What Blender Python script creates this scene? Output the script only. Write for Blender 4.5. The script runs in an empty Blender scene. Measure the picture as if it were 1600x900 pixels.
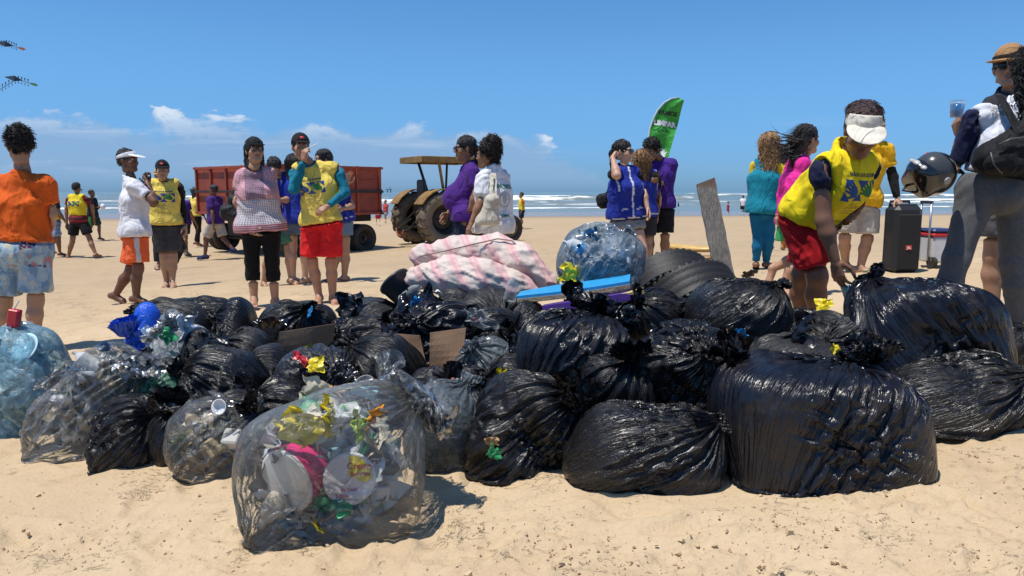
import bpy, bmesh, math, random
import numpy as np
from mathutils import Vector, Matrix
from mathutils.bvhtree import BVHTree
random.seed(7)
RNG = np.random.RandomState(11)
SC = bpy.context.scene
COL = SC.collection
R = math.radians

# ------------------------------------------------------------------ camera, sky, sun, exposure
CAM_Z = 1.0
FPX = 1155.0
PITCH = math.atan(150.0 / FPX)
cam = bpy.data.objects.new('camera', bpy.data.cameras.new('camera'))
COL.objects.link(cam)
cam.location = (0, 0, CAM_Z)
cam.rotation_euler = (math.pi / 2 - PITCH, 0, 0)
cam.data.sensor_width = 36
cam.data.lens = 36 * FPX / 1600
cam.data.clip_start = 0.05
cam.data.clip_end = 20000
SC.camera = cam

SUN_DIR = Vector((0.28, 0.16, -1.0)).normalized()          # the way the light travels
sun_el = math.asin(-SUN_DIR.z)
sun = bpy.data.objects.new('sun', bpy.data.lights.new('sun', 'SUN'))
COL.objects.link(sun)
sun.data.energy = 4.9
sun.data.angle = R(0.53)
sun.data.color = (1.0, 0.95, 0.87)
sun.rotation_euler = SUN_DIR.to_track_quat('-Z', 'Y').to_euler()

world = bpy.data.worlds.new('World')
SC.world = world
world.use_nodes = True
wn, wl = world.node_tree.nodes, world.node_tree.links
wn.clear()
def wnode(t, **kw):
    n = wn.new(t)
    for k, v in kw.items():
        setattr(n, k, v)
    return n
def wmath(op, a, b=None, clamp=False):
    n = wnode('ShaderNodeMath', operation=op, use_clamp=clamp)
    for i, v in enumerate((a, b)):
        if v is None: continue
        if isinstance(v, (int, float)): n.inputs[i].default_value = v
        else: wl.new(v, n.inputs[i])
    return n.outputs[0]
sky = wnode('ShaderNodeTexSky', sky_type='NISHITA')
sky.sun_disc = False
sky.sun_elevation = sun_el
sky.sun_rotation = math.atan2(-SUN_DIR.x, -SUN_DIR.y)
sky.altitude = 0
sky.air_density = 1.0
sky.dust_density = 0.35
sky.ozone_density = 2.2
tc = wnode('ShaderNodeTexCoord')
sep = wnode('ShaderNodeSeparateXYZ')
wl.new(tc.outputs['Generated'], sep.inputs[0])
el = wmath('MULTIPLY', wmath('ARCSINE', sep.outputs[2]), 57.2958)
az = wmath('MULTIPLY', wmath('ARCTAN2', sep.outputs[0], sep.outputs[1]), 57.2958)
def skynoise(su, sv, ou, ov, scale, detail, rough, dist=0.0):
    c = wnode('ShaderNodeCombineXYZ')
    wl.new(wmath('ADD', wmath('MULTIPLY', az, su), ou), c.inputs[0])
    wl.new(wmath('ADD', wmath('MULTIPLY', el, sv), ov), c.inputs[1])
    n = wnode('ShaderNodeTexNoise')
    n.inputs['Scale'].default_value = scale
    n.inputs['Detail'].default_value = detail
    n.inputs['Roughness'].default_value = rough
    n.inputs['Distortion'].default_value = dist
    wl.new(c.outputs[0], n.inputs['Vector'])
    return n.outputs['Fac']
def smooth(x, lo, hi):
    n = wnode('ShaderNodeMapRange', interpolation_type='SMOOTHSTEP')
    wl.new(x, n.inputs[0])
    n.inputs[1].default_value = lo; n.inputs[2].default_value = hi
    n.inputs[3].default_value = 0.0; n.inputs[4].default_value = 1.0
    return n.outputs[0]
CLOUD_AZ = -77.0                                                            # turns the cloud field about the zenith
big = skynoise(0.020, 0.0, 3.45 + CLOUD_AZ * 0.020, 0.0, 1.0, 1.0, 0.4)       # where banks stand along the horizon
puff = skynoise(0.17, 0.30, 8.3 + CLOUD_AZ * 0.17, 0.7, 1.0, 8.0, 0.58, 0.25)  # their billows
wisp = skynoise(0.05, 0.55, 2.3 + CLOUD_AZ * 0.05, 4.1, 1.0, 6.0, 0.6, 0.4)
top = wmath('MULTIPLY', smooth(big, 0.42, 0.57), 5.3)
edge = wmath('SUBTRACT', wmath('MULTIPLY', top, wmath('ADD', 0.15, wmath('MULTIPLY', puff, 1.65))), el)   # degrees below the crest
body = wmath('MULTIPLY', smooth(edge, 0.0, 1.1), smooth(el, -0.2, 1.6))
thin = wmath('MULTIPLY', smooth(wisp, 0.55, 0.75), wmath('MULTIPLY', smooth(el, 0.3, 1.5), wmath('SUBTRACT', 1.0, smooth(el, 2.5, 6.0))))
lit = wmath('MULTIPLY', smooth(edge, 0.0, 0.35), wmath('SUBTRACT', 1.0, smooth(edge, 0.7, 2.4)))
lit = wmath('MULTIPLY', wmath('MULTIPLY', lit, smooth(puff, 0.46, 0.62)), smooth(el, 0.6, 2.2))
dens = wmath('MAXIMUM', wmath('MULTIPLY', body, wmath('ADD', 0.48, wmath('MULTIPLY', wisp, 0.45))), wmath('MULTIPLY', lit, 0.95))
dens = wmath('MAXIMUM', dens, wmath('MULTIPLY', thin, 0.45))
ccol = wnode('ShaderNodeMix', data_type='RGBA')
wl.new(wmath('MAXIMUM', lit, wmath('MULTIPLY', smooth(wisp, 0.52, 0.72), 0.55)), ccol.inputs[0])
ccol.inputs[6].default_value = (2.6, 4.1, 6.3, 1)
ccol.inputs[7].default_value = (6.6, 7.5, 8.6, 1)
tint = wnode('ShaderNodeMix', data_type='RGBA')              # clear maritime air: a deeper blue than the stock sky
wl.new(smooth(el, -1.0, 11.0), tint.inputs[0])
tint.inputs[6].default_value = (0.30, 0.60, 1.22, 1)
tint.inputs[7].default_value = (0.52, 0.92, 1.27, 1)
hs = wnode('ShaderNodeMix', data_type='RGBA', blend_type='MULTIPLY')
hs.inputs[0].default_value = 1.0
wl.new(sky.outputs[0], hs.inputs[6]); wl.new(tint.outputs[2], hs.inputs[7])
mixc = wnode('ShaderNodeMix', data_type='RGBA')
wl.new(dens, mixc.inputs[0])
wl.new(hs.outputs[2], mixc.inputs[6])
wl.new(ccol.outputs[2], mixc.inputs[7])
bg = wnode('ShaderNodeBackground')
bg.inputs['Strength'].default_value = 0.101
wl.new(mixc.outputs[2], bg.inputs['Color'])
out = wnode('ShaderNodeOutputWorld')
wl.new(bg.outputs[0], out.inputs[0])

SC.view_settings.view_transform = 'Standard'
SC.view_settings.look = 'None'
SC.view_settings.exposure = 0.08
SC.view_settings.gamma = 1.0
SC.view_settings.use_curve_mapping = False
SC.render.engine = 'CYCLES'
SC.cycles.max_bounces = 8
SC.cycles.transparent_max_bounces = 20
SC.cycles.diffuse_bounces = 3
SC.cycles.glossy_bounces = 3
SC.cycles.use_denoising = True

# ------------------------------------------------------------------ measuring helpers
CF = np.array([0, math.cos(PITCH), -math.sin(PITCH)])
CU = np.array([0, math.sin(PITCH), math.cos(PITCH)])
CR = np.array([1.0, 0, 0])
def ray(px, py):
    return CF + CR * (px - 800) / FPX + CU * (450 - py) / FPX
def P(px, py, d):
    """world point seen at photo pixel (px,py) that lies d metres ahead of the camera"""
    v = ray(px, py)
    return np.array([0, 0, CAM_Z]) + v * (d / v[1])
def sstep(x, a, b):
    t = np.clip((x - a) / (b - a), 0, 1)
    return t * t * (3 - 2 * t)
def ground_z(x, y):
    x = np.asarray(x, float); y = np.asarray(y, float)
    z = 0.06 * np.clip(x, -9, 9) * np.exp(-(y / 22.0) ** 2)
    z = z - 0.40 * sstep(y, 8, 19)
    shore = y - 0.16 * x
    z = z - 0.42 * sstep(shore, 30, 62) - 0.9 * sstep(shore, 60, 130) - 2.0 * sstep(shore, 130, 400)
    return z
def ground_hit(px, py):
    v = ray(px, py); v = v / v[1]
    lo, hi = 0.5, 250.0
    f = lambda d: CAM_Z + v[2] * d - float(ground_z(v[0] * d, d))
    for _ in range(60):
        m = (lo + hi) / 2
        if f(m) > 0: lo = m
        else: hi = m
    return lo
def ppm(d):
    return FPX / d

# ------------------------------------------------------------------ noise
_perm = RNG.permutation(256); _perm = np.concatenate([_perm, _perm, _perm]).astype(np.int64)
_g3 = RNG.normal(size=(256, 3)); _g3 /= np.linalg.norm(_g3, axis=1)[:, None]
def pnoise(p):
    p = np.asarray(p, float)
    i = np.floor(p).astype(np.int64); f = p - i
    i &= 255
    w = f * f * f * (f * (f * 6 - 15) + 10)
    r = 0
    for dx in (0, 1):
        wx = w[:, 0] if dx else 1 - w[:, 0]
        for dy in (0, 1):
            wy = w[:, 1] if dy else 1 - w[:, 1]
            for dz in (0, 1):
                wz = w[:, 2] if dz else 1 - w[:, 2]
                h = _perm[_perm[_perm[i[:, 0] + dx] + i[:, 1] + dy] + i[:, 2] + dz]
                g = _g3[h]
                r = r + wx * wy * wz * (g[:, 0] * (f[:, 0] - dx) + g[:, 1] * (f[:, 1] - dy) + g[:, 2] * (f[:, 2] - dz))
    return r * 1.5
def fbm(p, oct=3, gain=0.5, lac=2.03):
    a, s, r = 1.0, 1.0, 0
    for k in range(oct):
        r = r + a * pnoise(p * s + 17.3 * k)
        a *= gain; s *= lac
    return r

# ------------------------------------------------------------------ objects and tags
def nrm(v):
    v = np.asarray(v, float)
    return v / (np.linalg.norm(v) + 1e-12)
def tag(o, label=None, cat=None, group=None, kind=None):
    if label: o['label'] = label
    if cat: o['category'] = cat
    if group: o['group'] = group
    if kind: o['kind'] = kind
    return o
def empty(name, loc, label=None, cat=None, group=None):
    o = bpy.data.objects.new(name, None)
    o.empty_display_size = 0.1
    COL.objects.link(o)
    o.location = Vector(loc)
    return tag(o, label, cat, group)
def wloc(o):
    v = Vector((0, 0, 0))
    while o is not None:
        v = v + o.location; o = o.parent
    return np.array(v)
def mesh_obj(name, verts, faces, mat, parent=None, smooth=True, col=None, loc=None, mats=None, fmat=None):
    """verts are WORLD coordinates; they are stored relative to the object's origin"""
    verts = np.asarray(verts, float)
    base = wloc(parent) if parent is not None else (np.asarray(loc, float) if loc is not None else verts.mean(0))
    me = bpy.data.meshes.new(name)
    faces = faces.tolist() if isinstance(faces, np.ndarray) else faces
    me.from_pydata((verts - base).tolist(), [], faces)
    if mats:
        for m in mats: me.materials.append(m)
        if fmat is not None: me.polygons.foreach_set('material_index', np.asarray(fmat, np.int32))
    elif mat: me.materials.append(mat)
    if smooth: me.polygons.foreach_set('use_smooth', np.ones(len(me.polygons), bool))
    if col is not None:
        a = me.color_attributes.new('Col', 'FLOAT_COLOR', 'POINT')
        c = np.ones((len(verts), 4)); c[:, :3] = col
        a.data.foreach_set('color', c.ravel())
    me.update()
    o = bpy.data.objects.new(name, me)
    COL.objects.link(o)
    if parent is not None: o.parent = parent
    else: o.location = Vector(base)
    return o
class MB:
    """collects simple shapes (world coordinates) into one mesh"""
    def __init__(s): s.v = []; s.f = []; s.c = []
    def add(s, v, f, c=None):
        n = len(s.v)
        s.v.extend([tuple(map(float, q)) for q in v]); s.f.extend([tuple(int(i) + n for i in q) for q in f])
        s.c.extend([c if c is not None else (1, 1, 1)] * len(v))
        return s
    def box(s, c, size, ax=None, bev=0.0, col=None):
        c = np.asarray(c, float); h = np.asarray(size, float) / 2
        ax = np.eye(3) if ax is None else np.asarray(ax, float)
        b = min(bev, h.min() * 0.9)
        if b <= 0:
            q = [(i, j, k) for i in (-1, 1) for j in (-1, 1) for k in (-1, 1)]
            v = [c + ax.T @ (np.array(t) * h) for t in q]
            return s.add(v, [(0, 1, 3, 2), (4, 6, 7, 5), (0, 4, 5, 1), (2, 3, 7, 6), (0, 2, 6, 4), (1, 5, 7, 3)], col)
        v = []; idx = {}
        for i in (-1, 1):
            for j in (-1, 1):
                for k in (-1, 1):
                    for a in range(3):
                        t = np.array([i, j, k], float) * (h - b); t[a] = (i, j, k)[a] * h[a]
                        idx[(i, j, k, a)] = len(v); v.append(c + ax.T @ t)
        F = []
        def q(*k): F.append([idx[t] for t in k])
        for a in range(3):
            o1, o2 = [t for t in range(3) if t != a]
            for sgn in (-1, 1):
                ring = []
                for (p_, q_) in ((-1, -1), (1, -1), (1, 1), (-1, 1)):
                    t = [0, 0, 0]; t[a] = sgn; t[o1] = p_; t[o2] = q_
                    ring.append((*t, a))
                q(*ring)
            for (p_, q_) in ((-1, -1), (1, -1), (1, 1), (-1, 1)):        # edges along axis a
                t0 = [0, 0, 0]; t0[o1] = p_; t0[o2] = q_
                t1 = list(t0); t0[a] = -1; t1[a] = 1
                q((*t0, o1), (*t1, o1), (*t1, o2), (*t0, o2))
        for i in (-1, 1):
            for j in (-1, 1):
                for k in (-1, 1):
                    q((i, j, k, 0), (i, j, k, 1), (i, j, k, 2))
        return s.add(v, F, col)
    def tube(s, pts, r, n=8, cap=True, col=None, up=None):
        pts = [np.asarray(p, float) for p in pts]; m = len(pts)
        rr = [r] * m if np.isscalar(r) else list(r)
        v = []; f = []; prev = None
        for i in range(m):
            t = nrm(pts[min(i + 1, m - 1)] - pts[max(i - 1, 0)])
            if prev is None:
                a = np.array([0, 0, 1.0]) if abs(t[2]) < 0.9 else np.array([1.0, 0, 0])
                prev = nrm(np.cross(t, a))
            e1 = nrm(prev - t * np.dot(prev, t)); prev = e1
            e2 = np.cross(t, e1)
            for k in range(n):
                a = 2 * math.pi * k / n
                v.append(pts[i] + rr[i] * (math.cos(a) * e1 + math.sin(a) * e2))
        for i in range(m - 1):
            for k in range(n):
                a, b = i * n + k, i * n + (k + 1) % n
                f.append((a, b, b + n, a + n))
        if cap:
            f.append(tuple(range(n - 1, -1, -1))); f.append(tuple(range((m - 1) * n, m * n)))
        return s.add(v, f, col)
    def lathe(s, prof, c, ax, n=24, closed=False, col=None, ring=False):
        """prof: (radius, height) pairs turned round axis ax through c"""
        c = np.asarray(c, float); ax = nrm(ax)
        a = np.array([0, 0, 1.0]) if abs(ax[2]) < 0.9 else np.array([1.0, 0, 0])
        e1 = nrm(np.cross(ax, a)); e2 = np.cross(ax, e1)
        m = len(prof); v = []; f = []
        for (r_, h_) in prof:
            for k in range(n):
                t = 2 * math.pi * k / n
                v.append(c + ax * h_ + r_ * (math.cos(t) * e1 + math.sin(t) * e2))
        for i in range(m if ring else m - 1):
            j = (i + 1) % m
            for k in range(n):
                f.append((i * n + k, i * n + (k + 1) % n, j * n + (k + 1) % n, j * n + k))
        if closed:
            f.append(tuple(range(n - 1, -1, -1))); f.append(tuple(range((m - 1) * n, m * n)))
        return s.add(v, f, col)
    def ball(s, c, r, n=10, m=7, col=None, ax=None):
        c = np.asarray(c, float); r = np.ones(3) * r if np.isscalar(r) else np.asarray(r, float)
        ax = np.eye(3) if ax is None else np.asarray(ax, float)
        v = [c + ax.T @ (r * np.array([0, 0, -1]))]; f = []
        for i in range(1, m):
            th = math.pi * i / m
            for k in range(n):
                ph = 2 * math.pi * k / n
                v.append(c + ax.T @ (r * np.array([math.sin(th) * math.cos(ph), math.sin(th) * math.sin(ph), -math.cos(th)])))
        v.append(c + ax.T @ (r * np.array([0, 0, 1])))
        for k in range(n): f.append((0, 1 + (k + 1) % n, 1 + k))
        for i in range(m - 2):
            for k in range(n):
                a, b = 1 + i * n + k, 1 + i * n + (k + 1) % n
                f.append((a, b, b + n, a + n))
        l = len(v) - 1
        for k in range(n): f.append((l, l - n + k, l - n + (k + 1) % n))
        return s.add(v, f, col)
    def build(s, name, mat, parent=None, smooth=False, loc=None, col=False):
        o = mesh_obj(name, s.v, s.f, mat, parent, smooth=smooth, loc=loc, col=np.array(s.c) if col else None)
        return o
def sharp(o, ang=35):
    """smooth faces but keep edges past the angle crisp"""
    o.data.polygons.foreach_set('use_smooth', np.ones(len(o.data.polygons), bool))
    try: o.data.set_sharp_from_angle(angle=R(ang))
    except Exception: pass
    return o

# ------------------------------------------------------------------ materials
def srgb(h):
    h = h.lstrip('#')
    c = [int(h[i:i + 2], 16) / 255 for i in (0, 2, 4)]
    return tuple(x / 12.92 if x <= 0.04045 else ((x + 0.055) / 1.055) ** 2.4 for x in c)
_mats = {}
class NT:
    def __init__(s, name):
        s.m = bpy.data.materials.new(name); s.m.use_nodes = True
        s.n = s.m.node_tree.nodes; s.l = s.m.node_tree.links
        s.b = s.n.get('Principled BSDF'); s.o = s.n.get('Material Output')
        s.tc = s.n.new('ShaderNodeTexCoord')
    def node(s, t, **kw):
        n = s.n.new(t)
        for k, v in kw.items(): setattr(n, k, v)
        return n
    def set(s, node, key, v):
        if hasattr(v, 'links') or isinstance(v, bpy.types.NodeSocket): s.l.new(v, node.inputs[key])
        else: node.inputs[key].default_value = v
    def noise(s, scale, detail=3, rough=0.5, vec=None, dist=0.0, out='Fac', stretch=None):
        n = s.node('ShaderNodeTexNoise')
        n.inputs['Scale'].default_value = scale; n.inputs['Detail'].default_value = detail
        n.inputs['Roughness'].default_value = rough; n.inputs['Distortion'].default_value = dist
        v = vec if vec is not None else s.tc.outputs['Object']
        if stretch is not None:
            mp = s.node('ShaderNodeMapping'); mp.inputs['Scale'].default_value = stretch
            s.l.new(v, mp.inputs[0]); v = mp.outputs[0]
        s.l.new(v, n.inputs['Vector'])
        return n.outputs[out]
    def ramp(s, x, lo, hi, a=0.0, b=1.0, smooth=True):
        n = s.node('ShaderNodeMapRange')
        if smooth: n.interpolation_type = 'SMOOTHSTEP'
        s.l.new(x, n.inputs[0])
        for i, v in ((1, lo), (2, hi), (3, a), (4, b)): n.inputs[i].default_value = v
        return n.outputs[0]
    def math(s, op, a, b=None):
        n = s.node('ShaderNodeMath', operation=op)
        for i, v in enumerate((a, b)):
            if v is None: continue
            s.set(n, i, v)
        return n.outputs[0]
    def mix(s, fac, a, b, mode='MIX'):
        n = s.node('ShaderNodeMix', data_type='RGBA', blend_type=mode)
        s.set(n, 0, fac)
        for i, v in ((6, a), (7, b)):
            if isinstance(v, tuple) and len(v) == 3: v = (*v, 1)
            s.set(n, i, v)
        return n.outputs[2]
    def bump(s, h, dist=0.005, strength=1.0, prev=None):
        n = s.node('ShaderNodeBump')
        n.inputs['Distance'].default_value = dist; n.inputs['Strength'].default_value = strength
        s.l.new(h, n.inputs['Height'])
        if prev is not None: s.l.new(prev, n.inputs['Normal'])
        return n.outputs[0]
    def attr(s, name='Col'):
        n = s.node('ShaderNodeAttribute'); n.attribute_name = name
        return n.outputs['Color']
    def fin(s, color=None, rough=None, normal=None, metal=None, spec=None, **kw):
        if color is not None: s.set(s.b, 'Base Color', (*color, 1) if isinstance(color, tuple) and len(color) == 3 else color)
        if rough is not None: s.set(s.b, 'Roughness', rough)
        if metal is not None: s.set(s.b, 'Metallic', metal)
        if spec is not None: s.set(s.b, 'Specular IOR Level', spec)
        if normal is not None: s.l.new(normal, s.b.inputs['Normal'])
        for k, v in kw.items(): s.set(s.b, k, v)
        return s.m
def cloth(col, rough=0.85, name='cloth', vcol=False, weave=900, fold=0.5):
    key = ('cloth', col, rough, vcol, fold)
    if key in _mats: return _mats[key]
    t = NT(name)
    c = t.attr() if vcol else (*col, 1)
    n = t.noise(9, 3)
    c = t.mix(t.ramp(n, 0.3, 0.75, 0.0, 0.22), c, (0, 0, 0, 1)) if not vcol else t.mix(t.ramp(n, 0.3, 0.75, 0.0, 0.12), c, (0, 0, 0, 1))
    fr = t.math('ABSOLUTE', t.math('SUBTRACT', t.noise(5.5, 2, 0.45, dist=1.1, stretch=(1.2, 1.2, 0.75)), 0.5))
    b1 = t.bump(t.noise(9, 2, 0.5, dist=0.6), 0.020 * fold, 1.0, t.bump(t.ramp(fr, 0.0, 0.13, 1.0, 0.0), 0.012 * fold))
    b2 = t.bump(t.noise(weave, 1), 0.0006, 0.6, b1)
    _mats[key] = t.fin(c, rough, b2, spec=0.2, **{'Sheen Weight': 0.03, 'Sheen Roughness': 0.5})
    return _mats[key]
def skin(col):
    key = ('skin', col)
    if key in _mats: return _mats[key]
    t = NT('skin')
    c = t.mix(t.ramp(t.noise(30, 4), 0.35, 0.7, 0, 0.25), (*col, 1), (col[0] * 0.72, col[1] * 0.62, col[2] * 0.58, 1))
    c = t.mix(t.attr('Col'), c, (*[min(1, x * 1.0) for x in (col[0] * 0.75, col[1] * 0.42, col[2] * 0.42)], 1))
    _mats[key] = t.fin(c, 0.48, t.bump(t.noise(220, 2), 0.0012), spec=0.35)
    return _mats[key]
def hairmat(col, curly=False):
    key = ('hair', col, curly)
    if key in _mats: return _mats[key]
    t = NT('hair')
    if curly:
        n = t.noise(55, 3, 0.6, dist=1.5)
        nb = t.bump(n, 0.02)
    else:
        n = t.noise(70, 4, 0.65, dist=0.3, stretch=(1.8, 1.8, 0.16))
        nb = t.bump(n, 0.014)
    c = t.mix(t.ramp(n, 0.35, 0.7), (col[0] * 0.5, col[1] * 0.5, col[2] * 0.5, 1), (*[min(1, x * 2.2) for x in col], 1))
    _mats[key] = t.fin(c, 0.42 if not curly else 0.7, nb, spec=0.5)
    return _mats[key]
def plain(name, col, rough=0.5, metal=0.0, var=0.15, scale=12, bump=0.0, spec=0.5, vcol=False, coat=0.0):
    key = ('plain', name, col, rough, metal, vcol)
    if key in _mats: return _mats[key]
    t = NT(name)
    n = t.noise(scale, 4, 0.6)
    c = t.attr() if vcol else (*col, 1)
    c = t.mix(t.ramp(n, 0.3, 0.75, 0, var), c, (0.02, 0.018, 0.015, 1))
    nb = t.bump(t.noise(scale * 8, 3), bump) if bump else None
    _mats[key] = t.fin(c, rough, nb, metal, spec, **({'Coat Weight': coat} if coat else {}))
    return _mats[key]
# ------------------------------------------------------------------ plastic film bags: a small cloth relaxation over a lumpy filling
def bag_mats():
    M = {}
    def black(name, col, rough, fine):
        t = NT(name)
        a = t.noise(26, 5, 0.6, dist=1.2)
        r = t.node('ShaderNodeTexNoise', noise_type='RIDGED_MULTIFRACTAL')
        r.inputs['Scale'].default_value = 7; r.inputs['Detail'].default_value = 4; r.inputs['Distortion'].default_value = 0.9
        t.l.new(t.tc.outputs['Object'], r.inputs['Vector'])
        fo = t.attr()
        s1 = t.noise(1.0, 4, 0.6, fo, 0.8, stretch=(15, 15, 5)); s2 = t.noise(1.0, 3, 0.6, fo, 0.5, stretch=(34, 34, 7))
        k1 = t.math('ABSOLUTE', t.math('SUBTRACT', s1, 0.5)); k2 = t.math('ABSOLUTE', t.math('SUBTRACT', s2, 0.5))
        b0 = t.bump(t.ramp(k1, 0.0, 0.10, 1.0, 0.0), 0.0046 * fine, 1.0, t.bump(t.ramp(k2, 0.0, 0.09, 1, 0), 0.0016 * fine, 0.8))
        b1 = t.bump(r.outputs[0], 0.0028 * fine, 1.0, b0)
        b2 = t.bump(a, 0.0030 * fine, 1.0, b1)
        dust = t.ramp(t.noise(6, 6, 0.7), 0.50, 0.78, 0, 0.16)
        c = t.mix(dust, (*col, 1), (0.30, 0.22, 0.13, 1))
        oi = t.node('ShaderNodeObjectInfo'); rr = t.math('ADD', t.ramp(t.noise(9, 3), 0.3, 0.75, rough - 0.07, rough + 0.10), t.math('MULTIPLY', oi.outputs['Random'], 0.12))
        return t.fin(c, rr, b2, spec=0.5)
    M['black'] = black('black_film', (0.009, 0.009, 0.011), 0.24, 1.0)
    M['gloss'] = black('glossy_black_film', (0.008, 0.008, 0.012), 0.16, 0.8)
    M['charcoal'] = black('charcoal_film', (0.024, 0.024, 0.026), 0.34, 1.0)
    def film(name, tint, body, solid, rough=0.25):
        t = NT(name)
        a = t.noise(24, 5, 0.6, dist=1.4)
        r = t.node('ShaderNodeTexNoise', noise_type='RIDGED_MULTIFRACTAL')
        r.inputs['Scale'].default_value = 8; r.inputs['Detail'].default_value = 4; r.inputs['Distortion'].default_value = 1.0
        t.l.new(t.tc.outputs['Object'], r.inputs['Vector'])
        nb = t.bump(a, 0.012, 1.0, t.bump(r.outputs[0], 0.010))
        tr = t.node('ShaderNodeBsdfTransparent'); tr.inputs[0].default_value = (*tint, 1)
        df = t.node('ShaderNodeBsdfDiffuse'); df.inputs[0].default_value = (*body, 1); t.l.new(nb, df.inputs['Normal'])
        tl = t.node('ShaderNodeBsdfTranslucent'); tl.inputs[0].default_value = (*body, 1)
        m0 = t.node('ShaderNodeMixShader'); m0.inputs[0].default_value = 0.45
        t.l.new(df.outputs[0], m0.inputs[1]); t.l.new(tl.outputs[0], m0.inputs[2])
        m1 = t.node('ShaderNodeMixShader')
        fac = t.math('ADD', t.ramp(a, 0.35, 0.75, solid * 0.6, solid * 1.5), 0.0)
        lw = t.node('ShaderNodeLayerWeight'); lw.inputs['Blend'].default_value = 0.35
        fac = t.math('ADD', fac, t.math('MULTIPLY', lw.outputs['Facing'], solid * 0.7))
        t.l.new(fac, m1.inputs[0])
        t.l.new(tr.outputs[0], m1.inputs[1]); t.l.new(m0.outputs[0], m1.inputs[2])
        gl = t.node('ShaderNodeBsdfGlossy'); gl.inputs['Roughness'].default_value = rough; t.l.new(nb, gl.inputs['Normal'])
        fr = t.node('ShaderNodeFresnel'); fr.inputs[0].default_value = 1.45; t.l.new(nb, fr.inputs['Normal'])
        m2 = t.node('ShaderNodeMixShader'); t.l.new(t.math('MULTIPLY', fr.outputs[0], 1.05), m2.inputs[0])
        t.l.new(m1.outputs[0], m2.inputs[1]); t.l.new(gl.outputs[0], m2.inputs[2])
        t.l.new(m2.outputs[0], t.o.inputs[0])
        return t.m
    M['clear'] = film('clear_film', (0.97, 0.98, 0.98), (0.86, 0.89, 0.90), 0.075)
    M['grey'] = film('grey_translucent_film', (0.62, 0.67, 0.69), (0.22, 0.26, 0.28), 0.50)
    M['smoke'] = film('smoky_film', (0.42, 0.43, 0.46), (0.04, 0.042, 0.05), 0.42)
    M['bluefilm'] = film('pale_blue_film', (0.80, 0.94, 0.98), (0.46, 0.78, 0.90), 0.36)
    M['greenfilm'] = film('pale_green_film', (0.55, 0.85, 0.65), (0.22, 0.50, 0.33), 0.6)
    M['whitefilm'] = film('milky_film', (0.88, 0.91, 0.92), (0.76, 0.80, 0.82), 0.40)
    M['bottlefilm'] = film('clear_blue_film', (0.90, 0.95, 0.98), (0.62, 0.74, 0.82), 0.20)
    t = NT('blue_film')
    M['bluebag'] = t.fin((0.015, 0.10, 0.62), 0.3, t.bump(t.noise(24, 5, 0.6, dist=1.2), 0.01))
    return M
BM = bag_mats()

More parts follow.
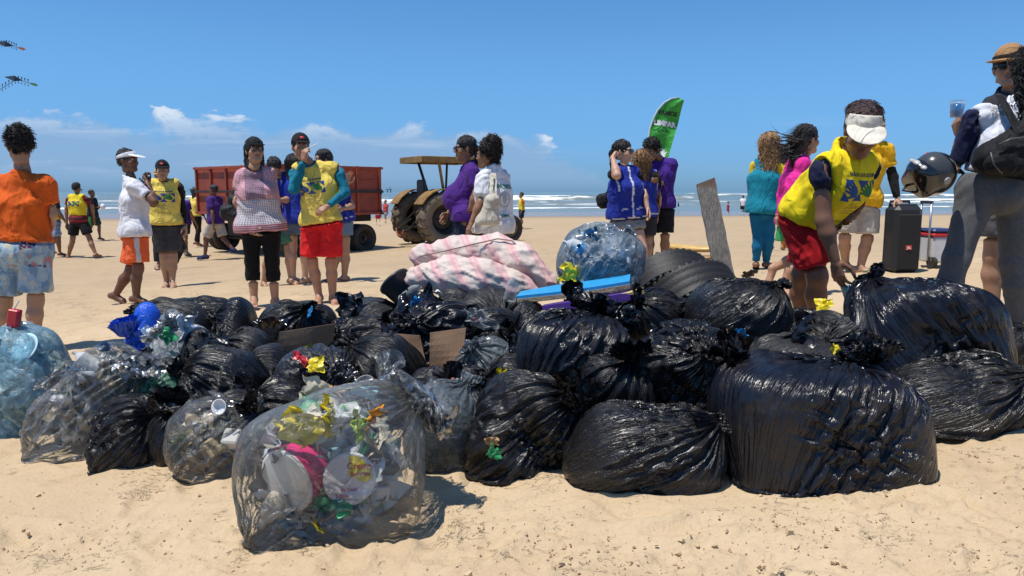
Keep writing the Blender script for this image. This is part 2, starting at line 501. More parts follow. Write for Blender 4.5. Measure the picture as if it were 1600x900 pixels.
def bag_mesh(axes, knot, nu=96, nv=72, seed=0, slack_u=1.25, slack_v=1.10, boxy=2.4, lump=0.10, tail=0.16,
             neck=0.022, floor=None, iters=130, rot=0.0, limit=1.13, lumps=14, pull=0.10, open_top=False, soft=0.95, pear=0.0):
    rs = np.random.RandomState(seed)
    ax = np.asarray(axes, float); mean = ax.mean()
    n = nrm(knot)
    a = np.array([0, 0, 1.0]) if abs(n[2]) < 0.8 else np.array([1.0, 0, 0])
    e1 = nrm(np.cross(n, a)); e2 = np.cross(n, e1)
    cr, srr = math.cos(rot), math.sin(rot)
    Rm = np.array([[cr, 0, srr], [0, 1, 0], [-srr, 0, cr]])          # roll of the filling about the view axis
    C = rs.normal(size=(lumps, 3)); C /= np.linalg.norm(C, axis=1)[:, None]
    A = rs.uniform(-0.9, 1.0, lumps) * lump * 1.5
    C2 = rs.normal(size=(7, 3)); C2 /= np.linalg.norm(C2, axis=1)[:, None]; A2 = rs.uniform(0.3, 1.0, 7) * lump * 1.1     # corners of things poking the film
    def rad(d):
        q = np.abs((d @ Rm) / ax)
        r = ((q ** boxy).sum(1)) ** (-1 / boxy)
        k = np.clip((d @ C.T - 0.55) / 0.45, 0, 1)
        k2 = np.clip((d @ C2.T - 0.86) / 0.14, 0, 1)
        r = r * (1 + k2 @ A2)
        return r * (1 + (k * k * (3 - 2 * k)) @ A) * (1 - pear * np.clip(d[:, 2], -1, 1))
    nt = max(4, int(nv * 0.16)) if tail > 0 else 0
    nb = nv - nt
    th = np.pi * (1 - np.linspace(0.0, 1.0, nb) ** 0.92)
    th = np.clip(th, 0.06, np.pi - 0.05)
    ph = np.arange(nu) * 2 * np.pi / nu
    D = (np.cos(th)[:, None, None] * n + np.sin(th)[:, None, None] * (np.cos(ph)[None, :, None] * e1 + np.sin(ph)[None, :, None] * e2))
    r = rad(D.reshape(-1, 3)).reshape(nb, nu)
    p = D * r[:, :, None]
    tip = rad(n[None])[0]
    g = np.clip(1 - th / 0.95, 0, 1)
    p = p + (n * (g ** 1.7)[:, None] * pull * mean)[:, None, :]
    neckc = n * (tip + pull * mean)
    kk = np.clip(1 - th / 0.5, 0, 1)[:, None, None]
    if not open_top:
        axial = (p @ n)[:, :, None] * n
        radv = p - axial
        rl = np.linalg.norm(radv, axis=2, keepdims=True) + 1e-9
        p = axial + radv / rl * (rl * (1 - kk) + np.minimum(rl, neck * 1.5) * kk)
    if nt:
        t = (np.arange(1, nt + 1) / nt)
        bend = nrm(n + 0.5 * nrm(rs.normal(size=3)))
        cen = p[-1].mean(0) + (n[None] * (1 - t[:, None]) + bend[None] * t[:, None]) * (tail * t)[:, None]
        rt = neck * 1.2 + tail * 0.55 * t ** 0.9
        flat = nrm(np.cross(n, rs.normal(size=3))); fl2 = np.cross(n, flat)
        T = cen[:, None, :] + rt[:, None, None] * (np.cos(ph)[None, :, None] * flat + 0.35 * np.sin(ph)[None, :, None] * fl2)
        T = T + rs.normal(size=T.shape) * 0.05 * rt[:, None, None]
        p = np.concatenate([p, T], 0)
    # rest lengths
    lu = np.linalg.norm(np.roll(p, -1, 1) - p, axis=2).mean(1)
    lv = np.linalg.norm(p[1:] - p[:-1], axis=2)
    c0 = lu[:nb].max() * slack_u
    w = np.where(np.arange(nv) < nb * 0.55, 0.30, 0.72)
    w = np.interp(np.arange(nv), [0, nb * 0.3, nb * 0.6, nb, nv], [0.25, 0.4, 0.75, 0.55, 0.45])
    ru = np.maximum(lu * slack_u ** 0.9, lu + (c0 - lu) * w)
    ru[:2] = lu[:2]
    ru = np.minimum(ru, np.maximum(lu * 6, 0.004))[:, None]
    rv = lv.mean(1, keepdims=True) * slack_v * np.ones_like(lv)
    rd = np.sqrt(((ru[1:] + ru[:-1]) / 2) ** 2 + rv ** 2)
    q = (p.reshape(-1, 3)) * (5.0 / mean) + seed * 3.1
    nz = np.stack([fbm(q, 3), fbm(q + 31, 3), fbm(q + 67, 3)], 1).reshape(p.shape)
    p = p + nz * 0.035 * mean
    # streaks along the bag: seeds folds that run towards the knot
    st = pnoise(np.stack([np.cos(ph) * 4.5, np.sin(ph) * 4.5, np.full(nu, seed * 1.7)], 1)) + 0.7 * pnoise(np.stack([np.cos(ph) * 9, np.sin(ph) * 9, np.full(nu, seed * 2.7)], 1))
    fade = np.interp(np.arange(nv), [0, nb * 0.35, nb * 0.8, nv], [0.15, 0.5, 1.0, 1.0])
    rn = np.linalg.norm(p, axis=2, keepdims=True)
    p = p + p / rn * (st[None, :, None] * fade[:, None, None]) * 0.035 * mean
    fl = -1e9 if floor is None else floor
    neck_rows = slice(nb - 3, nb)
    base_n = p[neck_rows].copy()
    def con(p, q, rest, k):
        d = q - p
        L = np.sqrt((d * d).sum(-1, keepdims=True)) + 1e-9
        return d * (k * 0.5 * (1 - rest[..., None] / L))
    for it in range(iters):
        f = it / iters
        acc = np.zeros_like(p)
        c = con(p, np.roll(p, -1, 1), ru, 0.9); acc += c; acc -= np.roll(c, 1, 1)
        c = con(p[:-1], p[1:], rv, 0.9); acc[:-1] += c; acc[1:] -= c
        c = con(p[:-1], np.roll(p[1:], -1, 1), rd, 0.35); acc[:-1] += c; acc[1:] -= np.roll(c, 1, 1)
        c = con(np.roll(p[:-1], -1, 1), p[1:], rd, 0.35); acc[:-1] += np.roll(c, 1, 1); acc[1:] -= c
        p = p + acc * 0.55
        lam = 0.16 * (1 - f) + 0.035
        lap = (np.roll(p, -1, 1) + np.roll(p, 1, 1)) * 0.5 - p
        lp2 = np.zeros_like(p); lp2[1:-1] = (p[2:] + p[:-2]) * 0.5 - p[1:-1]
        p = p + lam * (lap + lp2)
        p[..., 2] -= 0.0006 * mean
        b = p[:nb]
        rl = np.sqrt((b * b).sum(-1)) + 1e-9
        Rr = rad((b / rl[..., None]).reshape(-1, 3)).reshape(rl.shape) + ((g ** 1.7) * pull * mean * 0.9)[:, None] * (1 if not open_top else 1)
        ins = np.clip(Rr * soft - rl, 0, None) * 0.5
        if not open_top: ins = ins * (th[:, None] > 0.45)
        outw = np.clip(rl - Rr * limit, 0, None) * 0.5
        p[:nb] += b / rl[..., None] * (ins - outw)[..., None]
        if not open_top:
            cur = p[neck_rows]
            p[neck_rows] = cur * 0.3 + base_n * 0.7
        p[..., 2] = np.maximum(p[..., 2], fl + 0.002)
    V = p.reshape(-1, 3)
    idx = np.arange(nv * nu).reshape(nv, nu)
    F = np.stack([idx[:-1], np.roll(idx[:-1], -1, 1), np.roll(idx[1:], -1, 1), idx[1:]], -1).reshape(-1, 4)
    F = F.tolist()
    F.append(tuple(idx[0][::-1].tolist()))
    uvw = np.stack([np.tile(np.cos(ph), nv), np.tile(np.sin(ph), nv), np.repeat(np.linspace(0, 1, nv), nu)], 1) * 0.5 + 0.5 + seed * 0.37 % 5
    return V, F, uvw

BAGS = []
def bag(cx, cy, w, h, d, label, mat='black', depth=None, knot=(0.1, 0.2, 1), seed=1, res=1.0, name='garbage_bag', cat='garbage bag',
        group='filled rubbish bags heaped on the sand', rest=True, **kw):
    """a filled bag seen at photo ellipse (cx,cy,w,h), its middle d metres ahead"""
    s = d / FPX * 1.02
    ax = (w * s / 2 / 1.03, (depth / 2 if depth else 0.42 * (w + h) * s / 2), h * s / 2 / 1.03)
    c = P(cx, cy, d)
    gz = float(ground_z(c[0], c[1]))
    if rest:                                     # sagging: the filling is cut flat by the sand
        top = c[2] + ax[2]; gap = max(0.04, top - gz)
        ax = (ax[0], ax[1], gap * 0.60); c = np.array([c[0], c[1], gz + gap * 0.40])
    kw.setdefault('pear', 0.07)
    floor = gz - c[2] - 0.01 if rest else None
    nu = int(104 * res); nv = int(80 * res)
    kn = np.asarray(knot, float); rk = np.random.RandomState(seed + 5)
    if kn[2] > 0.75: kn = np.array([kn[0] + rk.choice([-1, 1]) * rk.uniform(0.2, 0.7), kn[1] - rk.uniform(-0.5, 0.6), kn[2] * 0.8])
    knot = kn
    kw['tail'] = kw.get('tail', 0.14) * 0.62
    V, F, uvw = bag_mesh(ax, knot, nu, nv, seed, floor=floor, **kw)
    o = mesh_obj(name, V + c, F, BM[mat], loc=c, col=uvw)
    tag(o, label, cat, group)
    BAGS.append((o, c, np.array(ax)))
    return o
# ------------------------------------------------------------------ solid modelling: signed distance fields meshed by surface nets
def sd_cone(p, a, b, ra, rb):
    """capsule with two radii"""
    a = np.asarray(a, float); b = np.asarray(b, float); ab = b - a
    t = np.clip(((p - a) @ ab) / (ab @ ab + 1e-12), 0, 1)
    q = p - a - t[..., None] * ab
    return np.sqrt((q * q).sum(-1)) - (ra + (rb - ra) * t)
def sd_flat(p, a, b, ra, rb):
    """cone with flat ends"""
    a = np.asarray(a, float); b = np.asarray(b, float); ab = b - a; L = math.sqrt(ab @ ab) + 1e-9
    t = ((p - a) @ ab) / (L * L)
    q = p - a - t[..., None] * ab
    d = np.sqrt((q * q).sum(-1)) - (ra + (rb - ra) * np.clip(t, 0, 1))
    return np.maximum(d, np.maximum((t - 1) * L, -t * L))
def sd_ell(p, c, r, ax=None):
    q = p - np.asarray(c, float)
    if ax is not None: q = q @ np.asarray(ax).T
    r = np.asarray(r, float)
    k0 = np.sqrt(((q / r) ** 2).sum(-1)); k1 = np.sqrt(((q / (r * r)) ** 2).sum(-1)) + 1e-9
    return k0 * (k0 - 1) / k1
def smin(a, b, k):
    h = np.clip(0.5 + 0.5 * (b - a) / k, 0, 1)
    return b + (a - b) * h - k * h * (1 - h)
def smax(a, b, k): return -smin(-a, -b, k)

class Solid:
    """list of operations evaluated on a grid"""
    def __init__(s): s.ops = []; s.lo = np.full(3, 1e9); s.hi = np.full(3, -1e9)
    def grow(s, pts, r):
        pts = np.atleast_2d(pts)
        s.lo = np.minimum(s.lo, pts.min(0) - r); s.hi = np.maximum(s.hi, pts.max(0) + r)
    def cone(s, a, b, ra, rb=None, k=0.02, flat=False):
        rb = ra if rb is None else rb
        s.grow([a, b], max(ra, rb)); s.ops.append(('flat' if flat else 'cone', a, b, ra, rb, k)); return s
    def ell(s, c, r, ax=None, k=0.02):
        r = np.ones(3) * r if np.isscalar(r) else np.asarray(r, float)
        s.grow([c], r.max()); s.ops.append(('ell', c, r, ax, k)); return s
    def cut_ell(s, c, r, ax=None, k=0.01):
        r = np.ones(3) * r if np.isscalar(r) else np.asarray(r, float)
        s.ops.append(('cut', c, r, ax, k)); return s
    def cut_cone(s, a, b, ra, rb=None, k=0.01):
        s.ops.append(('cutc', a, b, ra, ra if rb is None else rb, k)); return s
    def box(s, c, half, ax=None, rad=0.02, k=0.01):
        half = np.asarray(half, float); s.grow([c], np.linalg.norm(half)); s.ops.append(('box', c, half, ax, rad, k)); return s
    def plane(s, c, n, k=0.004):
        """keep the side n points away from"""
        s.ops.append(('plane', np.asarray(c, float), nrm(n), k)); return s
    def at(s, p):
        F = np.full(len(p), 0.5)
        for op in s.ops:
            t = op[0]
            if t == 'cone': F = smin(F, sd_cone(p, *op[1:5]), op[5])
            elif t == 'flat': F = smin(F, sd_flat(p, *op[1:5]), op[5])
            elif t == 'ell': F = smin(F, sd_ell(p, *op[1:4]), op[4])
            elif t == 'cut': F = smax(F, -sd_ell(p, *op[1:4]), op[4])
            elif t == 'cutc': F = smax(F, -sd_cone(p, *op[1:5]), op[5])
            elif t == 'plane': F = smax(F, (p - op[1]) @ op[2], op[3])
        return F
    def mesh(s, h, pad=None):
        pad = pad or 2.5 * h
        lo = s.lo - pad - 0.01; hi = s.hi + pad + 0.01
        n = np.maximum(3, np.ceil((hi - lo) / h).astype(int) + 1)
        X = [lo[i] + h * np.arange(n[i]) for i in range(3)]
        G = np.stack(np.meshgrid(*X, indexing='ij'), -1)
        F = np.full(tuple(n), 0.5)
        def win(pts, r):
            pts = np.atleast_2d(pts)
            a = np.clip(np.floor((pts.min(0) - r - lo) / h).astype(int), 0, n - 1)
            b = np.clip(np.ceil((pts.max(0) + r - lo) / h).astype(int) + 1, 1, n)
            return tuple(slice(a[i], b[i]) for i in range(3))
        for op in s.ops:
            t = op[0]
            if t in ('cone', 'flat'):
                w = win([op[1], op[2]], max(op[3], op[4]) + op[5] * 1.5 + 3 * h)
                F[w] = smin(F[w], (sd_cone if t == 'cone' else sd_flat)(G[w], *op[1:5]), op[5])
            elif t == 'ell':
                w = win([op[1]], op[2].max() + op[4] * 1.5 + 3 * h)
                F[w] = smin(F[w], sd_ell(G[w], *op[1:4]), op[4])
            elif t == 'box':
                q = G - np.asarray(op[1], float)
                if op[3] is not None: q = q @ np.asarray(op[3]).T
                q = np.abs(q) - (op[2] - op[4])
                F = smin(F, np.sqrt((np.maximum(q, 0) ** 2).sum(-1)) + np.minimum(q.max(-1), 0) - op[4], op[5])
            elif t == 'cut':
                w = win([op[1]], op[2].max() + op[4] * 1.5 + 3 * h)
                F[w] = smax(F[w], -sd_ell(G[w], *op[1:4]), op[4])
            elif t == 'cutc':
                w = win([op[1], op[2]], max(op[3], op[4]) + op[5] * 1.5 + 3 * h)
                F[w] = smax(F[w], -sd_cone(G[w], *op[1:5]), op[5])
            elif t == 'plane':
                F = smax(F, (G - op[1]) @ op[2], op[3])
        return surface_nets(F, lo, h)
def surface_nets(F, lo, h):
    ins = F < 0
    c = [ins[a:ins.shape[0] - 1 + a, b:ins.shape[1] - 1 + b, d:ins.shape[2] - 1 + d].astype(np.int8) for a in (0, 1) for b in (0, 1) for d in (0, 1)]
    s = sum(c)
    act = (s > 0) & (s < 8)
    I = np.argwhere(act)
    if len(I) == 0: return np.zeros((0, 3)), np.zeros((0, 4), int)
    idx = np.full(act.shape, -1, np.int64); idx[tuple(I.T)] = np.arange(len(I))
    corner = np.array([(a, b, d) for a in (0, 1) for b in (0, 1) for d in (0, 1)])
    val = np.stack([F[tuple((I + k).T)] for k in corner], 1)
    acc = np.zeros((len(I), 3)); cnt = np.zeros(len(I))
    for i in range(8):
        for j in range(i + 1, 8):
            if np.abs(corner[i] - corner[j]).sum() != 1: continue
            a, b = val[:, i], val[:, j]
            m = (a < 0) != (b < 0)
            t = np.where(m, a / (a - b + 1e-12), 0)
            acc += np.where(m[:, None], corner[i] + t[:, None] * (corner[j] - corner[i]), 0); cnt += m
    V = lo + h * (I + acc / cnt[:, None])
    Q = []
    for ax in range(3):
        o1, o2 = (ax + 1) % 3, (ax + 2) % 3
        sl = [slice(None)] * 3; sh = [slice(None)] * 3
        sl[ax] = slice(0, -1); sh[ax] = slice(1, None)
        a = ins[tuple(sl)]; b = ins[tuple(sh)]
        e = np.argwhere(a != b)
        e = e[(e[:, o1] > 0) & (e[:, o2] > 0) & (e[:, o1] < act.shape[o1]) & (e[:, o2] < act.shape[o2])]
        if len(e) == 0: continue
        d1 = np.zeros(3, int); d1[o1] = 1; d2 = np.zeros(3, int); d2[o2] = 1
        q = np.stack([idx[tuple((e - d1 - d2).T)], idx[tuple((e - d2).T)], idx[tuple(e.T)], idx[tuple((e - d1).T)]], 1)
        fl = ~a[tuple(e.T)]
        q[fl] = q[fl][:, ::-1]
        Q.append(q)
    Q = np.concatenate(Q)
    return V, Q[(Q >= 0).all(1)]
def vnormals(V, F):
    F = np.asarray(F)
    n = np.cross(V[F[:, 2]] - V[F[:, 0]], V[F[:, 3]] - V[F[:, 1]])
    N = np.zeros_like(V)
    for k in range(4):
        for j in range(3): N[:, j] += np.bincount(F[:, k], n[:, j], len(V))
    return N / (np.linalg.norm(N, axis=1, keepdims=True) + 1e-12)
def join_meshes(L):
    V = []; F = []; n = 0
    for v, f in L:
        V.append(v); F.append(np.asarray(f) + n); n += len(v)
    return np.concatenate(V), np.concatenate(F)

# ------------------------------------------------------------------ people
def frame(f, up):
    """rows: right-hand x, forward y, up z"""
    f = nrm(f); x = nrm(np.cross(f, up)); z = np.cross(x, f)
    return np.stack([x, f, z])
def yawdir(deg):
    """0 faces the camera, 90 faces photo right, 180 faces away"""
    a = R(deg); return np.array([math.sin(a), -math.cos(a), 0.0])

HAND_DEF = dict(curl=0.35, spread=0.12, thumb=0.5)
def hand_solid(S, w, dirn, palm, s, curl=0.35, spread=0.12, thumb=0.5, left=False, curls=None):
    """w wrist, dirn to the fingers, palm = the way the palm faces"""
    f = nrm(dirn); pn = nrm(np.asarray(palm) - f * np.dot(palm, f)); x = np.cross(f, pn)
    if left: x = -x                                            # x points to the thumb side
    u = 0.187 * s
    S.cone(w - f * 0.02 * s, w + f * 0.012 * s, 0.026 * s, 0.024 * s, k=0.015)
    base = [0.34, 0.11, -0.11, -0.32]; ln = [0.40, 0.45, 0.42, 0.33]
    for i in range(4):
        kx = base[i] * 0.40 * u
        k0 = w + f * (0.47 - 0.03 * abs(i - 1.2)) * u + x * kx
        S.cone(w + f * 0.03 * s + x * kx * 0.7, k0, 0.0145 * s, 0.0115 * s, k=0.012)
        c = (curls[i] if curls else curl * (1 + 0.12 * (i - 1)))
        ang = 0; dl = nrm(f + x * base[i] * spread * 2)
        p = k0; rr = 0.0098 * s
        for j, fr in enumerate((0.46, 0.31, 0.23)):
            ang += c * (1.15, 1.35, 0.9)[j]
            dd = dl * math.cos(ang) + pn * math.sin(ang)
            q = p + dd * ln[i] * u * fr
            S.cone(p, q, rr, rr * 0.9, k=0.004); p = q; rr *= 0.9
    t0 = w + f * 0.10 * u + x * 0.15 * u + pn * 0.05 * u
    t1 = t0 + nrm(f * 0.75 + x * 0.7 + pn * 0.35 * (1 + thumb)) * 0.25 * u
    t2 = t1 + nrm(f * 0.95 + x * (0.5 - 0.6 * thumb) + pn * 0.6 * thumb) * 0.18 * u
    t3 = t2 + nrm(f * 0.95 + x * (0.3 - 0.8 * thumb) + pn * 0.8 * thumb) * 0.15 * u
    S.cone(t0, t1, 0.015 * s, 0.0115 * s, k=0.012); S.cone(t1, t2, 0.0112 * s, 0.010 * s, k=0.005); S.cone(t2, t3, 0.010 * s, 0.008 * s, k=0.004)

def person(label, H=1.7, at=None, yaw=0.0, J=None, d=None, px=None, top=None, foot=None, skin_c=(0.36, 0.19, 0.11), fat=1.0, belly=0.0, wide=1.0, bust=0.0,
           head_yaw=None, head_pitch=0.0, head_roll=0.0, hair=None, hair_c=(0.012, 0.010, 0.009), garments=(), head_gear=None, glasses=None,
           hands=None, shoes=None, group=None, arms='hang', face=True, gait=0.0, lean=0.0, head_s=1.0, kids=1.0, hand_show='LR', lean_side=0.0):
    """builds one person. Either foot=(px,py)+top=py (photo) or explicit J overrides; J: joint -> (px,py,depth offset)."""
    J = J or {}
    if d is None: d = ground_hit(*foot)
    # the metric height follows from the photo
    if top is not None:
        H = (P(foot[0], top, d) - P(foot[0], foot[1], d))[2]
    base = P(foot[0], foot[1], d)
    base[2] = float(ground_z(base[0], base[1])) if abs(base[2] - float(ground_z(base[0], base[1]))) < 0.25 else base[2]
    s = H / 1.70
    F = yawdir(yaw); Lf = np.array([math.cos(R(yaw)), math.sin(R(yaw)), 0.0]); Z = np.array([0, 0, 1.0])
    h = lambda v, l=0.0, f=0.0: base + Z * v * H + Lf * l * H + F * f * H
    j = {}
    hv = 0.935 if kids >= 1 else 0.92
    ln = lean
    j['head'] = h(hv, lean_side * 1.2, 0.012 + ln * 1.1); j['neck'] = h(0.838, lean_side, ln)
    j['hipL'] = h(0.515, 0.052 * wide); j['hipR'] = h(0.515, -0.052 * wide)
    for sd, m in (('L', 1), ('R', -1)):
        j['sh' + sd] = h(0.812, 0.100 * m * wide + lean_side, ln)
        g = gait * m
        j['kn' + sd] = h(0.285, 0.058 * m * wide, 0.10 * g + 0.012 + (0.02 if g else 0))
        j['an' + sd] = h(0.045 + max(0, -g) * 0.10, 0.055 * m * wide, 0.17 * g - (0.06 * max(0, -g)))
        ga = -gait * m * 0.5
        if arms == 'hang':
            j['el' + sd] = h(0.63, 0.130 * m * wide, -0.015 + ln * 0.6 + ga * 0.12); j['wr' + sd] = h(0.485, 0.142 * m * wide, 0.03 + ln * 0.5 + ga * 0.25)
        elif arms == 'front':
            j['el' + sd] = h(0.645, 0.125 * m * wide, 0.02); j['wr' + sd] = h(0.66, 0.035 * m, 0.145)
        elif arms == 'hips':
            j['el' + sd] = h(0.66, 0.20 * m * wide, -0.05); j['wr' + sd] = h(0.555, 0.11 * m * wide, 0.02)
    for k_, v in J.items():
        if k_ in ('toeL', 'toeR'): continue
        j[k_] = P(v[0], v[1], d + (v[2] if len(v) > 2 else 0.0))
    root = empty('person', base, label, 'person', group)
    near = max(1.0, d / 6.0)
    hb = max(0.011, 0.0017 * d); hf = max(0.0055, 0.0010 * d); hh = max(0.0042, 0.0008 * d)
    sh = (j['shL'] + j['shR']) / 2; hip = (j['hipL'] + j['hipR']) / 2
    up = nrm(j['neck'] - hip)
    sl = nrm(j['shL'] - j['shR']); hl = nrm(j['hipL'] - j['hipR'])
    fwd = nrm(np.cross(nrm(sl + hl), up))
    fwd = -fwd if np.dot(fwd, np.cross(sl, up)) < 0 else fwd
    fwd = nrm(np.cross(sl, up))          # person's front: left x up
    tl = np.linalg.norm(j['neck'] - hip)
    def torso(S, inf, k=0.05, low=0.0, neckup=True, drape=0.0):
        a = fat
        S.cone(j['shR'] + sl * 0.035 * s, j['shL'] - sl * 0.035 * s, 0.052 * s + inf * 0.7, k=k)
        S.cone(sh - up * 0.03 * s, j['neck'] + up * 0.01 * s, 0.072 * s + inf * 0.8, 0.054 * s + inf * 0.6, k=k)
        ch = sh - up * tl * 0.30
        wr_ = 0.108 * s * (0.55 + 0.45 * a)
        S.cone(ch - sl * 0.068 * s * wide, ch + sl * 0.068 * s * wide, wr_ + inf, k=k)
        if bust:
            for m in (-1, 1): S.ell(ch + fwd * (0.085 + 0.02 * bust) * s + sl * 0.068 * m * s - up * 0.005, (0.06 + 0.02 * bust) * s * bust ** 0.3 + inf * 0.8, k=k)
        wa = hip + up * tl * 0.36
        S.cone(wa - sl * 0.050 * s * a, wa + sl * 0.050 * s * a, 0.096 * s * a + inf + drape * 0.6, k=k)
        if belly: S.ell(hip + up * tl * 0.33 + fwd * (0.05 + 0.06 * belly) * s, np.array([1, 1, 1]) * (0.115 + 0.045 * belly) * s + inf, k=k)
        S.cone(j['hipR'] - hl * 0.005 + up * 0.02 * s, j['hipL'] + hl * 0.005 + up * 0.02 * s, 0.105 * s * (0.6 + 0.4 * a) + inf + drape, k=k)
        S.ell(hip - fwd * 0.045 * s - up * 0.01 * s, 0.105 * s * (0.6 + 0.4 * a) + inf + drape, k=k)
        if low: S.cone(j['hipR'] - up * low + hl * 0.01, j['hipL'] - up * low - hl * 0.01, 0.104 * s * (0.6 + 0.4 * a) + inf + drape * 1.4, k=k)
    def limb(S, sd, inf, what, k=0.03, upto=9.0):
        la = 0.5 + 0.5 * fat
        if what == 'arm':
            a, b, c = j['sh' + sd], j['el' + sd], j['wr' + sd]
            S.cone(a, b, 0.050 * s * la + inf, 0.039 * s * la + inf, k=k)
            m = b + (c - b) * 0.3
            S.cone(b, m, 0.039 * s * la + inf, 0.041 * s * la + inf, k=k); S.cone(m, c, 0.040 * s * la + inf, 0.026 * s + inf, k=k)
        else:
            a, b, c = j['hip' + sd], j['kn' + sd], j['an' + sd]
            S.cone(a - up * 0.02 * s, b, 0.088 * s * la + inf, 0.056 * s * la + inf, k=k)
            m = b + (c - b) * 0.32 - nrm(np.cross(nrm(c - b), hl)) * 0.0
            back = -nrm(np.cross(hl, nrm(b - a))) * -1
            bk = fwd * -0.014 * s
            S.cone(b, m + bk, 0.053 * s * la + inf, 0.056 * s * la + inf, k=k); S.cone(m + bk, c, 0.055 * s * la + inf, 0.034 * s + inf, k=k)
    # ---- body
    B = Solid(); torso(B, 0, low=0.0)
    for sd in 'LR': limb(B, sd, 0, 'arm'); limb(B, sd, 0, 'leg')
    hy = yaw if head_yaw is None else head_yaw
    hf_dir = yawdir(hy); hf_dir = nrm(hf_dir * math.cos(R(head_pitch)) + Z * math.sin(R(head_pitch)))
    hup = nrm(Z - hf_dir * hf_dir[2])
    if abs(head_pitch) > 60: hup = nrm(yawdir(hy) * -math.sin(R(head_pitch)) + Z * math.cos(R(head_pitch)))
    HX = frame(hf_dir, hup)
    if head_roll:
        c_, s_ = math.cos(R(head_roll)), math.sin(R(head_roll))
        HX = np.stack([HX[0] * c_ + HX[2] * s_, HX[1], HX[2] * c_ - HX[0] * s_])
    hs = head_s * (0.45 + 0.55 * s)
    HC = j['head']
    hp = lambda x, y, z: HC + (HX.T @ np.array([x, y, z])) * hs
    B.cone(j['neck'] - up * 0.01, hp(0, -0.022, -0.06), 0.056 * s * (0.7 + 0.3 * fat), 0.052 * s * (0.8 + 0.2 * fat), k=0.03)
    parts = [B.mesh(hb)]
    # ---- head
    E = Solid()
    E.ell(hp(0, -0.016, 0.033), np.array([0.074, 0.094, 0.086]) * hs, HX, k=0.02)
    E.ell(hp(0, 0.022, -0.040), np.array([0.060 + 0.006 * (fat - 1), 0.064, 0.078]) * hs, HX, k=0.03)
    E.ell(hp(0, 0.066, -0.098), 0.022 * hs, k=0.03)
    E.cone(hp(0.045, 0.0, -0.075), hp(0.018, 0.062, -0.098), 0.018 * hs, 0.016 * hs, k=0.025); E.cone(hp(-0.045, 0.0, -0.075), hp(-0.018, 0.062, -0.098), 0.018 * hs, 0.016 * hs, k=0.025)
    E.cone(hp(-0.036, 0.076, 0.024), hp(0.036, 0.076, 0.024), 0.013 * hs, k=0.015)
    for m in (-1, 1):
        E.ell(hp(0.040 * m, 0.058, -0.030), 0.028 * hs, k=0.02)
        E.cut_ell(hp(0.032 * m, 0.102, 0.004), np.array([0.017, 0.019, 0.011]) * hs, HX, k=0.008)
    E.cone(hp(0, 0.086, 0.012), hp(0, 0.106, -0.026), 0.009 * hs, 0.012 * hs, k=0.008)
    for m in (-1, 1): E.ell(hp(0.013 * m, 0.096, -0.030), 0.0095 * hs, k=0.006)
    E.cone(hp(-0.017, 0.083, -0.058), hp(0.017, 0.083, -0.058), 0.0075 * hs, k=0.006); E.cone(hp(-0.014, 0.083, -0.069), hp(0.014, 0.083, -0.069), 0.008 * hs, k=0.006)
    for m in (-1, 1):
        E.ell(hp(0.076 * m, -0.010, -0.004), np.array([0.010, 0.020, 0.032]) * hs, HX, k=0.008)
    E.cone(hp(0, -0.02, -0.05), hp(0, -0.02, -0.09) * 0.5 + j['neck'] * 0.5, 0.050 * hs * (0.8 + 0.2 * fat), 0.051 * s * (0.8 + 0.2 * fat), k=0.025)
    parts.append(E.mesh(hf))
    nb = len(parts[0][0]); ne = len(parts[1][0])
    # ---- hands and feet
    hands = hands or {}
    for sd in 'LR':
        if sd not in hand_show: continue
        hd = dict(HAND_DEF); hd.update(hands.get(sd, {}))
        w = j['wr' + sd]; fd = nrm(w - j['el' + sd])
        dirn = np.asarray(hd.pop('dir', fd), float); palm = hd.pop('palm', None)
        if palm is None: palm = (-sl if sd == 'L' else sl) * 1.0 + fwd * -0.25
        palm = np.asarray(palm, float)
        Hs = Solid(); hand_solid(Hs, w, dirn, palm, s, left=(sd == 'R') == False, **hd)
        parts.append(Hs.mesh(hh))
    J_toe = {}
    for sd, m in (('L', 1), ('R', -1)):
        an = j['an' + sd]; t = J.get('toe' + sd)
        if t is not None: toe = P(t[0], t[1], d + (t[2] if len(t) > 2 else 0))
        else:
            fdir = nrm(F + Lf * 0.18 * m)
            toe = an + fdir * 0.165 * s - Z * 0.052 * s
        fd = nrm(toe - an + Z * 0.05 * s * 0); J_toe[sd] = (an, toe)
        ff = nrm(toe - an); side = nrm(np.cross(ff, Z)) if abs(ff[2]) < 0.95 else sl
        fu = nrm(np.cross(side, ff)); 
        Ft = Solid()
        heel = an - ff * 0.045 * s - fu * 0.030 * s * (1 if abs(ff[2]) < .6 else .4)
        Ft.cone(an + fu * 0.02 * s, heel, 0.034 * s, 0.031 * s, k=0.02)
        Ft.cone(heel, toe - ff * 0.05 * s, 0.028 * s, 0.030 * s, k=0.02)
        Ft.cone(an, toe - ff * 0.045 * s + fu * 0.002, 0.034 * s, 0.024 * s, k=0.03)
        Ft.cone(toe - ff * 0.05 * s - side * 0.018 * s, toe - ff * 0.05 * s + side * 0.018 * s, 0.021 * s, k=0.02)
        for q in range(5):
            o_ = (q - 2) * 0.0165 * s * -m
            b0 = toe - ff * 0.035 * s + side * o_
            Ft.cone(b0, b0 + ff * (0.040 - 0.006 * q) * s, (0.0125 - 0.0012 * q) * s, (0.0105 - 0.001 * q) * s, k=0.004)
        parts.append(Ft.mesh(max(0.006, 0.0011 * d)))
    V, Fc = join_meshes(parts)
    col = np.zeros((len(V), 3))
    q = (V - HC) @ HX.T / hs
    lip = np.exp(-((q[:, 0] / 0.021) ** 4 + ((q[:, 2] + 0.0635) / 0.011) ** 2 + ((q[:, 1] - 0.088) / 0.02) ** 2))
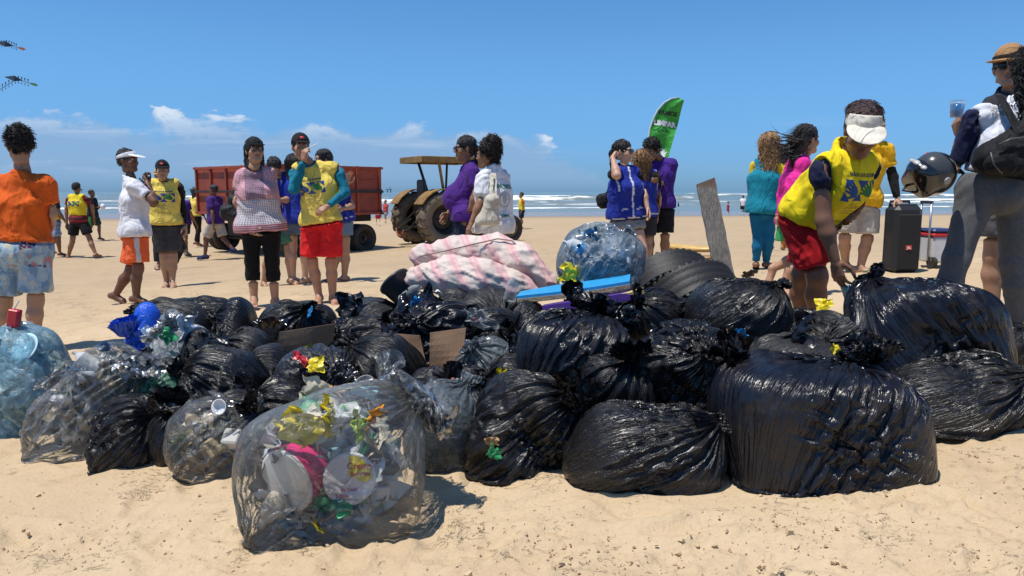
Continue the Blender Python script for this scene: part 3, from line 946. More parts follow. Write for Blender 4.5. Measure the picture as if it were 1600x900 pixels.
    lip[:nb] = 0; lip[nb + ne:] = 0
    col[:] = (lip * 0.9)[:, None]
    body = mesh_obj('body', V, Fc, skin(skin_c), root, col=col)
    # ---- face pieces
    if face and d < 13:
        for m in (-1, 1):
            e = MB().ball(hp(0.031 * m, 0.079, 0.004), np.array([0.0135, 0.0115, 0.0085]) * hs, 10, 7, ax=HX).build('eye', plain('eye_white', (0.62, 0.58, 0.54), 0.25), root, smooth=True)
            MB().ball(hp(0.031 * m, 0.0865, 0.003), np.array([0.0065, 0.005, 0.0068]) * hs, 8, 6, ax=HX).build('iris', plain('iris', (0.012, 0.007, 0.005), 0.15), e, smooth=True)
            MB().tube([hp(0.014 * m, 0.093, 0.019), hp(0.030 * m, 0.091, 0.026), hp(0.050 * m, 0.075, 0.020)], [0.0042 * hs, 0.0048 * hs, 0.002 * hs], 6).build('eyebrow', plain('eyebrow', (0.015, 0.011, 0.009), 0.8), root, smooth=True)
    ctx = dict(root=root, j=j, s=s, HX=HX, hp=hp, hs=hs, up=up, fwd=fwd, sl=sl, hl=hl, hip=hip, sh=sh, tl=tl, hb=hb, hf=hf, torso=torso, limb=limb, d=d, H=H, toe=J_toe, Lf=Lf, F=F, fat=fat, Z=Z)
    ctx['layers'] = [[body, V, Fc]]; ctx['capped'] = head_gear['kind'] if head_gear else None
    if hair: make_hair(ctx, hair, hair_c)
    for g in garments: garment(ctx, **g)
    if head_gear: gear(ctx, **head_gear)
    if glasses:
        G = Solid()
        for m in (-1, 1):
            G.ell(hp(0.033 * m, 0.098, 0.003), np.array([0.028, 0.010, 0.022]) * hs, HX, k=0.003)
            if glasses != 'clear': G.cone(hp(0.055 * m, 0.090, 0.010), hp(0.080 * m, 0.0, 0.006), 0.004 * hs, k=0.004)
            else: G.cut_ell(hp(0.033 * m, 0.100, 0.003), np.array([0.024, 0.03, 0.018]) * hs, HX, k=0.001); G.cone(hp(0.058 * m, 0.092, 0.008), hp(0.079 * m, 0.0, 0.004), 0.0024 * hs, k=0.002)
        G.cone(hp(-0.012, 0.104, 0.008), hp(0.012, 0.104, 0.008), 0.004 * hs, k=0.003)
        v, f = G.mesh(max(0.0026, 0.0006 * d))
        mesh_obj('sunglasses' if glasses != 'clear' else 'spectacles', v, f, plain('dark_lens', (0.008, 0.008, 0.01), 0.12), root)
    if shoes: make_shoes(ctx, **shoes)
    ctx['body'] = body
    return ctx

def make_hair(c, kind, col):
    hp, hs, HX, s = c['hp'], c['hs'], c['HX'], c['s']
    S = Solid(); amp = 0.004; fq = 60; curly = False
    cap = lambda ex: S.ell(hp(0, -0.022, 0.040), np.array([0.078 + ex, 0.096 + ex, 0.088 + ex]) * hs, HX, k=0.015)
    cut = lambda y=0.137, z=-0.005, rz=0.118: S.cut_ell(hp(0, y, z - 0.045), np.array([0.074, 0.085, rz]) * hs, HX, k=0.012)
    if kind == 'short':
        cap(0.006); S.ell(hp(0, -0.055, -0.01), np.array([0.066, 0.052, 0.06]) * hs, HX, k=0.02); cut()
        S.plane(hp(0, 0, -0.05), -HX[2])
    elif kind == 'crop':
        cap(0.003); S.ell(hp(0, -0.055, -0.01), np.array([0.064, 0.05, 0.055]) * hs, HX, k=0.02); cut(); S.plane(hp(0, 0, -0.045), -HX[2])
    elif kind == 'curly':
        cap(0.009); S.ell(hp(0, 0.01, 0.080), np.array([0.066, 0.076, 0.048]) * hs, HX, k=0.03)
        S.ell(hp(0, -0.065, 0.0), np.array([0.072, 0.05, 0.065]) * hs, HX, k=0.02); cut(); S.plane(hp(0, 0, -0.055), -HX[2]); amp = 0.014; fq = 42; curly = True
    elif kind == 'afro':
        S.ell(hp(0, -0.035, 0.065), np.array([0.105, 0.105, 0.105]) * hs, HX, k=0.02); S.ell(hp(0, -0.06, 0.13), np.array([0.075, 0.07, 0.06]) * hs, HX, k=0.03)
        S.cone(hp(0, -0.09, 0.0), hp(0, -0.10, -0.05), 0.05 * hs, 0.03 * hs, k=0.03); cut(); amp = 0.018; fq = 36; curly = True
    elif kind in ('long', 'longcurly'):
        ex = 0.008 if kind == 'long' else 0.02
        cap(ex)
        L = 0.24 if kind == 'long' else 0.30
        w = 0.040 if kind == 'long' else 0.058
        for m in (-1, -0.4, 0.4, 1):
            S.cone(hp(0.050 * m, -0.070 + 0.012 * abs(m), 0.03), hp(0.066 * m, -0.090 + 0.035 * abs(m), -L + 0.03 * abs(m)), w * hs, (w - 0.018) * hs, k=0.02)
        cut(0.130, 0.0, 0.125); S.cut_ell(hp(0, 0.10, -0.10), np.array([0.085, 0.075, 0.12]) * hs, HX, k=0.01); S.cut_cone(c['j']['neck'] + c['fwd'] * 0.08, hp(0, 0.12, -0.16), 0.07 * s, 0.06 * s)
        if kind == 'longcurly': amp = 0.018; fq = 34; curly = True
        else: amp = 0.006; fq = 40
    elif kind == 'tied':
        cap(0.006); S.ell(hp(0, -0.06, -0.01), np.array([0.066, 0.05, 0.06]) * hs, HX, k=0.02); cut(); S.plane(hp(0, 0.02, -0.07), -HX[2])
        S.ell(hp(0, -0.125, 0.0), np.array([0.035, 0.03, 0.035]) * hs, HX, k=0.012); S.cone(hp(0, -0.130, -0.01), hp(0.01, -0.120, -0.20), 0.032 * hs, 0.014 * hs, k=0.012)
    elif kind == 'blown':
        cap(0.009); cut()
        S.ell(hp(0, -0.07, -0.02), np.array([0.07, 0.06, 0.085]) * hs, HX, k=0.03)
        a = hp(0, -0.09, -0.02)
        S.cone(a, hp(0, -0.14, -0.20), 0.06 * hs, 0.028 * hs, k=0.03)
    elif kind == 'updo':
        cap(0.008); S.ell(hp(0, -0.05, 0.0), np.array([0.07, 0.055, 0.07]) * hs, HX, k=0.02); cut(); S.plane(hp(0, 0.02, -0.06), -HX[2])
        S.ell(hp(0, -0.075, 0.075), np.array([0.085, 0.065, 0.06]) * hs, HX, k=0.03)
    h = max(0.006, 0.0011 * c['d'])
    v, f = S.mesh(h)
    if len(v) == 0: return
    n = vnormals(v, f); loc = (v - hp(0, 0, 0)) @ HX.T
    if curly: dsp = amp * (np.abs(pnoise(loc * fq + 5)) * 1.6 - 0.4 + 0.5 * pnoise(loc * fq * 2.1))
    else: dsp = 1.3 * amp * fbm(loc * np.array([fq, fq, fq * 0.25]), 2) + amp * 1.2 * np.clip(1 - 3 * np.abs(pnoise(loc * np.array([28, 28, 7.0]) + 3)), -0.3, 1)
    v = v + n * (dsp * hs)[:, None]; f = f.tolist()
    if c['d'] < 13:                                           # locks and curls that break the outline
        rs = np.random.RandomState(int(c['d'] * 1000) % 9999); V = []; k0 = len(v)
        pick = rs.choice(len(v), min(len(v), 420 if curly else 300), replace=False)
        dn = -HX[2]; bk = -HX[1]
        for i in pick:
            nn = n[i]; t = nrm(dn * 1.0 + bk * 0.35 + rs.normal(size=3) * 0.25); t = nrm(t - nn * np.dot(t, nn))
            if loc[i, 1] > 0.06 * hs and loc[i, 2] < 0.09 * hs: continue
            if c['capped'] and loc[i, 2] > (0.015 if c['capped'] != 'visor' else 0.0) * hs and (c['capped'] != 'visor' or loc[i, 2] < 0.10 * hs): continue
            r0 = (0.0045 if curly else 0.0032) * hs; m = 6 if curly else 5
            L = {'curly': 0.018, 'afro': 0.045, 'longcurly': 0.085, 'long': 0.07, 'blown': 0.10, 'tied': 0.05, 'updo': 0.05}.get(kind, 0.020) * hs * rs.uniform(0.6, 1.3)
            e2 = np.cross(nn, t); ph0 = rs.uniform(0, 6.28); ring = []; fly = rs.rand()
            wind = np.array([-1.0, 0.1, 0.05]) if kind == 'blown' else np.zeros(3)
            for q in range(m):
                u = q / (m - 1)
                if curly:
                    ca = ph0 + u * 7.5; rad_ = (0.010 + 0.004 * u) * hs
                    p = v[i] + t * L * u + nn * (0.004 + 0.010 * u) * hs * 0.8 + (math.cos(ca) * nn + math.sin(ca) * e2) * rad_ * min(1, u * 2)
                else:
                    p = v[i] + t * L * u + nn * ((0.003 + 0.008 * u * u) * hs * (0.4 + 0.9 * fly) - (L * u) ** 2 / (0.19 * hs)) + wind * L * u * u * 0.8 + e2 * 0.004 * hs * math.sin(ph0 + 5 * u)
                ring.append(p)
            base = k0 + len(V)
            for q, p in enumerate(ring):
                rr = r0 * (1 - 0.75 * q / (m - 1))
                for w in range(3):
                    an = w * 2.094; V.append(p + (math.cos(an) * nn + math.sin(an) * e2) * rr)
            for q in range(m - 1):
                for w in range(3): f.append((base + q * 3 + w, base + q * 3 + (w + 1) % 3, base + q * 3 + 3 + (w + 1) % 3, base + q * 3 + 3 + w))
        if kind == 'blown':
            for q in range(46):
                p0 = hp(rs.uniform(-0.05, 0.05), -0.10, rs.uniform(-0.16, 0.03)); base = k0 + len(V); L = rs.uniform(0.12, 0.30); dz = rs.uniform(-0.10, 0.05); ph0 = rs.uniform(0, 6)
                for s_ in range(8):
                    u = s_ / 7; p = p0 + np.array([-L * u, 0.03 * math.sin(ph0 + 3 * u), dz * u + 0.035 * math.sin(ph0 + 4.5 * u) * u + 0.05 * u * u]); rr = 0.006 * (1 - 0.8 * u)
                    for w in range(3):
                        an = w * 2.094; V.append(p + np.array([0, math.cos(an), math.sin(an)]) * rr)
                for s_ in range(7):
                    for w in range(3): f.append((base + s_ * 3 + w, base + s_ * 3 + (w + 1) % 3, base + s_ * 3 + 3 + (w + 1) % 3, base + s_ * 3 + 3 + w))
        if V: v = np.concatenate([v, np.array(V)])
    mesh_obj('hair', v, f, hairmat(col, curly), c['root'])

def garment(c, kind, col=(0.5, 0.5, 0.5), name=None, loose=0.018, sleeve=0.55, hem=0.0, length=0.7, flare=0.02, trim=None, paint=None, mat=None,
            neck_r=0.080, neck_f=0.03, wr=0.005, waist=0.10, drape=0.0, emblem=None, lower=None, vneck=0.0, armhole=0.054):
    j, s, up, fwd, sl, hl = c['j'], c['s'], c['up'], c['fwd'], c['sl'], c['hl']
    S = Solid()
    if kind in ('tee', 'vest'):
        c['torso'](S, loose, k=0.055, low=max(0.0, hem) * s if hem > 0.02 else 0.0, drape=drape)
        chc = c['sh'] - up * c['tl'] * 0.28
        for m in (-1, 1):                                    # cloth falls straight from chest to hem
            S.cone(chc + sl * 0.062 * m * s, c['hip'] + hl * 0.048 * m * s, 0.103 * s * (0.55 + 0.45 * c['fat']) + loose, 0.103 * s * (0.6 + 0.4 * c['fat']) + loose + drape, k=0.04)
        if kind == 'tee':
            for sd in 'LR':
                a, b, w = j['sh' + sd], j['el' + sd], j['wr' + sd]
                la = 0.5 + 0.5 * c['fat']
                S.cone(a, a + (b - a) * 0.2, 0.051 * s * la + loose * 0.5, 0.050 * s * la + loose * 0.6, k=0.03)
                if sleeve <= 1.0:
                    e = a + (b - a) * sleeve
                    S.cone(a, e, 0.054 * s * la + loose * 0.6, (0.050 - 0.010 * sleeve) * s * la + loose * 0.9, k=0.03, flat=True)
                else:
                    S.cone(a, b, 0.054 * s * la + loose * 0.5, 0.043 * s * la + loose * 0.35, k=0.03)
                    e = b + (w - b) * (sleeve - 1)
                    S.cone(b, e, 0.044 * s * la + loose * 0.35, 0.030 * s * la + loose * 0.25, k=0.025, flat=True)
        else:
            for sd in 'LR': S.cone(j['sh' + sd] - sl * 0.005 * (1 if sd == 'L' else -1), j['sh' + sd] - sl * 0.03 * (1 if sd == 'L' else -1) + up * 0.012, 0.050 * s + loose * 0.5, k=0.03)
        if kind == 'vest':
            for sd, m in (('L', 1), ('R', -1)):              # open arm holes
                q0 = j['sh' + sd] + sl * m * 0.035 * s - up * 0.01 * s; q1 = j['sh' + sd] + (j['el' + sd] - j['sh' + sd]) * 0.38 + sl * m * 0.02 * s
                S.cut_cone(q0, q1, armhole * s, (armhole + 0.004) * s, k=0.012)
        S.plane(c['hip'] - up * hem * s, -up)
        S.cut_ell(j['neck'] + up * 0.045 * s + fwd * neck_f * s, neck_r * s, k=0.006)
        if vneck: S.cut_cone(j['neck'] + fwd * 0.09 * s, j['neck'] + fwd * 0.14 * s - up * vneck * s, 0.05 * s, 0.01 * s, k=0.006)
        nm = name or ('shirt' if kind == 'tee' else 'vest')
    elif kind in ('shorts', 'leggings'):
        tight = kind == 'leggings'
        k = 0.03
        fa = c['fat']
        S.cone(j['hipR'] + up * 0.02 * s, j['hipL'] + up * 0.02 * s, 0.107 * s * (0.6 + 0.4 * fa) + loose, k=k)
        S.ell(c['hip'] - fwd * 0.045 * s - up * 0.01 * s, 0.106 * s * (0.6 + 0.4 * fa) + loose, k=k)
        S.cone(c['hip'] + up * 0.06 * s - sl * 0.055 * s * fa, c['hip'] + up * 0.06 * s + sl * 0.055 * s * fa, 0.106 * s * (0.5 + 0.5 * fa) + loose, k=k)
        for sd in 'LR':
            a, b, w = j['hip' + sd], j['kn' + sd], j['an' + sd]
            la = 0.5 + 0.5 * c['fat']
            if length <= 1.0:
                e = a + (b - a) * length
                S.cone(a - up * 0.02 * s, e, 0.090 * s * la + loose, (0.090 - 0.034 * length) * s * la + loose + flare, k=0.02, flat=True)
                S.ell(a - up * 0.02 * s, 0.090 * s * la + loose, k=k)
            else:
                S.cone(a - up * 0.02 * s, b, 0.090 * s * la + loose, 0.056 * s * la + loose, k=k)
                m = b + (w - b) * 0.32; bk = fwd * -0.014 * s
                t = length - 1
                if t > 0.34:
                    S.cone(b, m + bk, 0.054 * s * la + loose, 0.057 * s * la + loose, k=k)
                    e = m + bk + (w - m - bk) * (t - 0.32) / 0.68
                    S.cone(m + bk, e, 0.057 * s * la + loose, (0.057 - 0.022 * (t - 0.32) / 0.68) * s * la + loose + flare, k=0.015, flat=True)
                else:
                    e = b + (w - b) * t
                    S.cone(b, e, 0.055 * s * la + loose, 0.056 * s * la + loose + flare, k=0.015, flat=True)
        S.plane(c['hip'] + up * waist * s, up)
        nm = name or ('shorts' if kind == 'shorts' else 'leggings')
    elif kind == 'skirt':
        S.cone(j['hipR'] + up * 0.02 * s, j['hipL'] + up * 0.02 * s, 0.114 * s + loose, k=0.03)
        S.cone(c['hip'] + up * 0.05, c['hip'] - up * length * s, 0.15 * s + loose, 0.17 * s + loose, k=0.03, flat=True)
        S.plane(c['hip'] + up * waist * s, up); nm = name or 'skirt'
    h = c['hb'] * 0.95
    v, f = S.mesh(h)
    if len(v) == 0: return None
    n = vnormals(v, f)
    lo = (v - c['hip']) / s
    q = np.stack([lo @ sl, lo @ fwd, lo @ up], 1)
    seed = len(nm) * 1.3 + c['d'] * 3.7
    if wr:
        warp = pnoise(q * 3.0 + seed)[:, None] * np.array([0.9, 0.9, 0.5])
        w1 = fbm(q * np.array([7, 7, 2.6]) + warp + seed, 2)
        w2 = 1 - np.abs(pnoise(q * np.array([9, 9, 4.0]) + warp * 2 + np.stack([q[:, 2] * 5, q[:, 2] * 5, 0 * q[:, 2]], 1) + seed + 9)) * 2.6
        v = v + n * ((w1 * 1.0 + 0.9 * np.clip(w2, -0.4, 1) + 0.15) * wr * s)[:, None]
    colr = np.tile(np.array(col, float), (len(v), 1)); vcol = False
    if paint == 'coords':
        colr = np.stack([np.arctan2(q[:, 0], q[:, 1]) / (2 * math.pi) + 0.5, q[:, 2] + 0.5, np.abs(q[:, 0])], 1); vcol = True
    elif paint is not None:
        r_ = paint(q, v, c, colr); colr = r_ if r_ is not None else colr; vcol = True
    for L in c['layers']:                              # whatever lies under the cloth sinks below it
        sd = S.at(L[1]); m = (sd > -0.05) & (sd < 0.022)
        if m.any():
            nn = vnormals(L[1], L[2])
            push = np.where(m, np.clip(sd + 0.016 + wr * 0.8, 0, 0.03), 0) * np.clip((0.022 - sd) / 0.012, 0, 1)
            L[1] = L[1] - nn * push[:, None]
            L[0].data.vertices.foreach_set('co', (L[1] - wloc(c['root'])).ravel()); L[0].data.update()
    o = mesh_obj(nm, v, f, mat or cloth(tuple(col) if not vcol else 0, vcol=vcol, fold=0.12 if kind == 'leggings' and loose < 0.01 else 0.5), c['root'], col=colr if vcol else None)
    c['last'] = o; c[nm] = (o, v, f); c['layers'].append([o, v, f])
    for e_ in ([emblem] if isinstance(emblem, str) else (emblem or [])): vest_print(c, o, v, f, e_)
    return o

def decal(parent, V, F, polys, origin, right, up_, mat, name='print', off=0.003, maxedge=0.02):
    """flat print laid onto a garment: polys = list of (verts2d, faces)"""
    right, up_ = nrm(right), nrm(up_); dirn = nrm(np.cross(up_, right))      # into the cloth
    t = BVHTree.FromPolygons([Vector(x) for x in V], [tuple(map(int, q)) for q in F])
    bm = bmesh.new()
    for vs, fs in polys:
        bv = [bm.verts.new((x, y, 0)) for x, y in vs]
        for q in fs:
            try: bm.faces.new([bv[i] for i in q])
            except ValueError: pass
    bmesh.ops.triangulate(bm, faces=bm.faces[:])
    for _ in range(3):
        L = [e for e in bm.edges if e.calc_length() > maxedge]
        if not L: break
        bmesh.ops.subdivide_edges(bm, edges=L, cuts=1)
        bmesh.ops.triangulate(bm, faces=[x for x in bm.faces if len(x.verts) > 3])
    out = []
    for x in bm.verts:
        p0 = np.asarray(origin) + right * x.co.x + up_ * x.co.y - dirn * 0.25
        hit = t.ray_cast(Vector(p0), Vector(dirn), 0.6)
        out.append(np.array(hit[0]) - dirn * off if hit[0] is not None else None)
    bm.verts.index_update()
    fs = [[v.index for v in q.verts] for q in bm.faces]
    fs = [q for q in fs if all(out[i] is not None for i in q)]
    bm.free()
    good = sorted({i for q in fs for i in q}); mp = {g: k for k, g in enumerate(good)}
    if not fs: return None
    return mesh_obj(name, [out[i] for i in good], [tuple(mp[i] for i in q) for q in fs], mat, parent, smooth=False)
def text_poly(body, size, x=0, y=0, align='CENTER', bold=0.0, shear=0.0):
    cu = bpy.data.curves.new('lettering', 'FONT'); cu.body = body; cu.size = size; cu.align_x = align; cu.offset = bold; cu.shear = shear
    cu.resolution_u = 2
    o = bpy.data.objects.new('lettering', cu); COL.objects.link(o)
    dg = bpy.context.evaluated_depsgraph_get(); dg.update()
    me = o.evaluated_get(dg).to_mesh()
    vs = [(v.co.x + x, v.co.y + y) for v in me.vertices]; fs = [tuple(p.vertices) for p in me.polygons]
    o.evaluated_get(dg).to_mesh_clear()
    bpy.data.objects.remove(o); bpy.data.curves.remove(cu)
    return (vs, fs)
def quadp(x0, y0, x1, y1): return ([(x0, y0), (x1, y0), (x1, y1), (x0, y1)], [(0, 1, 2, 3)])
def hand_shape(cx, cy, s, ang, flip=1):
    """an open hand seen flat"""
    out = []
    def blob(x0, y0, x1, y1, r0, r1):
        d = np.array([x1 - x0, y1 - y0]); L = np.linalg.norm(d); d /= L; nn = np.array([-d[1], d[0]])
        pts = []
        for k in range(6):
            a = math.pi * k / 5; pts.append(np.array([x1, y1]) + r1 * (math.cos(a) * -nn * -1 + math.sin(a) * d))
        for k in range(6):
            a = math.pi * k / 5; pts.append(np.array([x0, y0]) + r0 * (-math.cos(a) * nn - math.sin(a) * d))
        ca, sa = math.cos(ang), math.sin(ang)
        vs = [(cx + s * (flip * p[0] * ca - p[1] * sa), cy + s * (flip * p[0] * sa + p[1] * ca)) for p in pts]
        out.append((vs, [tuple(range(12))] if flip > 0 else [tuple(range(11, -1, -1))]))
    blob(0, -0.25, 0, 0.05, 0.20, 0.27)
    for i, (x, l) in enumerate(((-0.21, 0.40), (-0.08, 0.52), (0.07, 0.50), (0.21, 0.36))): blob(x * 0.9, 0.15, x * 1.35, 0.2 + l * 0.8, 0.062, 0.055)
    blob(0.18, -0.15, 0.46, 0.12, 0.075, 0.06)
    return out
C_BLUE, C_GREEN, C_INK = (0.012, 0.06, 0.22), (0.02, 0.17, 0.05), (0.03, 0.04, 0.07)
def vest_print(c, o, V, F, side):
    s = c['s']; up = c['up']; f = c['fwd'] if side == 'front' else -c['fwd']
    r = np.cross(up, f); r = nrm(r)
    w = 0.135 * s
    org = c['hip'] + up * c['tl'] * (0.60 if side == 'front' else 0.66) + f * 0.1
    hh = w * 0.42
    ink = plain('vest_ink', C_INK, 0.8); bl = plain('vest_blue', C_BLUE, 0.8); gr = plain('vest_green', C_GREEN, 0.8)
    tri = [([(-w, hh), (-w * 0.60, hh), (-w, hh * 0.1)], [(0, 1, 2)]), ([(w, hh), (w, hh * 0.1), (w * 0.60, hh)], [(0, 1, 2)]),
           ([(-w, -hh), (-w, -hh * 0.1), (-w * 0.60, -hh)], [(0, 1, 2)]), ([(w, -hh), (w * 0.60, -hh), (w, -hh * 0.1)], [(0, 1, 2)]),
           ([(-w * 0.34, hh), (w * 0.34, hh), (0, hh * 0.25)], [(0, 1, 2)]), ([(-w * 0.34, -hh), (0, -hh * 0.25), (w * 0.34, -hh)], [(0, 1, 2)])]
    decal(o, V, F, tri + hand_shape(-w * 0.50, 0, w * 0.78, R(60), -1), org, r, up, bl, 'print')
    decal(o, V, F, hand_shape(w * 0.48, 0, w * 0.78, R(70), 1), org, r, up, gr, 'print')
    if c['d'] < 11:
        T = [text_poly('MÃOS QUE AJUDAM', 0.024 * s, 0, hh + 0.018 * s, bold=0.0006), text_poly('A IGREJA DE', 0.013 * s, 0, -hh - 0.03 * s), text_poly('JESUS CRISTO', 0.024 * s, 0, -hh - 0.055 * s),
             text_poly('DOS SANTOS DOS', 0.013 * s, 0, -hh - 0.075 * s), text_poly('ÚLTIMOS DIAS', 0.013 * s, 0, -hh - 0.092 * s), text_poly('Um dia de serviço', 0.022 * s, 0, -hh - 0.15 * s)]
        decal(o, V, F, T, org, r, up, ink, 'lettering')

def gear(c, kind, col=(0.01, 0.01, 0.012), mark=None, tilt=0.0, tall=0.088):
    hp, hs, HX = c['hp'], c['hs'], c['HX']
    h = max(0.004, 0.0008 * c['d'])
    root = c['root']
    fab = cloth(tuple(col), 0.8)
    e = 0.012
    if kind == 'cap':
        S = Solid(); S.ell(hp(0, -0.016, 0.042), np.array([0.076 + e, 0.097 + e, 0.090 + e]) * hs, HX, k=0.01)
        S.ell(hp(0, -0.016, 0.138), 0.008 * hs, k=0.004)
        S.plane(hp(0, 0.06, 0.050), -(HX[2] - 0.22 * HX[1]))
        v, f = S.mesh(h); cap = mesh_obj('cap', v, f, fab, root)
        B = Solid(); B.ell(hp(0, 0.105, 0.043), np.array([0.076, 0.072, 0.010]) * hs, np.stack([HX[0], nrm(HX[1] - 0.18 * HX[2]), nrm(HX[2] + 0.18 * HX[1])]), k=0.01)
        B.plane(hp(0, 0.075, 0.05), -HX[1])
        v, f = B.mesh(h * 0.8); mesh_obj('bill', v, f, fab, cap)
        if mark is not None:
            m = MB().ball(hp(0, 0.100, 0.082), np.array([0.022, 0.006, 0.016]) * hs, 10, 6, ax=np.stack([HX[0], nrm(HX[1] + 0.45 * HX[2]), nrm(HX[2] - 0.45 * HX[1])]))
            m.build('badge', plain('badge', mark, 0.6), cap, smooth=True)
    elif kind == 'visor':
        S = Solid(); S.ell(hp(0, -0.012, 0.040), np.array([0.076 + e, 0.098 + e, 0.094 + e]) * hs, HX, k=0.01)
        S.plane(hp(0, 0.06, 0.036), -(HX[2] - 0.10 * HX[1])); S.plane(hp(0, 0.06, tall), (HX[2] - 0.25 * HX[1]))
        v, f = S.mesh(h); band = mesh_obj('visor', v, f, fab, root)
        B = Solid(); B.ell(hp(0, 0.105, 0.044), np.array([0.094, 0.108, 0.010]) * hs, np.stack([HX[0], nrm(HX[1] - 0.30 * HX[2]), nrm(HX[2] + 0.30 * HX[1])]), k=0.01)
        B.plane(hp(0, 0.070, 0.05), -HX[1])
        v, f = B.mesh(h * 0.8); mesh_obj('bill', v, f, fab, band)
    elif kind in ('hat', 'bucket'):
        S = Solid(); S.ell(hp(0, -0.014, 0.050), np.array([0.078 + e, 0.100 + e, 0.085 + e]) * hs, HX, k=0.01); S.plane(hp(0, 0, 0.045), -HX[2])
        v, f = S.mesh(h); hat = mesh_obj('hat', v, f, fab, root)
        B = Solid(); B.ell(hp(0, 0.0, 0.044), np.array([0.122, 0.145, 0.012]) * hs, np.stack([HX[0], nrm(HX[1] - 0.1 * HX[2]), nrm(HX[2] + 0.1 * HX[1])]), k=0.01)
        v, f = B.mesh(h * 0.8); mesh_obj('brim', v, f, fab, hat)
        Rb = Solid(); Rb.ell(hp(0, -0.014, 0.050), np.array([0.080 + e, 0.102 + e, 0.087 + e]) * hs, HX, k=0.005); Rb.plane(hp(0, 0, 0.048), -HX[2]); Rb.plane(hp(0, 0, 0.070), HX[2])
        v, f = Rb.mesh(h); mesh_obj('hat_band', v, f, cloth((0.02, 0.017, 0.015)), hat)

def make_shoes(c, kind='flipflop', col=(0.05, 0.05, 0.06), sole=(0.6, 0.6, 0.6)):
    s = c['s']
    for sd in 'LR':
        an, toe = c['toe'][sd]
        ff = nrm(toe - an); side = nrm(np.cross(ff, c['Z'])); fu = nrm(np.cross(side, ff))
        heel = an - ff * 0.05 * s - fu * 0.03 * s
        S = Solid()
        if kind == 'flipflop':
            dn = -fu * 0.032 * s
            S.cone(heel + dn, toe + dn * 0.8, 0.036 * s, 0.043 * s, k=0.01)
            S.plane(toe + dn * 0.75, fu); S.plane(toe + dn * 0.75 - fu * 0.016, -fu)
            v, f = S.mesh(max(0.006, 0.001 * c['d'])); 
            o = mesh_obj('flip_flop', v, f, plain('rubber_sole', tuple(sole), 0.7), c['root'])
            tm = toe - ff * 0.035 * s + fu * 0.022 * s
            for m in (-1, 1):
                MB().tube([tm, tm - ff * 0.03 * s + side * 0.028 * m * s + fu * 0.008 * s, tm - ff * 0.08 * s + side * 0.040 * m * s - fu * 0.03 * s], 0.006 * s, 6).build('strap', plain('strap', tuple(col), 0.5), o, smooth=True)
        else:
            S.cone(an + fu * 0.03 * s, heel, 0.046 * s, 0.043 * s, k=0.03); S.cone(heel, toe, 0.040 * s, 0.040 * s, k=0.03); S.cone(an, toe - ff * 0.03 * s, 0.044 * s, 0.036 * s, k=0.03)
            S.plane(an + fu * 0.05 * s, fu)
            v, f = S.mesh(max(0.006, 0.001 * c['d'])); o = mesh_obj('shoe', v, f, cloth(tuple(col)), c['root'])
            B = Solid(); B.cone(heel - fu * 0.028 * s, toe - fu * 0.022 * s, 0.042 * s, 0.043 * s, k=0.01); B.plane(toe - fu * 0.018 * s, fu); B.plane(toe - fu * 0.045 * s, -fu)
            v, f = B.mesh(max(0.006, 0.001 * c['d'])); mesh_obj('sole', v, f, plain('rubber_sole', tuple(sole), 0.7), o)
# ------------------------------------------------------------------ sand, sea
def grid_faces(nr, nc):
    i = np.arange(nr * nc).reshape(nr, nc)
    return np.stack([i[:-1, :-1], i[:-1, 1:], i[1:, 1:], i[1:, :-1]], -1).reshape(-1, 4)
def sand_mat():
    t = NT('beach_sand')
    v = t.tc.outputs['Object']
    big = t.noise(0.55, 5, 0.6, v); mid = t.noise(5, 5, 0.65, v); fine = t.noise(70, 3, 0.6, v); grain = t.noise(620, 2, 0.6, v)
    c = t.mix(t.ramp(big, 0.3, 0.7), (0.49, 0.362, 0.220, 1), (0.56, 0.432, 0.276, 1))
    c = t.mix(t.ramp(mid, 0.46, 0.78, 0, 0.30), c, (0.385, 0.265, 0.15, 1))
    c = t.mix(t.ramp(fine, 0.5, 0.75, 0, 0.28), c, (0.34, 0.235, 0.135, 1))
    c = t.mix(t.ramp(grain, 0.55, 0.72, 0, 0.35), c, (0.26, 0.18, 0.11, 1))
    wet = t.attr('Col')
    sx = t.node('ShaderNodeSeparateColor'); t.l.new(wet, sx.inputs[0])
    c = t.mix(sx.outputs[0], c, (0.20, 0.145, 0.095, 1))
    c = t.mix(sx.outputs[1], c, (0.35, 0.25, 0.147, 1))
    crk = t.ramp(t.math('ABSOLUTE', t.math('SUBTRACT', t.noise(13, 4, 0.6, v, 1.2, stretch=(0.8, 1.3, 1)), 0.5)), 0.0, 0.018, 1.0, 0.0)
    msk = t.ramp(t.noise(3.2, 4, 0.7, v), 0.53, 0.68)
    crk = t.math('MULTIPLY', crk, msk)
    pit = t.math('MULTIPLY', t.ramp(t.noise(48, 2, 0.5, v), 0.62, 0.72), t.ramp(t.noise(3.1, 3, 0.6, v), 0.48, 0.6))
    c = t.mix(t.math('MULTIPLY', crk, 0.25), c, (0.24, 0.165, 0.095, 1))
    b = t.bump(fine, 0.006, 0.8, t.bump(mid, 0.02, 0.5)); b = t.bump(grain, 0.0018, 0.7, b)
    b = t.bump(t.math('ADD', t.math('MULTIPLY', crk, 0.6), pit), -0.009, 1.0, b)
    r = t.node('ShaderNodeMapRange'); t.l.new(sx.outputs[0], r.inputs[0])
    r.inputs[1].default_value = 0.4; r.inputs[2].default_value = 1; r.inputs[3].default_value = 0.93; r.inputs[4].default_value = 0.16
    return t.fin(c, r.outputs[0], b, spec=0.25)
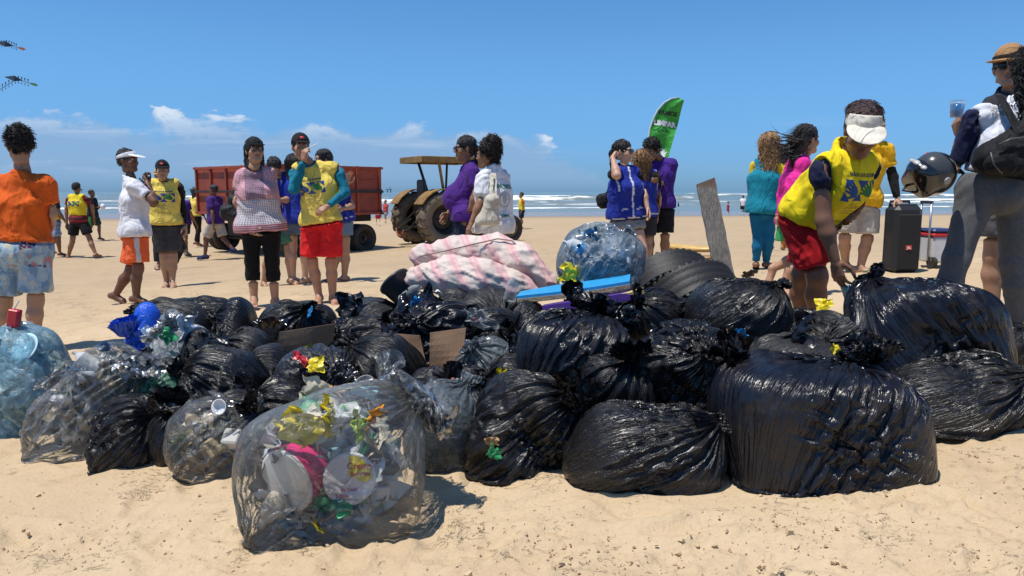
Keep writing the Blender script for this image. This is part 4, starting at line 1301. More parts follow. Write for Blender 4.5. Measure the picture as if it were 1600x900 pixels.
def make_sand():
    ys = np.concatenate([np.geomspace(0.9, 7.0, 430), np.geomspace(7.03, 30, 170)[1:], np.geomspace(30, 3000, 60)[1:]])
    xs = np.linspace(-1.15, 1.15, 400)
    xs = np.concatenate([[-6, -3, -1.8], xs, [1.8, 3, 6]])
    Y, K = np.meshgrid(ys, xs, indexing='ij'); X = K * np.maximum(Y, 1.6)
    x, y = X.ravel(), Y.ravel()
    z = ground_z(x, y)
    near = np.exp(-(y / 14) ** 2)
    p = np.stack([x, y, 0 * x], 1)
    z = z + 0.020 * fbm(p * 0.9, 2) * np.clip(1.2 - y / 60, 0, 1)
    m = y < 16
    q = p[m]
    d = 0.006 * fbm(q * 3.2, 4, 0.5)
    rough = sstep(fbm(q * 1.3 + 40, 2), 0.0, 0.5)                           # trampled patches
    d += 0.010 * rough * np.abs(fbm(q * 11, 3, 0.55))
    d += 0.009 * rough * sstep(fbm(q * 30 + 3, 2), 0.25, 0.5)
    # crumbled clods in front of the heap
    band = np.exp(-((q[:, 1] - 1.95 + 0.18 * np.sin(q[:, 0] * 3)) / 0.30) ** 2) * sstep(q[:, 0], -1.6, -0.6)
    d += 0.018 * band * np.clip(fbm(q * 14 + 9, 3, 0.6), -0.1, 1)
    rs = np.random.RandomState(5)
    damp = np.zeros(len(q))
    for k in range(900):                                                    # footprints
        fy = 1.35 + 12.5 * rs.rand() ** 1.15; fx = rs.uniform(-1, 1) * 0.95 * max(fy, 1.7); a = rs.uniform(0, 6.3)
        w = np.where((np.abs(q[:, 0] - fx) < 0.4) & (np.abs(q[:, 1] - fy) < 0.4))[0]
        if len(w) == 0: continue
        u = (q[w, 0] - fx) * math.cos(a) + (q[w, 1] - fy) * math.sin(a); v_ = -(q[w, 0] - fx) * math.sin(a) + (q[w, 1] - fy) * math.cos(a)
        rr = np.sqrt((u / 0.13) ** 2 + (v_ / (0.050 + 0.012 * np.sin(u * 20))) ** 2)
        dep = rs.uniform(0.004, 0.014) * (1.0 if fy < 3 else 1.5)
        d[w] += -dep * np.exp(-rr ** 4) + dep * 0.6 * np.exp(-((rr - 1.35) / 0.3) ** 2)
    z[m] += d * np.clip(1.3 - q[:, 1] / 16, 0, 1)
    shore = y - 0.16 * x
    wet = sstep(shore + 3 * fbm(p * 0.06, 2), 40, 56)
    mid = np.zeros_like(wet); mid[m] = sstep(fbm(q * 2.1 + 70, 3), 0.2, 0.8) * 0.25
    mid = np.clip(mid + sstep(y + 2.0 * fbm(p * 0.25 + 5, 2), 4.5, 13) * 0.55, 0, 1)
    col = np.stack([wet, mid, 0 * wet], 1)
    o = mesh_obj('sand', np.stack([x, y, z], 1), grid_faces(len(ys), len(xs)), sand_mat(), col=col, loc=(0, 0, 0))
    tag(o, kind='structure')
    return o
SEA_Z = -0.86
def make_sea():
    ss = np.concatenate([np.geomspace(44, 100, 60), np.geomspace(100, 520, 300)[1:], np.geomspace(520, 9000, 60)[1:]])
    ks = np.linspace(-1.05, 1.05, 420); ks = np.concatenate([[-8, -3, -1.5], ks, [1.5, 3, 8]])
    Y0, K = np.meshgrid(ss, ks, indexing='ij')
    X = K * Y0; Y = Y0 + 0.16 * np.clip(X, -600, 600)
    x, y, s = X.ravel(), Y.ravel(), Y0.ravel()
    p = np.stack([x, s, 0 * x], 1)
    sw = s + 9 * fbm(p * 0.012, 2)
    z = np.full(len(x), SEA_Z); foam = np.zeros(len(x))
    z += 0.10 * fbm(p * np.array([0.03, 0.10, 1]), 3) * sstep(s, 60, 140)
    for c, hgt, wd, fw, thr, sc in ((84, .12, 3, 2.2, -.05, .045), (104, .30, 4, 4, 0.0, .030), (128, .55, 6, 8, -.12, .022), (160, .75, 8, 7, .02, .018), (205, .95, 10, 8, -.02, .016), (262, 1.0, 12, 7, .06, .015), (335, 1.0, 14, 7, .08, .013), (430, 1.0, 16, 7, .14, .012), (560, 1.0, 22, 8, .22, .010)):
        g = sw - c - 10 * pnoise(np.stack([x * 0.006, 0 * x + c, 0 * x], 1))
        prof = np.where(g > 0, np.exp(-(g / (wd * 2)) ** 2), np.exp(-(g / (wd * 0.55)) ** 2))
        seg = fbm(np.stack([x * sc, 0 * x + c * 0.37, 0 * x], 1), 3)
        brk = sstep(seg, thr, thr + 0.3)
        z += hgt * prof * (0.45 + 0.55 * brk)
        f = np.where(g < 0, np.exp(-(g / fw) ** 2), np.exp(-(g / (wd * 0.8)) ** 2)) * brk
        foam = np.maximum(foam, f)
    patch = sstep(fbm(p * np.array([0.035, 0.12, 1]) + 90, 4, 0.6), 0.1, 0.55) * sstep(s, 85, 110) * (1 - sstep(s, 330, 520)) * 0.55
    foam = np.maximum(foam, patch)
    foam *= 0.62 + 0.75 * fbm(p * np.array([0.10, 0.30, 1]) + 11, 4, 0.6)
    foam = np.clip(foam * 1.35, 0, 1)
    t = NT('sea_water')
    sx = t.node('ShaderNodeSeparateColor'); t.l.new(t.attr(), sx.inputs[0])
    n = t.noise(0.9, 5, 0.65, stretch=(0.35, 1, 1)); n2 = t.noise(0.12, 4, 0.6, stretch=(0.4, 1, 1))
    deep = t.mix(sx.outputs[1], (0.19, 0.20, 0.15, 1), (0.14, 0.19, 0.165, 1))
    c = t.mix(t.ramp(t.math('ADD', sx.outputs[0], t.ramp(n, 0.3, 0.7, -0.38, 0.30)), 0.35, 0.75), deep, (0.80, 0.82, 0.83, 1))
    rg = t.node('ShaderNodeMapRange'); t.l.new(sx.outputs[0], rg.inputs[0]); rg.inputs[3].default_value = 0.22; rg.inputs[4].default_value = 0.85
    o = mesh_obj('sea', np.stack([x, y, z], 1), grid_faces(len(ss), len(ks)), t.fin(c, rg.outputs[0], t.bump(n, 0.12, 0.8, t.bump(n2, 0.5, 0.6))), col=np.stack([foam, sstep(s, 60, 400), 0 * s], 1), loc=(0, 0, SEA_Z))
    tag(o, kind='structure')
SAND = make_sand(); make_sea()
def crumbs():
    """crumbs of caked sand kicked up round the heap: too many to count"""
    rs = np.random.RandomState(77); V = []; F = []
    sv = np.array([v.co[:] for v in SAND.data.vertices]); near = (sv[:, 1] < 4.2); sv = sv[near]
    key = {}
    for p in sv: key[(int(p[0] * 33), int(p[1] * 33))] = p[2]
    cen = [(0.55, 1.75, 0.28), (0.15, 1.9, 0.2), (1.2, 1.7, 0.25), (-0.9, 1.7, 0.3), (-0.15, 1.55, 0.3), (0.9, 2.0, 0.2), (1.9, 2.2, 0.3), (-1.4, 2.1, 0.3)]
    for k in range(1900):
        if rs.rand() < 0.72:
            c = cen[rs.randint(len(cen))]; x, y = c[0] + rs.normal() * c[2], c[1] + rs.normal() * c[2] * 0.5
        else: y = rs.uniform(1.25, 3.4); x = rs.uniform(-0.8, 0.8) * y
        z = key.get((int(x * 33), int(y * 33)))
        if z is None: continue
        s = 0.0014 * (1 + rs.exponential(0.85)); s = min(s, 0.0085)
        A = np.linalg.qr(rs.normal(size=(3, 3)))[0]; b = len(V)
        for i in (-1, 1):
            for j_ in (-1, 1):
                for l in (-1, 1): V.append(np.array([x, y, z + s * 0.35]) + A @ (np.array([i * 1.3, j_ * 0.9, l * 0.6]) * s * rs.uniform(0.6, 1.1, 3)))
        F += [tuple(b + i for i in q) for q in ((0, 1, 3, 2), (4, 6, 7, 5), (0, 4, 5, 1), (2, 3, 7, 6), (0, 2, 6, 4), (1, 5, 7, 3))]
    o = mesh_obj('sand_crumbs', V, F, plain('caked_sand', (0.54, 0.40, 0.245), 0.95, var=0.1), smooth=False, loc=(0, 2, 0)); tag(o, kind='stuff')
crumbs()
# ------------------------------------------------------------------ the people
YEL = (0.80, 0.61, 0.12); YEL2 = (0.80, 0.60, 0.03)
TAN = (0.40, 0.225, 0.14); BROWN = (0.27, 0.135, 0.075); DARK = (0.15, 0.07, 0.042); PALE = (0.50, 0.30, 0.20)
BLACK = (0.012, 0.012, 0.014); NAVY = (0.012, 0.016, 0.05); ROYAL = (0.014, 0.03, 0.27); PURPLE = (0.055, 0.018, 0.21); WHITE = (0.72, 0.72, 0.75)
TEAL = (0.006, 0.17, 0.26); DENIM = (0.16, 0.24, 0.34)
G_VOL = 'volunteers around the rubbish heap'; G_FAR = 'people far down the beach'

def p_print_shorts(q, v, c, col):
    n = fbm(q * np.array([16, 16, 9]) + 3, 3); m = fbm(q * np.array([8, 8, 5]) + 30, 2)
    col[:] = np.array([0.33, 0.44, 0.52]); col[n > 0.18] = (0.20, 0.30, 0.40); col[n < -0.38] = (0.55, 0.52, 0.40)
    r = (q[:, 2] > -0.10) & (q[:, 0] < -0.02); st = np.abs(np.sin(q[:, 0] * 130 + q[:, 2] * 60))
    col[r & (m > -0.05) & (st > 0.55)] = (0.03, 0.02, 0.06); col[r & (m > -0.05) & (st < 0.25)] = (0.25, 0.05, 0.2); col[(q[:, 2] > -0.10) & (n > 0.42)] = (0.6, 0.13, 0.10)
    return col
# boy in orange, far left
person('boy in an orange t-shirt and light blue printed shorts seen from behind', foot=(30, 552), top=198, yaw=186, head_yaw=222, skin_c=TAN, hair='curly', kids=0.9, fat=0.92, head_s=1.0,
       J=dict(head=(30, 226), neck=(34, 270), shR=(71, 287), shL=(-6, 287), elR=(80, 335, 0.03), wrR=(71, 380, 0.14), elL=(-22, 338, 0.02), wrL=(-15, 392, 0.05), hipR=(55, 392), hipL=(15, 392), knR=(56, 470), knL=(6, 474), anR=(56, 538, -.02), anL=(5, 540, .03)),
       garments=[dict(kind='shorts', paint=p_print_shorts, length=0.80, loose=0.022, flare=0.030, waist=0.12), dict(kind='tee', name='orange_shirt', col=(0.72, 0.115, 0.012), sleeve=0.62, hem=-0.085, loose=0.020, drape=0.012, wr=0.007, neck_r=0.092)], glasses='clear', group=G_VOL)
# man with the white visor
def p_orange(q, v, c, col):
    side = np.abs(q[:, 1] + 0.01) < 0.022
    z = q[:, 2]
    col[side & (q[:, 0] < 0)] = (0.55, 0.55, 0.55)
    return col
ctx_w = person('barefoot man in white polo, orange shorts and white sun visor', foot=(207, 476), top=232, yaw=84, head_yaw=80, head_pitch=4, skin_c=DARK, hair='crop',
       J=dict(head=(200, 251), neck=(203, 279), shR=(208, 290, -0.17), shL=(206, 290, 0.17), elR=(241, 316, -0.20), wrR=(229, 284, -0.08), elL=(240, 318, 0.2), wrL=(232, 287, 0.06), hipR=(213, 362, -0.09), hipL=(212, 362, 0.09),
              knR=(216, 420, -0.09), anR=(213, 466, -0.08), toeR=(232, 475, -0.10), knL=(204, 424, 0.09), anL=(180, 462, 0.10), toeL=(197, 474, 0.08)),
       garments=[dict(kind='shorts', name='orange_shorts', col=(0.80, 0.13, 0.035), length=0.80, loose=0.022, flare=0.028, paint=p_orange), dict(kind='tee', name='white_polo', col=WHITE, sleeve=0.62, hem=0.045, loose=0.022, drape=0.008, wr=0.008)],
       head_gear=dict(kind='visor', col=(0.78, 0.78, 0.80)), hands=dict(R=dict(curl=0.75, palm=(0.6, 0.3, 0.4)), L=dict(curl=0.7)), group=G_VOL)
def p_trim(q, v, c, col):
    return col
# boy facing us, yellow vest
person('barefoot boy in black cap, yellow bib and dark grey shorts facing the camera', foot=(265, 449), top=250, yaw=22, skin_c=TAN, hair='crop', kids=0.95,
       J=dict(anL=(269, 442, -.03), anR=(261, 443, .08), knL=(270, 405), knR=(257, 405)),
       garments=[dict(kind='shorts', name='grey_shorts', col=(0.055, 0.052, 0.056), length=0.78, loose=0.02, flare=0.02), dict(kind='tee', name='black_shirt', col=BLACK, sleeve=1.9, hem=0.03, loose=0.010), dict(kind='vest', name='yellow_bib', col=YEL, loose=0.024, hem=0.03, emblem='front')],
       head_gear=dict(kind='cap', mark=(0.5, 0.05, 0.05)), group=G_VOL)
person('man in a tan sun hat half hidden behind the yellow bib boy', foot=(259, 421), top=258, yaw=15, skin_c=TAN, hair='crop', garments=[dict(kind='leggings', name='trousers', col=(0.02, 0.02, 0.024), length=1.85, loose=0.02, flare=0.02), dict(kind='tee', name='red_shirt', col=(0.40, 0.03, 0.03), sleeve=0.6, hem=0.05)],
       head_gear=dict(kind='hat', col=(0.50, 0.34, 0.19)), J=dict(head=(249, 275), knL=(283, 385)), group=G_VOL, shoes=dict(kind='flipflop'))
person('person with dark curls in a purple shirt stepping away past the bib boy', foot=(289, 402), top=297, yaw=165, gait=0.7, skin_c=BROWN, hair='curly', face=False, garments=[dict(kind='shorts', col=(0.02, 0.02, 0.03), length=0.7), dict(kind='tee', name='purple_shirt', col=PURPLE, sleeve=0.6, hem=0.05)], shoes=dict(kind='sneaker', col=(0.35, 0.33, 0.30)), group=G_FAR)
person('woman with long dark hair, yellow bib and black leggings beside the red trailer', foot=(309, 386), top=294, yaw=150, gait=0.35, skin_c=BROWN, hair='long', face=False, garments=[dict(kind='leggings', col=BLACK, length=1.9, loose=0.006, flare=0.0), dict(kind='tee', name='black_shirt', col=BLACK, sleeve=1.9, loose=0.008), dict(kind='vest', name='yellow_bib', col=YEL, hem=-0.02)], group=G_FAR)
# three players far left
def p_maroon(q, v, c, col):
    st = np.sin(q[:, 2] * 60) > 0.1
    col[:] = (0.26, 0.03, 0.035); col[st] = (0.05, 0.012, 0.015)
    return col
person('player in yellow bib over a maroon striped shirt standing with legs apart', foot=(127, 403), top=286, yaw=172, skin_c=BROWN, hair='curly', face=False,
       J=dict(knR=(141, 375, -0.05), anR=(150, 398, -0.15), knL=(113, 378, 0.0), anL=(107, 401, 0.05), elL=(104, 325), wrL=(104, 350), elR=(144, 322, .1), wrR=(147, 345, .25)),
       garments=[dict(kind='shorts', name='black_shorts', col=BLACK, length=0.7, loose=0.022, flare=0.03), dict(kind='tee', name='striped_shirt', paint=p_maroon, sleeve=0.75, hem=0.10, loose=0.02), dict(kind='vest', name='yellow_bib', col=YEL2, hem=-0.10, loose=0.03, emblem='back')], group=G_FAR)
def p_plaid(q, v, c, col):
    a = (np.sin(q[:, 0] * 70) > 0).astype(float) + (np.sin(q[:, 2] * 70) > 0)
    col[:] = np.array([0.10, 0.20, 0.40])[None] + a[:, None] * np.array([0.16, 0.15, 0.11]); return col
person('player in yellow bib and blue plaid shorts behind the orange shirt boy', foot=(88, 402), top=290, yaw=150, gait=0.5, skin_c=BROWN, hair='crop', face=False, garments=[dict(kind='shorts', name='plaid_shorts', paint=p_plaid, length=0.95, loose=0.02), dict(kind='tee', name='dark_shirt', col=(0.03, 0.02, 0.03), sleeve=0.7), dict(kind='vest', name='yellow_bib', col=YEL2, hem=-0.02, emblem='back')], group=G_FAR)
def p_greenside(q, v, c, col):
    col[np.abs(q[:, 1]) < 0.04] = (0.05, 0.25, 0.06); return col
ctx_k = person('youth in black shirt and green sided shorts holding a white kite reel', foot=(148, 376), top=297, yaw=85, gait=0.45, skin_c=DARK, hair='crop', face=False, arms='front', garments=[dict(kind='shorts', name='green_shorts', col=(0.03, 0.05, 0.03), length=0.9, paint=p_greenside, loose=0.025), dict(kind='tee', name='black_shirt', col=BLACK, sleeve=1.8, hem=0.05)], group=G_FAR)
# walker in purple
person('walker in purple t-shirt, beige shorts and navy sneakers in front of the trailer', foot=(340, 406), top=289, yaw=-110, skin_c=DARK, hair='crop', gait=0.95, face=False, garments=[dict(kind='shorts', name='beige_shorts', col=(0.45, 0.40, 0.34), length=0.85, loose=0.022, flare=0.03), dict(kind='tee', name='purple_shirt', col=(0.06, 0.02, 0.16), sleeve=0.7, hem=0.05, loose=0.022)], shoes=dict(kind='sneaker', col=(0.03, 0.03, 0.09)), group=G_FAR)

# woman with black cap, patterned blouse
def blouse_mat():
    t = NT('patterned_blouse'); sx = t.node('ShaderNodeSeparateColor'); t.l.new(t.attr(), sx.inputs[0])
    cv = t.node('ShaderNodeCombineXYZ'); t.l.new(t.math('MULTIPLY', sx.outputs[0], 52), cv.inputs[0]); t.l.new(t.math('MULTIPLY', sx.outputs[1], 62), cv.inputs[1])
    vo = t.node('ShaderNodeTexVoronoi'); vo.inputs['Scale'].default_value = 1; vo.inputs['Randomness'].default_value = 0.15; t.l.new(cv.outputs[0], vo.inputs['Vector'])
    dot = t.ramp(vo.outputs['Distance'], 0.24, 0.34, 1, 0); lace = t.ramp(vo.outputs['Distance'], 0.25, 0.5, 1, 0)
    white = t.mix(dot, (0.56, 0.52, 0.55, 1), (0.10, 0.075, 0.10, 1))
    pink = t.mix(lace, (0.46, 0.20, 0.24, 1), (0.58, 0.40, 0.42, 1)); yoke = t.mix(lace, (0.16, 0.10, 0.14, 1), (0.33, 0.21, 0.26, 1))
    z = sx.outputs[1]; ang = t.math('ABSOLUTE', t.math('SUBTRACT', sx.outputs[0], 0.5))
    c = t.mix(t.ramp(z, 0.775, 0.79), white, yoke)
    side = t.math('MAXIMUM', t.ramp(ang, 0.215, 0.225), t.math('MULTIPLY', t.ramp(sx.outputs[2], 0.085, 0.095), t.ramp(z, 0.775, 0.79)))
    c = t.mix(side, c, pink)
    band = t.mix(t.ramp(t.math('SINE', t.math('MULTIPLY', z, 330)), -0.2, 0.2), (0.26, 0.09, 0.12, 1), (0.50, 0.30, 0.33, 1))
    c = t.mix(t.ramp(z, 0.535, 0.545, 1, 0), c, band)
    return t.fin(c, 0.9, t.bump(t.noise(8, 2), 0.012), spec=0.2)
ctx_b = person('woman in black cap, patterned pink and white blouse and black capri leggings', foot=(412, 481), top=213, yaw=26, head_yaw=32, head_pitch=8, skin_c=TAN, hair='long', fat=1.06, bust=0.8,
       J=dict(head=(398, 236), neck=(398, 264), shR=(379, 275), shL=(420, 272, 0.06), elR=(371, 316, -0.02), wrR=(391, 352, -0.10), elL=(424, 312, 0.16), wrL=(424, 346, 0.14), hipR=(393, 356), hipL=(422, 356, 0.03), knR=(394, 408), knL=(425, 408, 0.03), anR=(397, 468), anL=(430, 470, .05)),
       garments=[dict(kind='leggings', name='capri_leggings', col=(0.006, 0.006, 0.007), length=1.5, loose=0.008, flare=0.004), dict(kind='tee', name='patterned_blouse', paint='coords', mat=blouse_mat(), sleeve=0.50, hem=0.03, loose=0.018, drape=0.024, wr=0.010, neck_r=0.085)],
       head_gear=dict(kind='cap', col=(0.008, 0.012, 0.014)), glasses='clear', group=G_VOL)
# behind her
def vest_paint(col0):
    def f(q, v, c, col):
        col[:] = col0
        col[(np.abs(q[:, 0]) < 0.009) & (q[:, 1] > 0)] = (0.7, 0.7, 0.75)
        col[(q[:, 2] < -0.010) & (q[:, 2] > -0.017)] = (0.62, 0.62, 0.70)
        edge = np.abs(np.abs(q[:, 0]) - 0.165) < 0.008
        col[edge & (q[:, 2] > 0.30)] = (0.66, 0.66, 0.72)
        pk = (np.abs(np.abs(q[:, 0]) - 0.09) < 0.045) & (np.abs(q[:, 2] - 0.10 + 0.5 * np.abs(np.abs(q[:, 0]) - 0.09)) < 0.007) & (q[:, 1] > 0)
        col[pk] = (0.62, 0.62, 0.70)
        return col
    return f
ctx_l = person('woman in royal blue bib and green shorts bent over her phone', foot=(440, 446), top=246, yaw=40, head_yaw=35, head_pitch=-38, skin_c=TAN, hair='short', lean=0.02, garments=[dict(kind='shorts', name='green_shorts', col=(0.07, 0.20, 0.13), length=0.7, loose=0.02), dict(kind='tee', name='pale_shirt', col=(0.35, 0.38, 0.5), sleeve=0.6), dict(kind='vest', name='blue_bib', paint=vest_paint(ROYAL), hem=0.04, loose=0.026)],
       J=dict(head=(428, 262, -0.10), elL=(452, 312, -.1), wrL=(436, 313, -0.30), elR=(420, 312, -0.15), wrR=(430, 318, -0.30), anR=(412, 443, 0.05), knR=(420, 400), anL=(455, 438), knL=(452, 395)), shoes=dict(kind='flipflop', sole=(0.15, 0.1, 0.08)), hands=dict(L=dict(curl=0.7, palm=(-0.4, 0.1, 0.9)), R=dict(curl=0.7, palm=(0.4, 0.1, 0.9))), group=G_VOL)
person('woman with black hair and blue bib standing hidden behind the teal sleeved man', foot=(468, 445), top=236, yaw=160, skin_c=PALE, hair='long', garments=[dict(kind='shorts', col=(0.1, 0.14, 0.2), length=0.55), dict(kind='tee', name='black_shirt', col=BLACK, sleeve=0.6), dict(kind='vest', name='blue_bib', paint=vest_paint(ROYAL), hem=0.08, loose=0.028)], J=dict(head=(460, 258)), group=G_VOL)
person('woman in blue bib and denim shorts raising a hand beside the trailer', foot=(526, 440), top=231, yaw=-50, skin_c=TAN, hair='long', garments=[dict(kind='shorts', name='denim_shorts', col=DENIM, length=0.5, loose=0.014), dict(kind='tee', name='black_shirt', col=BLACK, sleeve=0.6, hem=0.0), dict(kind='vest', name='blue_bib', paint=vest_paint(ROYAL), hem=0.06, loose=0.026)],
       J=dict(head=(504, 250), neck=(510, 272), shR=(503, 285, 0.1), shL=(533, 282, -.05), elL=(549, 322, -0.02), wrL=(536, 326, -0.22), elR=(533, 305, -0.30), wrR=(542, 287, -0.42), hipR=(522, 342), hipL=(538, 342), knR=(524, 392), knL=(539, 392), anR=(519, 436), anL=(538, 434)),
       hands=dict(R=dict(dir=(0.25, -0.2, 0.95), curl=0.2, palm=(0.5, -.8, 0.1), spread=0.3), L=dict(curl=0.5)), shoes=dict(kind='flipflop', sole=(0.12, 0.08, 0.07)), group=G_VOL)
# man, teal sleeves, yellow vest
ctx_m = person('man in black cap, yellow bib, teal sleeves and red shorts, hand at his mouth', foot=(507, 475), top=207, yaw=14, head_yaw=24, head_pitch=2, skin_c=(0.40, 0.21, 0.13), hair='crop', fat=0.88, head_gear=dict(kind='cap', col=(0.014, 0.012, 0.014), mark=(0.55, 0.03, 0.04)),
       J=dict(head=(470, 230, -0.04), neck=(485, 258), shR=(462, 266), shL=(526, 264), elR=(459, 297, -0.20), wrR=(475, 251, -0.27), elL=(540, 300, -0.03), wrL=(513, 322, -0.22), hipR=(487, 348), hipL=(516, 348), knR=(488, 412), knL=(517, 412), anR=(499, 465), anL=(520, 466)),
       garments=[dict(kind='shorts', name='red_shorts', col=(0.70, 0.016, 0.02), length=0.80, loose=0.022, flare=0.028, waist=0.10, wr=0.009), dict(kind='tee', name='teal_shirt', col=TEAL, sleeve=1.93, loose=0.010, hem=0.0, wr=0.007, neck_r=0.066), dict(kind='vest', name='yellow_bib', col=YEL, loose=0.018, hem=0.0, emblem='front', neck_r=0.085, wr=0.008)],
       hands=dict(R=dict(dir=(0.15, -0.15, 0.97), palm=(0.4, 0.9, 0.0), curls=[0.95, 0.8, 0.75, 0.7], thumb=0.8), L=dict(dir=(-0.75, -0.35, -0.45), palm=(-0.2, 0.6, -0.6), curl=0.45)), group=G_VOL)
# man in purple, sunglasses
ctx_p = person('heavy man in purple polo, sunglasses and tied black hair seen from his left side', foot=(724, 464), top=211, yaw=-78, head_yaw=-72, skin_c=BROWN, hair='tied', fat=1.06, belly=0.5,
       J=dict(head=(726, 233), neck=(731, 256), shL=(738, 268, -0.17), shR=(730, 268, 0.18), elL=(745, 302, -0.24), wrL=(732, 334, -0.22), elR=(722, 305, 0.22), wrR=(700, 334, 0.14), hipL=(727, 337, -0.11), hipR=(725, 337, 0.11), knL=(727, 398, -0.1), knR=(722, 398, .1)),
       garments=[dict(kind='leggings', name='navy_jeans', col=(0.012, 0.022, 0.055), length=1.9, loose=0.022, flare=0.02), dict(kind='tee', name='purple_polo', col=(0.07, 0.018, 0.19), sleeve=0.70, hem=0.06, loose=0.022, wr=0.007)], glasses='dark', group=G_VOL)
def p_back(q, v, c, col): return col
ctx_t = person('woman with curly updo in a long white t-shirt with a canvas tote', foot=(768, 470), top=206, yaw=-138, head_yaw=-112, skin_c=BROWN, hair='afro', hair_c=(0.016, 0.011, 0.009), fat=0.98,
       J=dict(head=(761, 243), neck=(771, 263), shL=(757, 278, -0.08), shR=(786, 276, 0.10), elL=(750, 318, -0.16), wrL=(737, 347, -0.20), elR=(789, 318, 0.10), wrR=(787, 348, 0.1), hipL=(759, 350, -0.05), hipR=(781, 350, 0.05)),
       garments=[dict(kind='shorts', name='denim_shorts', col=(0.35, 0.42, 0.5), length=0.25, loose=0.006, flare=0.0), dict(kind='tee', name='long_white_shirt', col=(0.74, 0.74, 0.76), sleeve=0.72, hem=0.085, loose=0.026, drape=0.010, wr=0.010)], glasses='clear', group=G_VOL)
# group right of centre
ctx_s = person('woman in sunglasses and royal blue bib with one hand behind her head', foot=(990, 443), top=219, yaw=42, head_yaw=62, skin_c=PALE, hair='tied', hair_c=(0.018, 0.012, 0.010), fat=1.12, bust=0.7,
       J=dict(head=(974, 237), neck=(974, 260), shR=(958, 272, -0.06), shL=(993, 270, 0.02), elR=(964, 274, -0.34), wrR=(957, 246, -0.20), elL=(1004, 300, -0.04), wrL=(1012, 326, -0.12), hipR=(968, 338), hipL=(990, 338), knR=(979, 388, -0.08), knL=(1003, 388, -.1), anR=(984, 434, .05), anL=(1010, 436, -.1)),
       garments=[dict(kind='shorts', name='denim_shorts', col=(0.24, 0.25, 0.27), length=0.42, loose=0.016, flare=0.01), dict(kind='tee', name='black_shirt', col=BLACK, sleeve=0.40, loose=0.012, hem=0.0), dict(kind='vest', name='blue_bib', paint=vest_paint(ROYAL), hem=0.02, loose=0.024, drape=0.018, wr=0.008)], glasses='dark',
       hands=dict(R=dict(dir=(0.35, 0.5, 0.6), curl=0.9, palm=(0.7, 0.4, 0))), group=G_VOL)
person('person with long sandy curls and blue bib seen from behind', foot=(1002, 430), top=237, yaw=195, skin_c=TAN, hair='longcurly', hair_c=(0.26, 0.14, 0.06), face=False, garments=[dict(kind='shorts', col=(0.03, 0.03, 0.04), length=0.8), dict(kind='tee', name='dark_shirt', col=BLACK, sleeve=0.6), dict(kind='vest', name='blue_bib', paint=vest_paint(ROYAL), hem=0.06)], J=dict(head=(1000, 253)), group=G_VOL)
ctx_q = person('young man in purple t-shirt and black shorts looking down at his hands', foot=(1026, 425), top=216, yaw=-22, head_yaw=-40, head_pitch=-28, skin_c=BROWN, hair='curly',
       J=dict(head=(1019, 234, -0.04), elL=(1042, 287, -0.02), wrL=(1026, 286, -0.26), elR=(1006, 290, -.05), wrR=(1017, 283, -.30)),
       garments=[dict(kind='shorts', name='black_shorts', col=BLACK, length=0.92, loose=0.022, flare=0.02), dict(kind='tee', name='purple_shirt', col=PURPLE, sleeve=0.65, hem=0.05, loose=0.02)], hands=dict(L=dict(curl=0.8), R=dict(curl=0.8)), group=G_VOL)
# right-hand side
ctx_c = person('woman with long sandy curls, turquoise bib and blue leggings seen from behind', foot=(1190, 420), top=203, yaw=150, skin_c=BROWN, hair='longcurly', hair_c=(0.36, 0.21, 0.09), face=False, bust=0.5,
       J=dict(head=(1203, 226), neck=(1201, 249), shL=(1180, 257, 0.05), shR=(1212, 258, -0.05), elL=(1179, 292, 0.05), wrL=(1190, 318, 0.0), elR=(1219, 294, .05), wrR=(1220, 318, .2), hipL=(1183, 327), hipR=(1202, 327), knL=(1185, 372), knR=(1201, 374), anL=(1181, 411), anR=(1197, 411, .1)),
       garments=[dict(kind='leggings', name='blue_leggings', col=(0.006, 0.13, 0.27), length=1.92, loose=0.005, flare=0.0), dict(kind='tee', name='yellow_shirt', col=(0.72, 0.55, 0.02), sleeve=0.55, hem=0.0, loose=0.008), dict(kind='vest', name='turquoise_bib', col=(0.008, 0.22, 0.31), hem=0.05, loose=0.020, drape=0.012, armhole=0.075)], shoes=dict(kind='flipflop', sole=(0.03, 0.02, 0.02)), group=G_VOL)
person('person in a plain yellow shirt hidden behind the turquoise bib woman', foot=(1214, 392), top=228, yaw=170, skin_c=TAN, hair='long', hair_c=(0.05, 0.03, 0.02), face=False, garments=[dict(kind='shorts', name='dark_shorts', col=(0.04, 0.06, 0.09), length=0.9), dict(kind='tee', name='yellow_shirt', col=(0.72, 0.55, 0.02), sleeve=0.9, hem=0.05)], group=G_VOL)
def p_orange_print(q, v, c, col):
    n = np.sin(q[:, 0] * 85 + 2 * np.sin(q[:, 2] * 40)) * np.sin(q[:, 2] * 85)
    col[:] = (0.55, 0.14, 0.03); col[n > 0.25] = (0.62, 0.36, 0.05); col[n < -0.45] = (0.30, 0.03, 0.04); return col
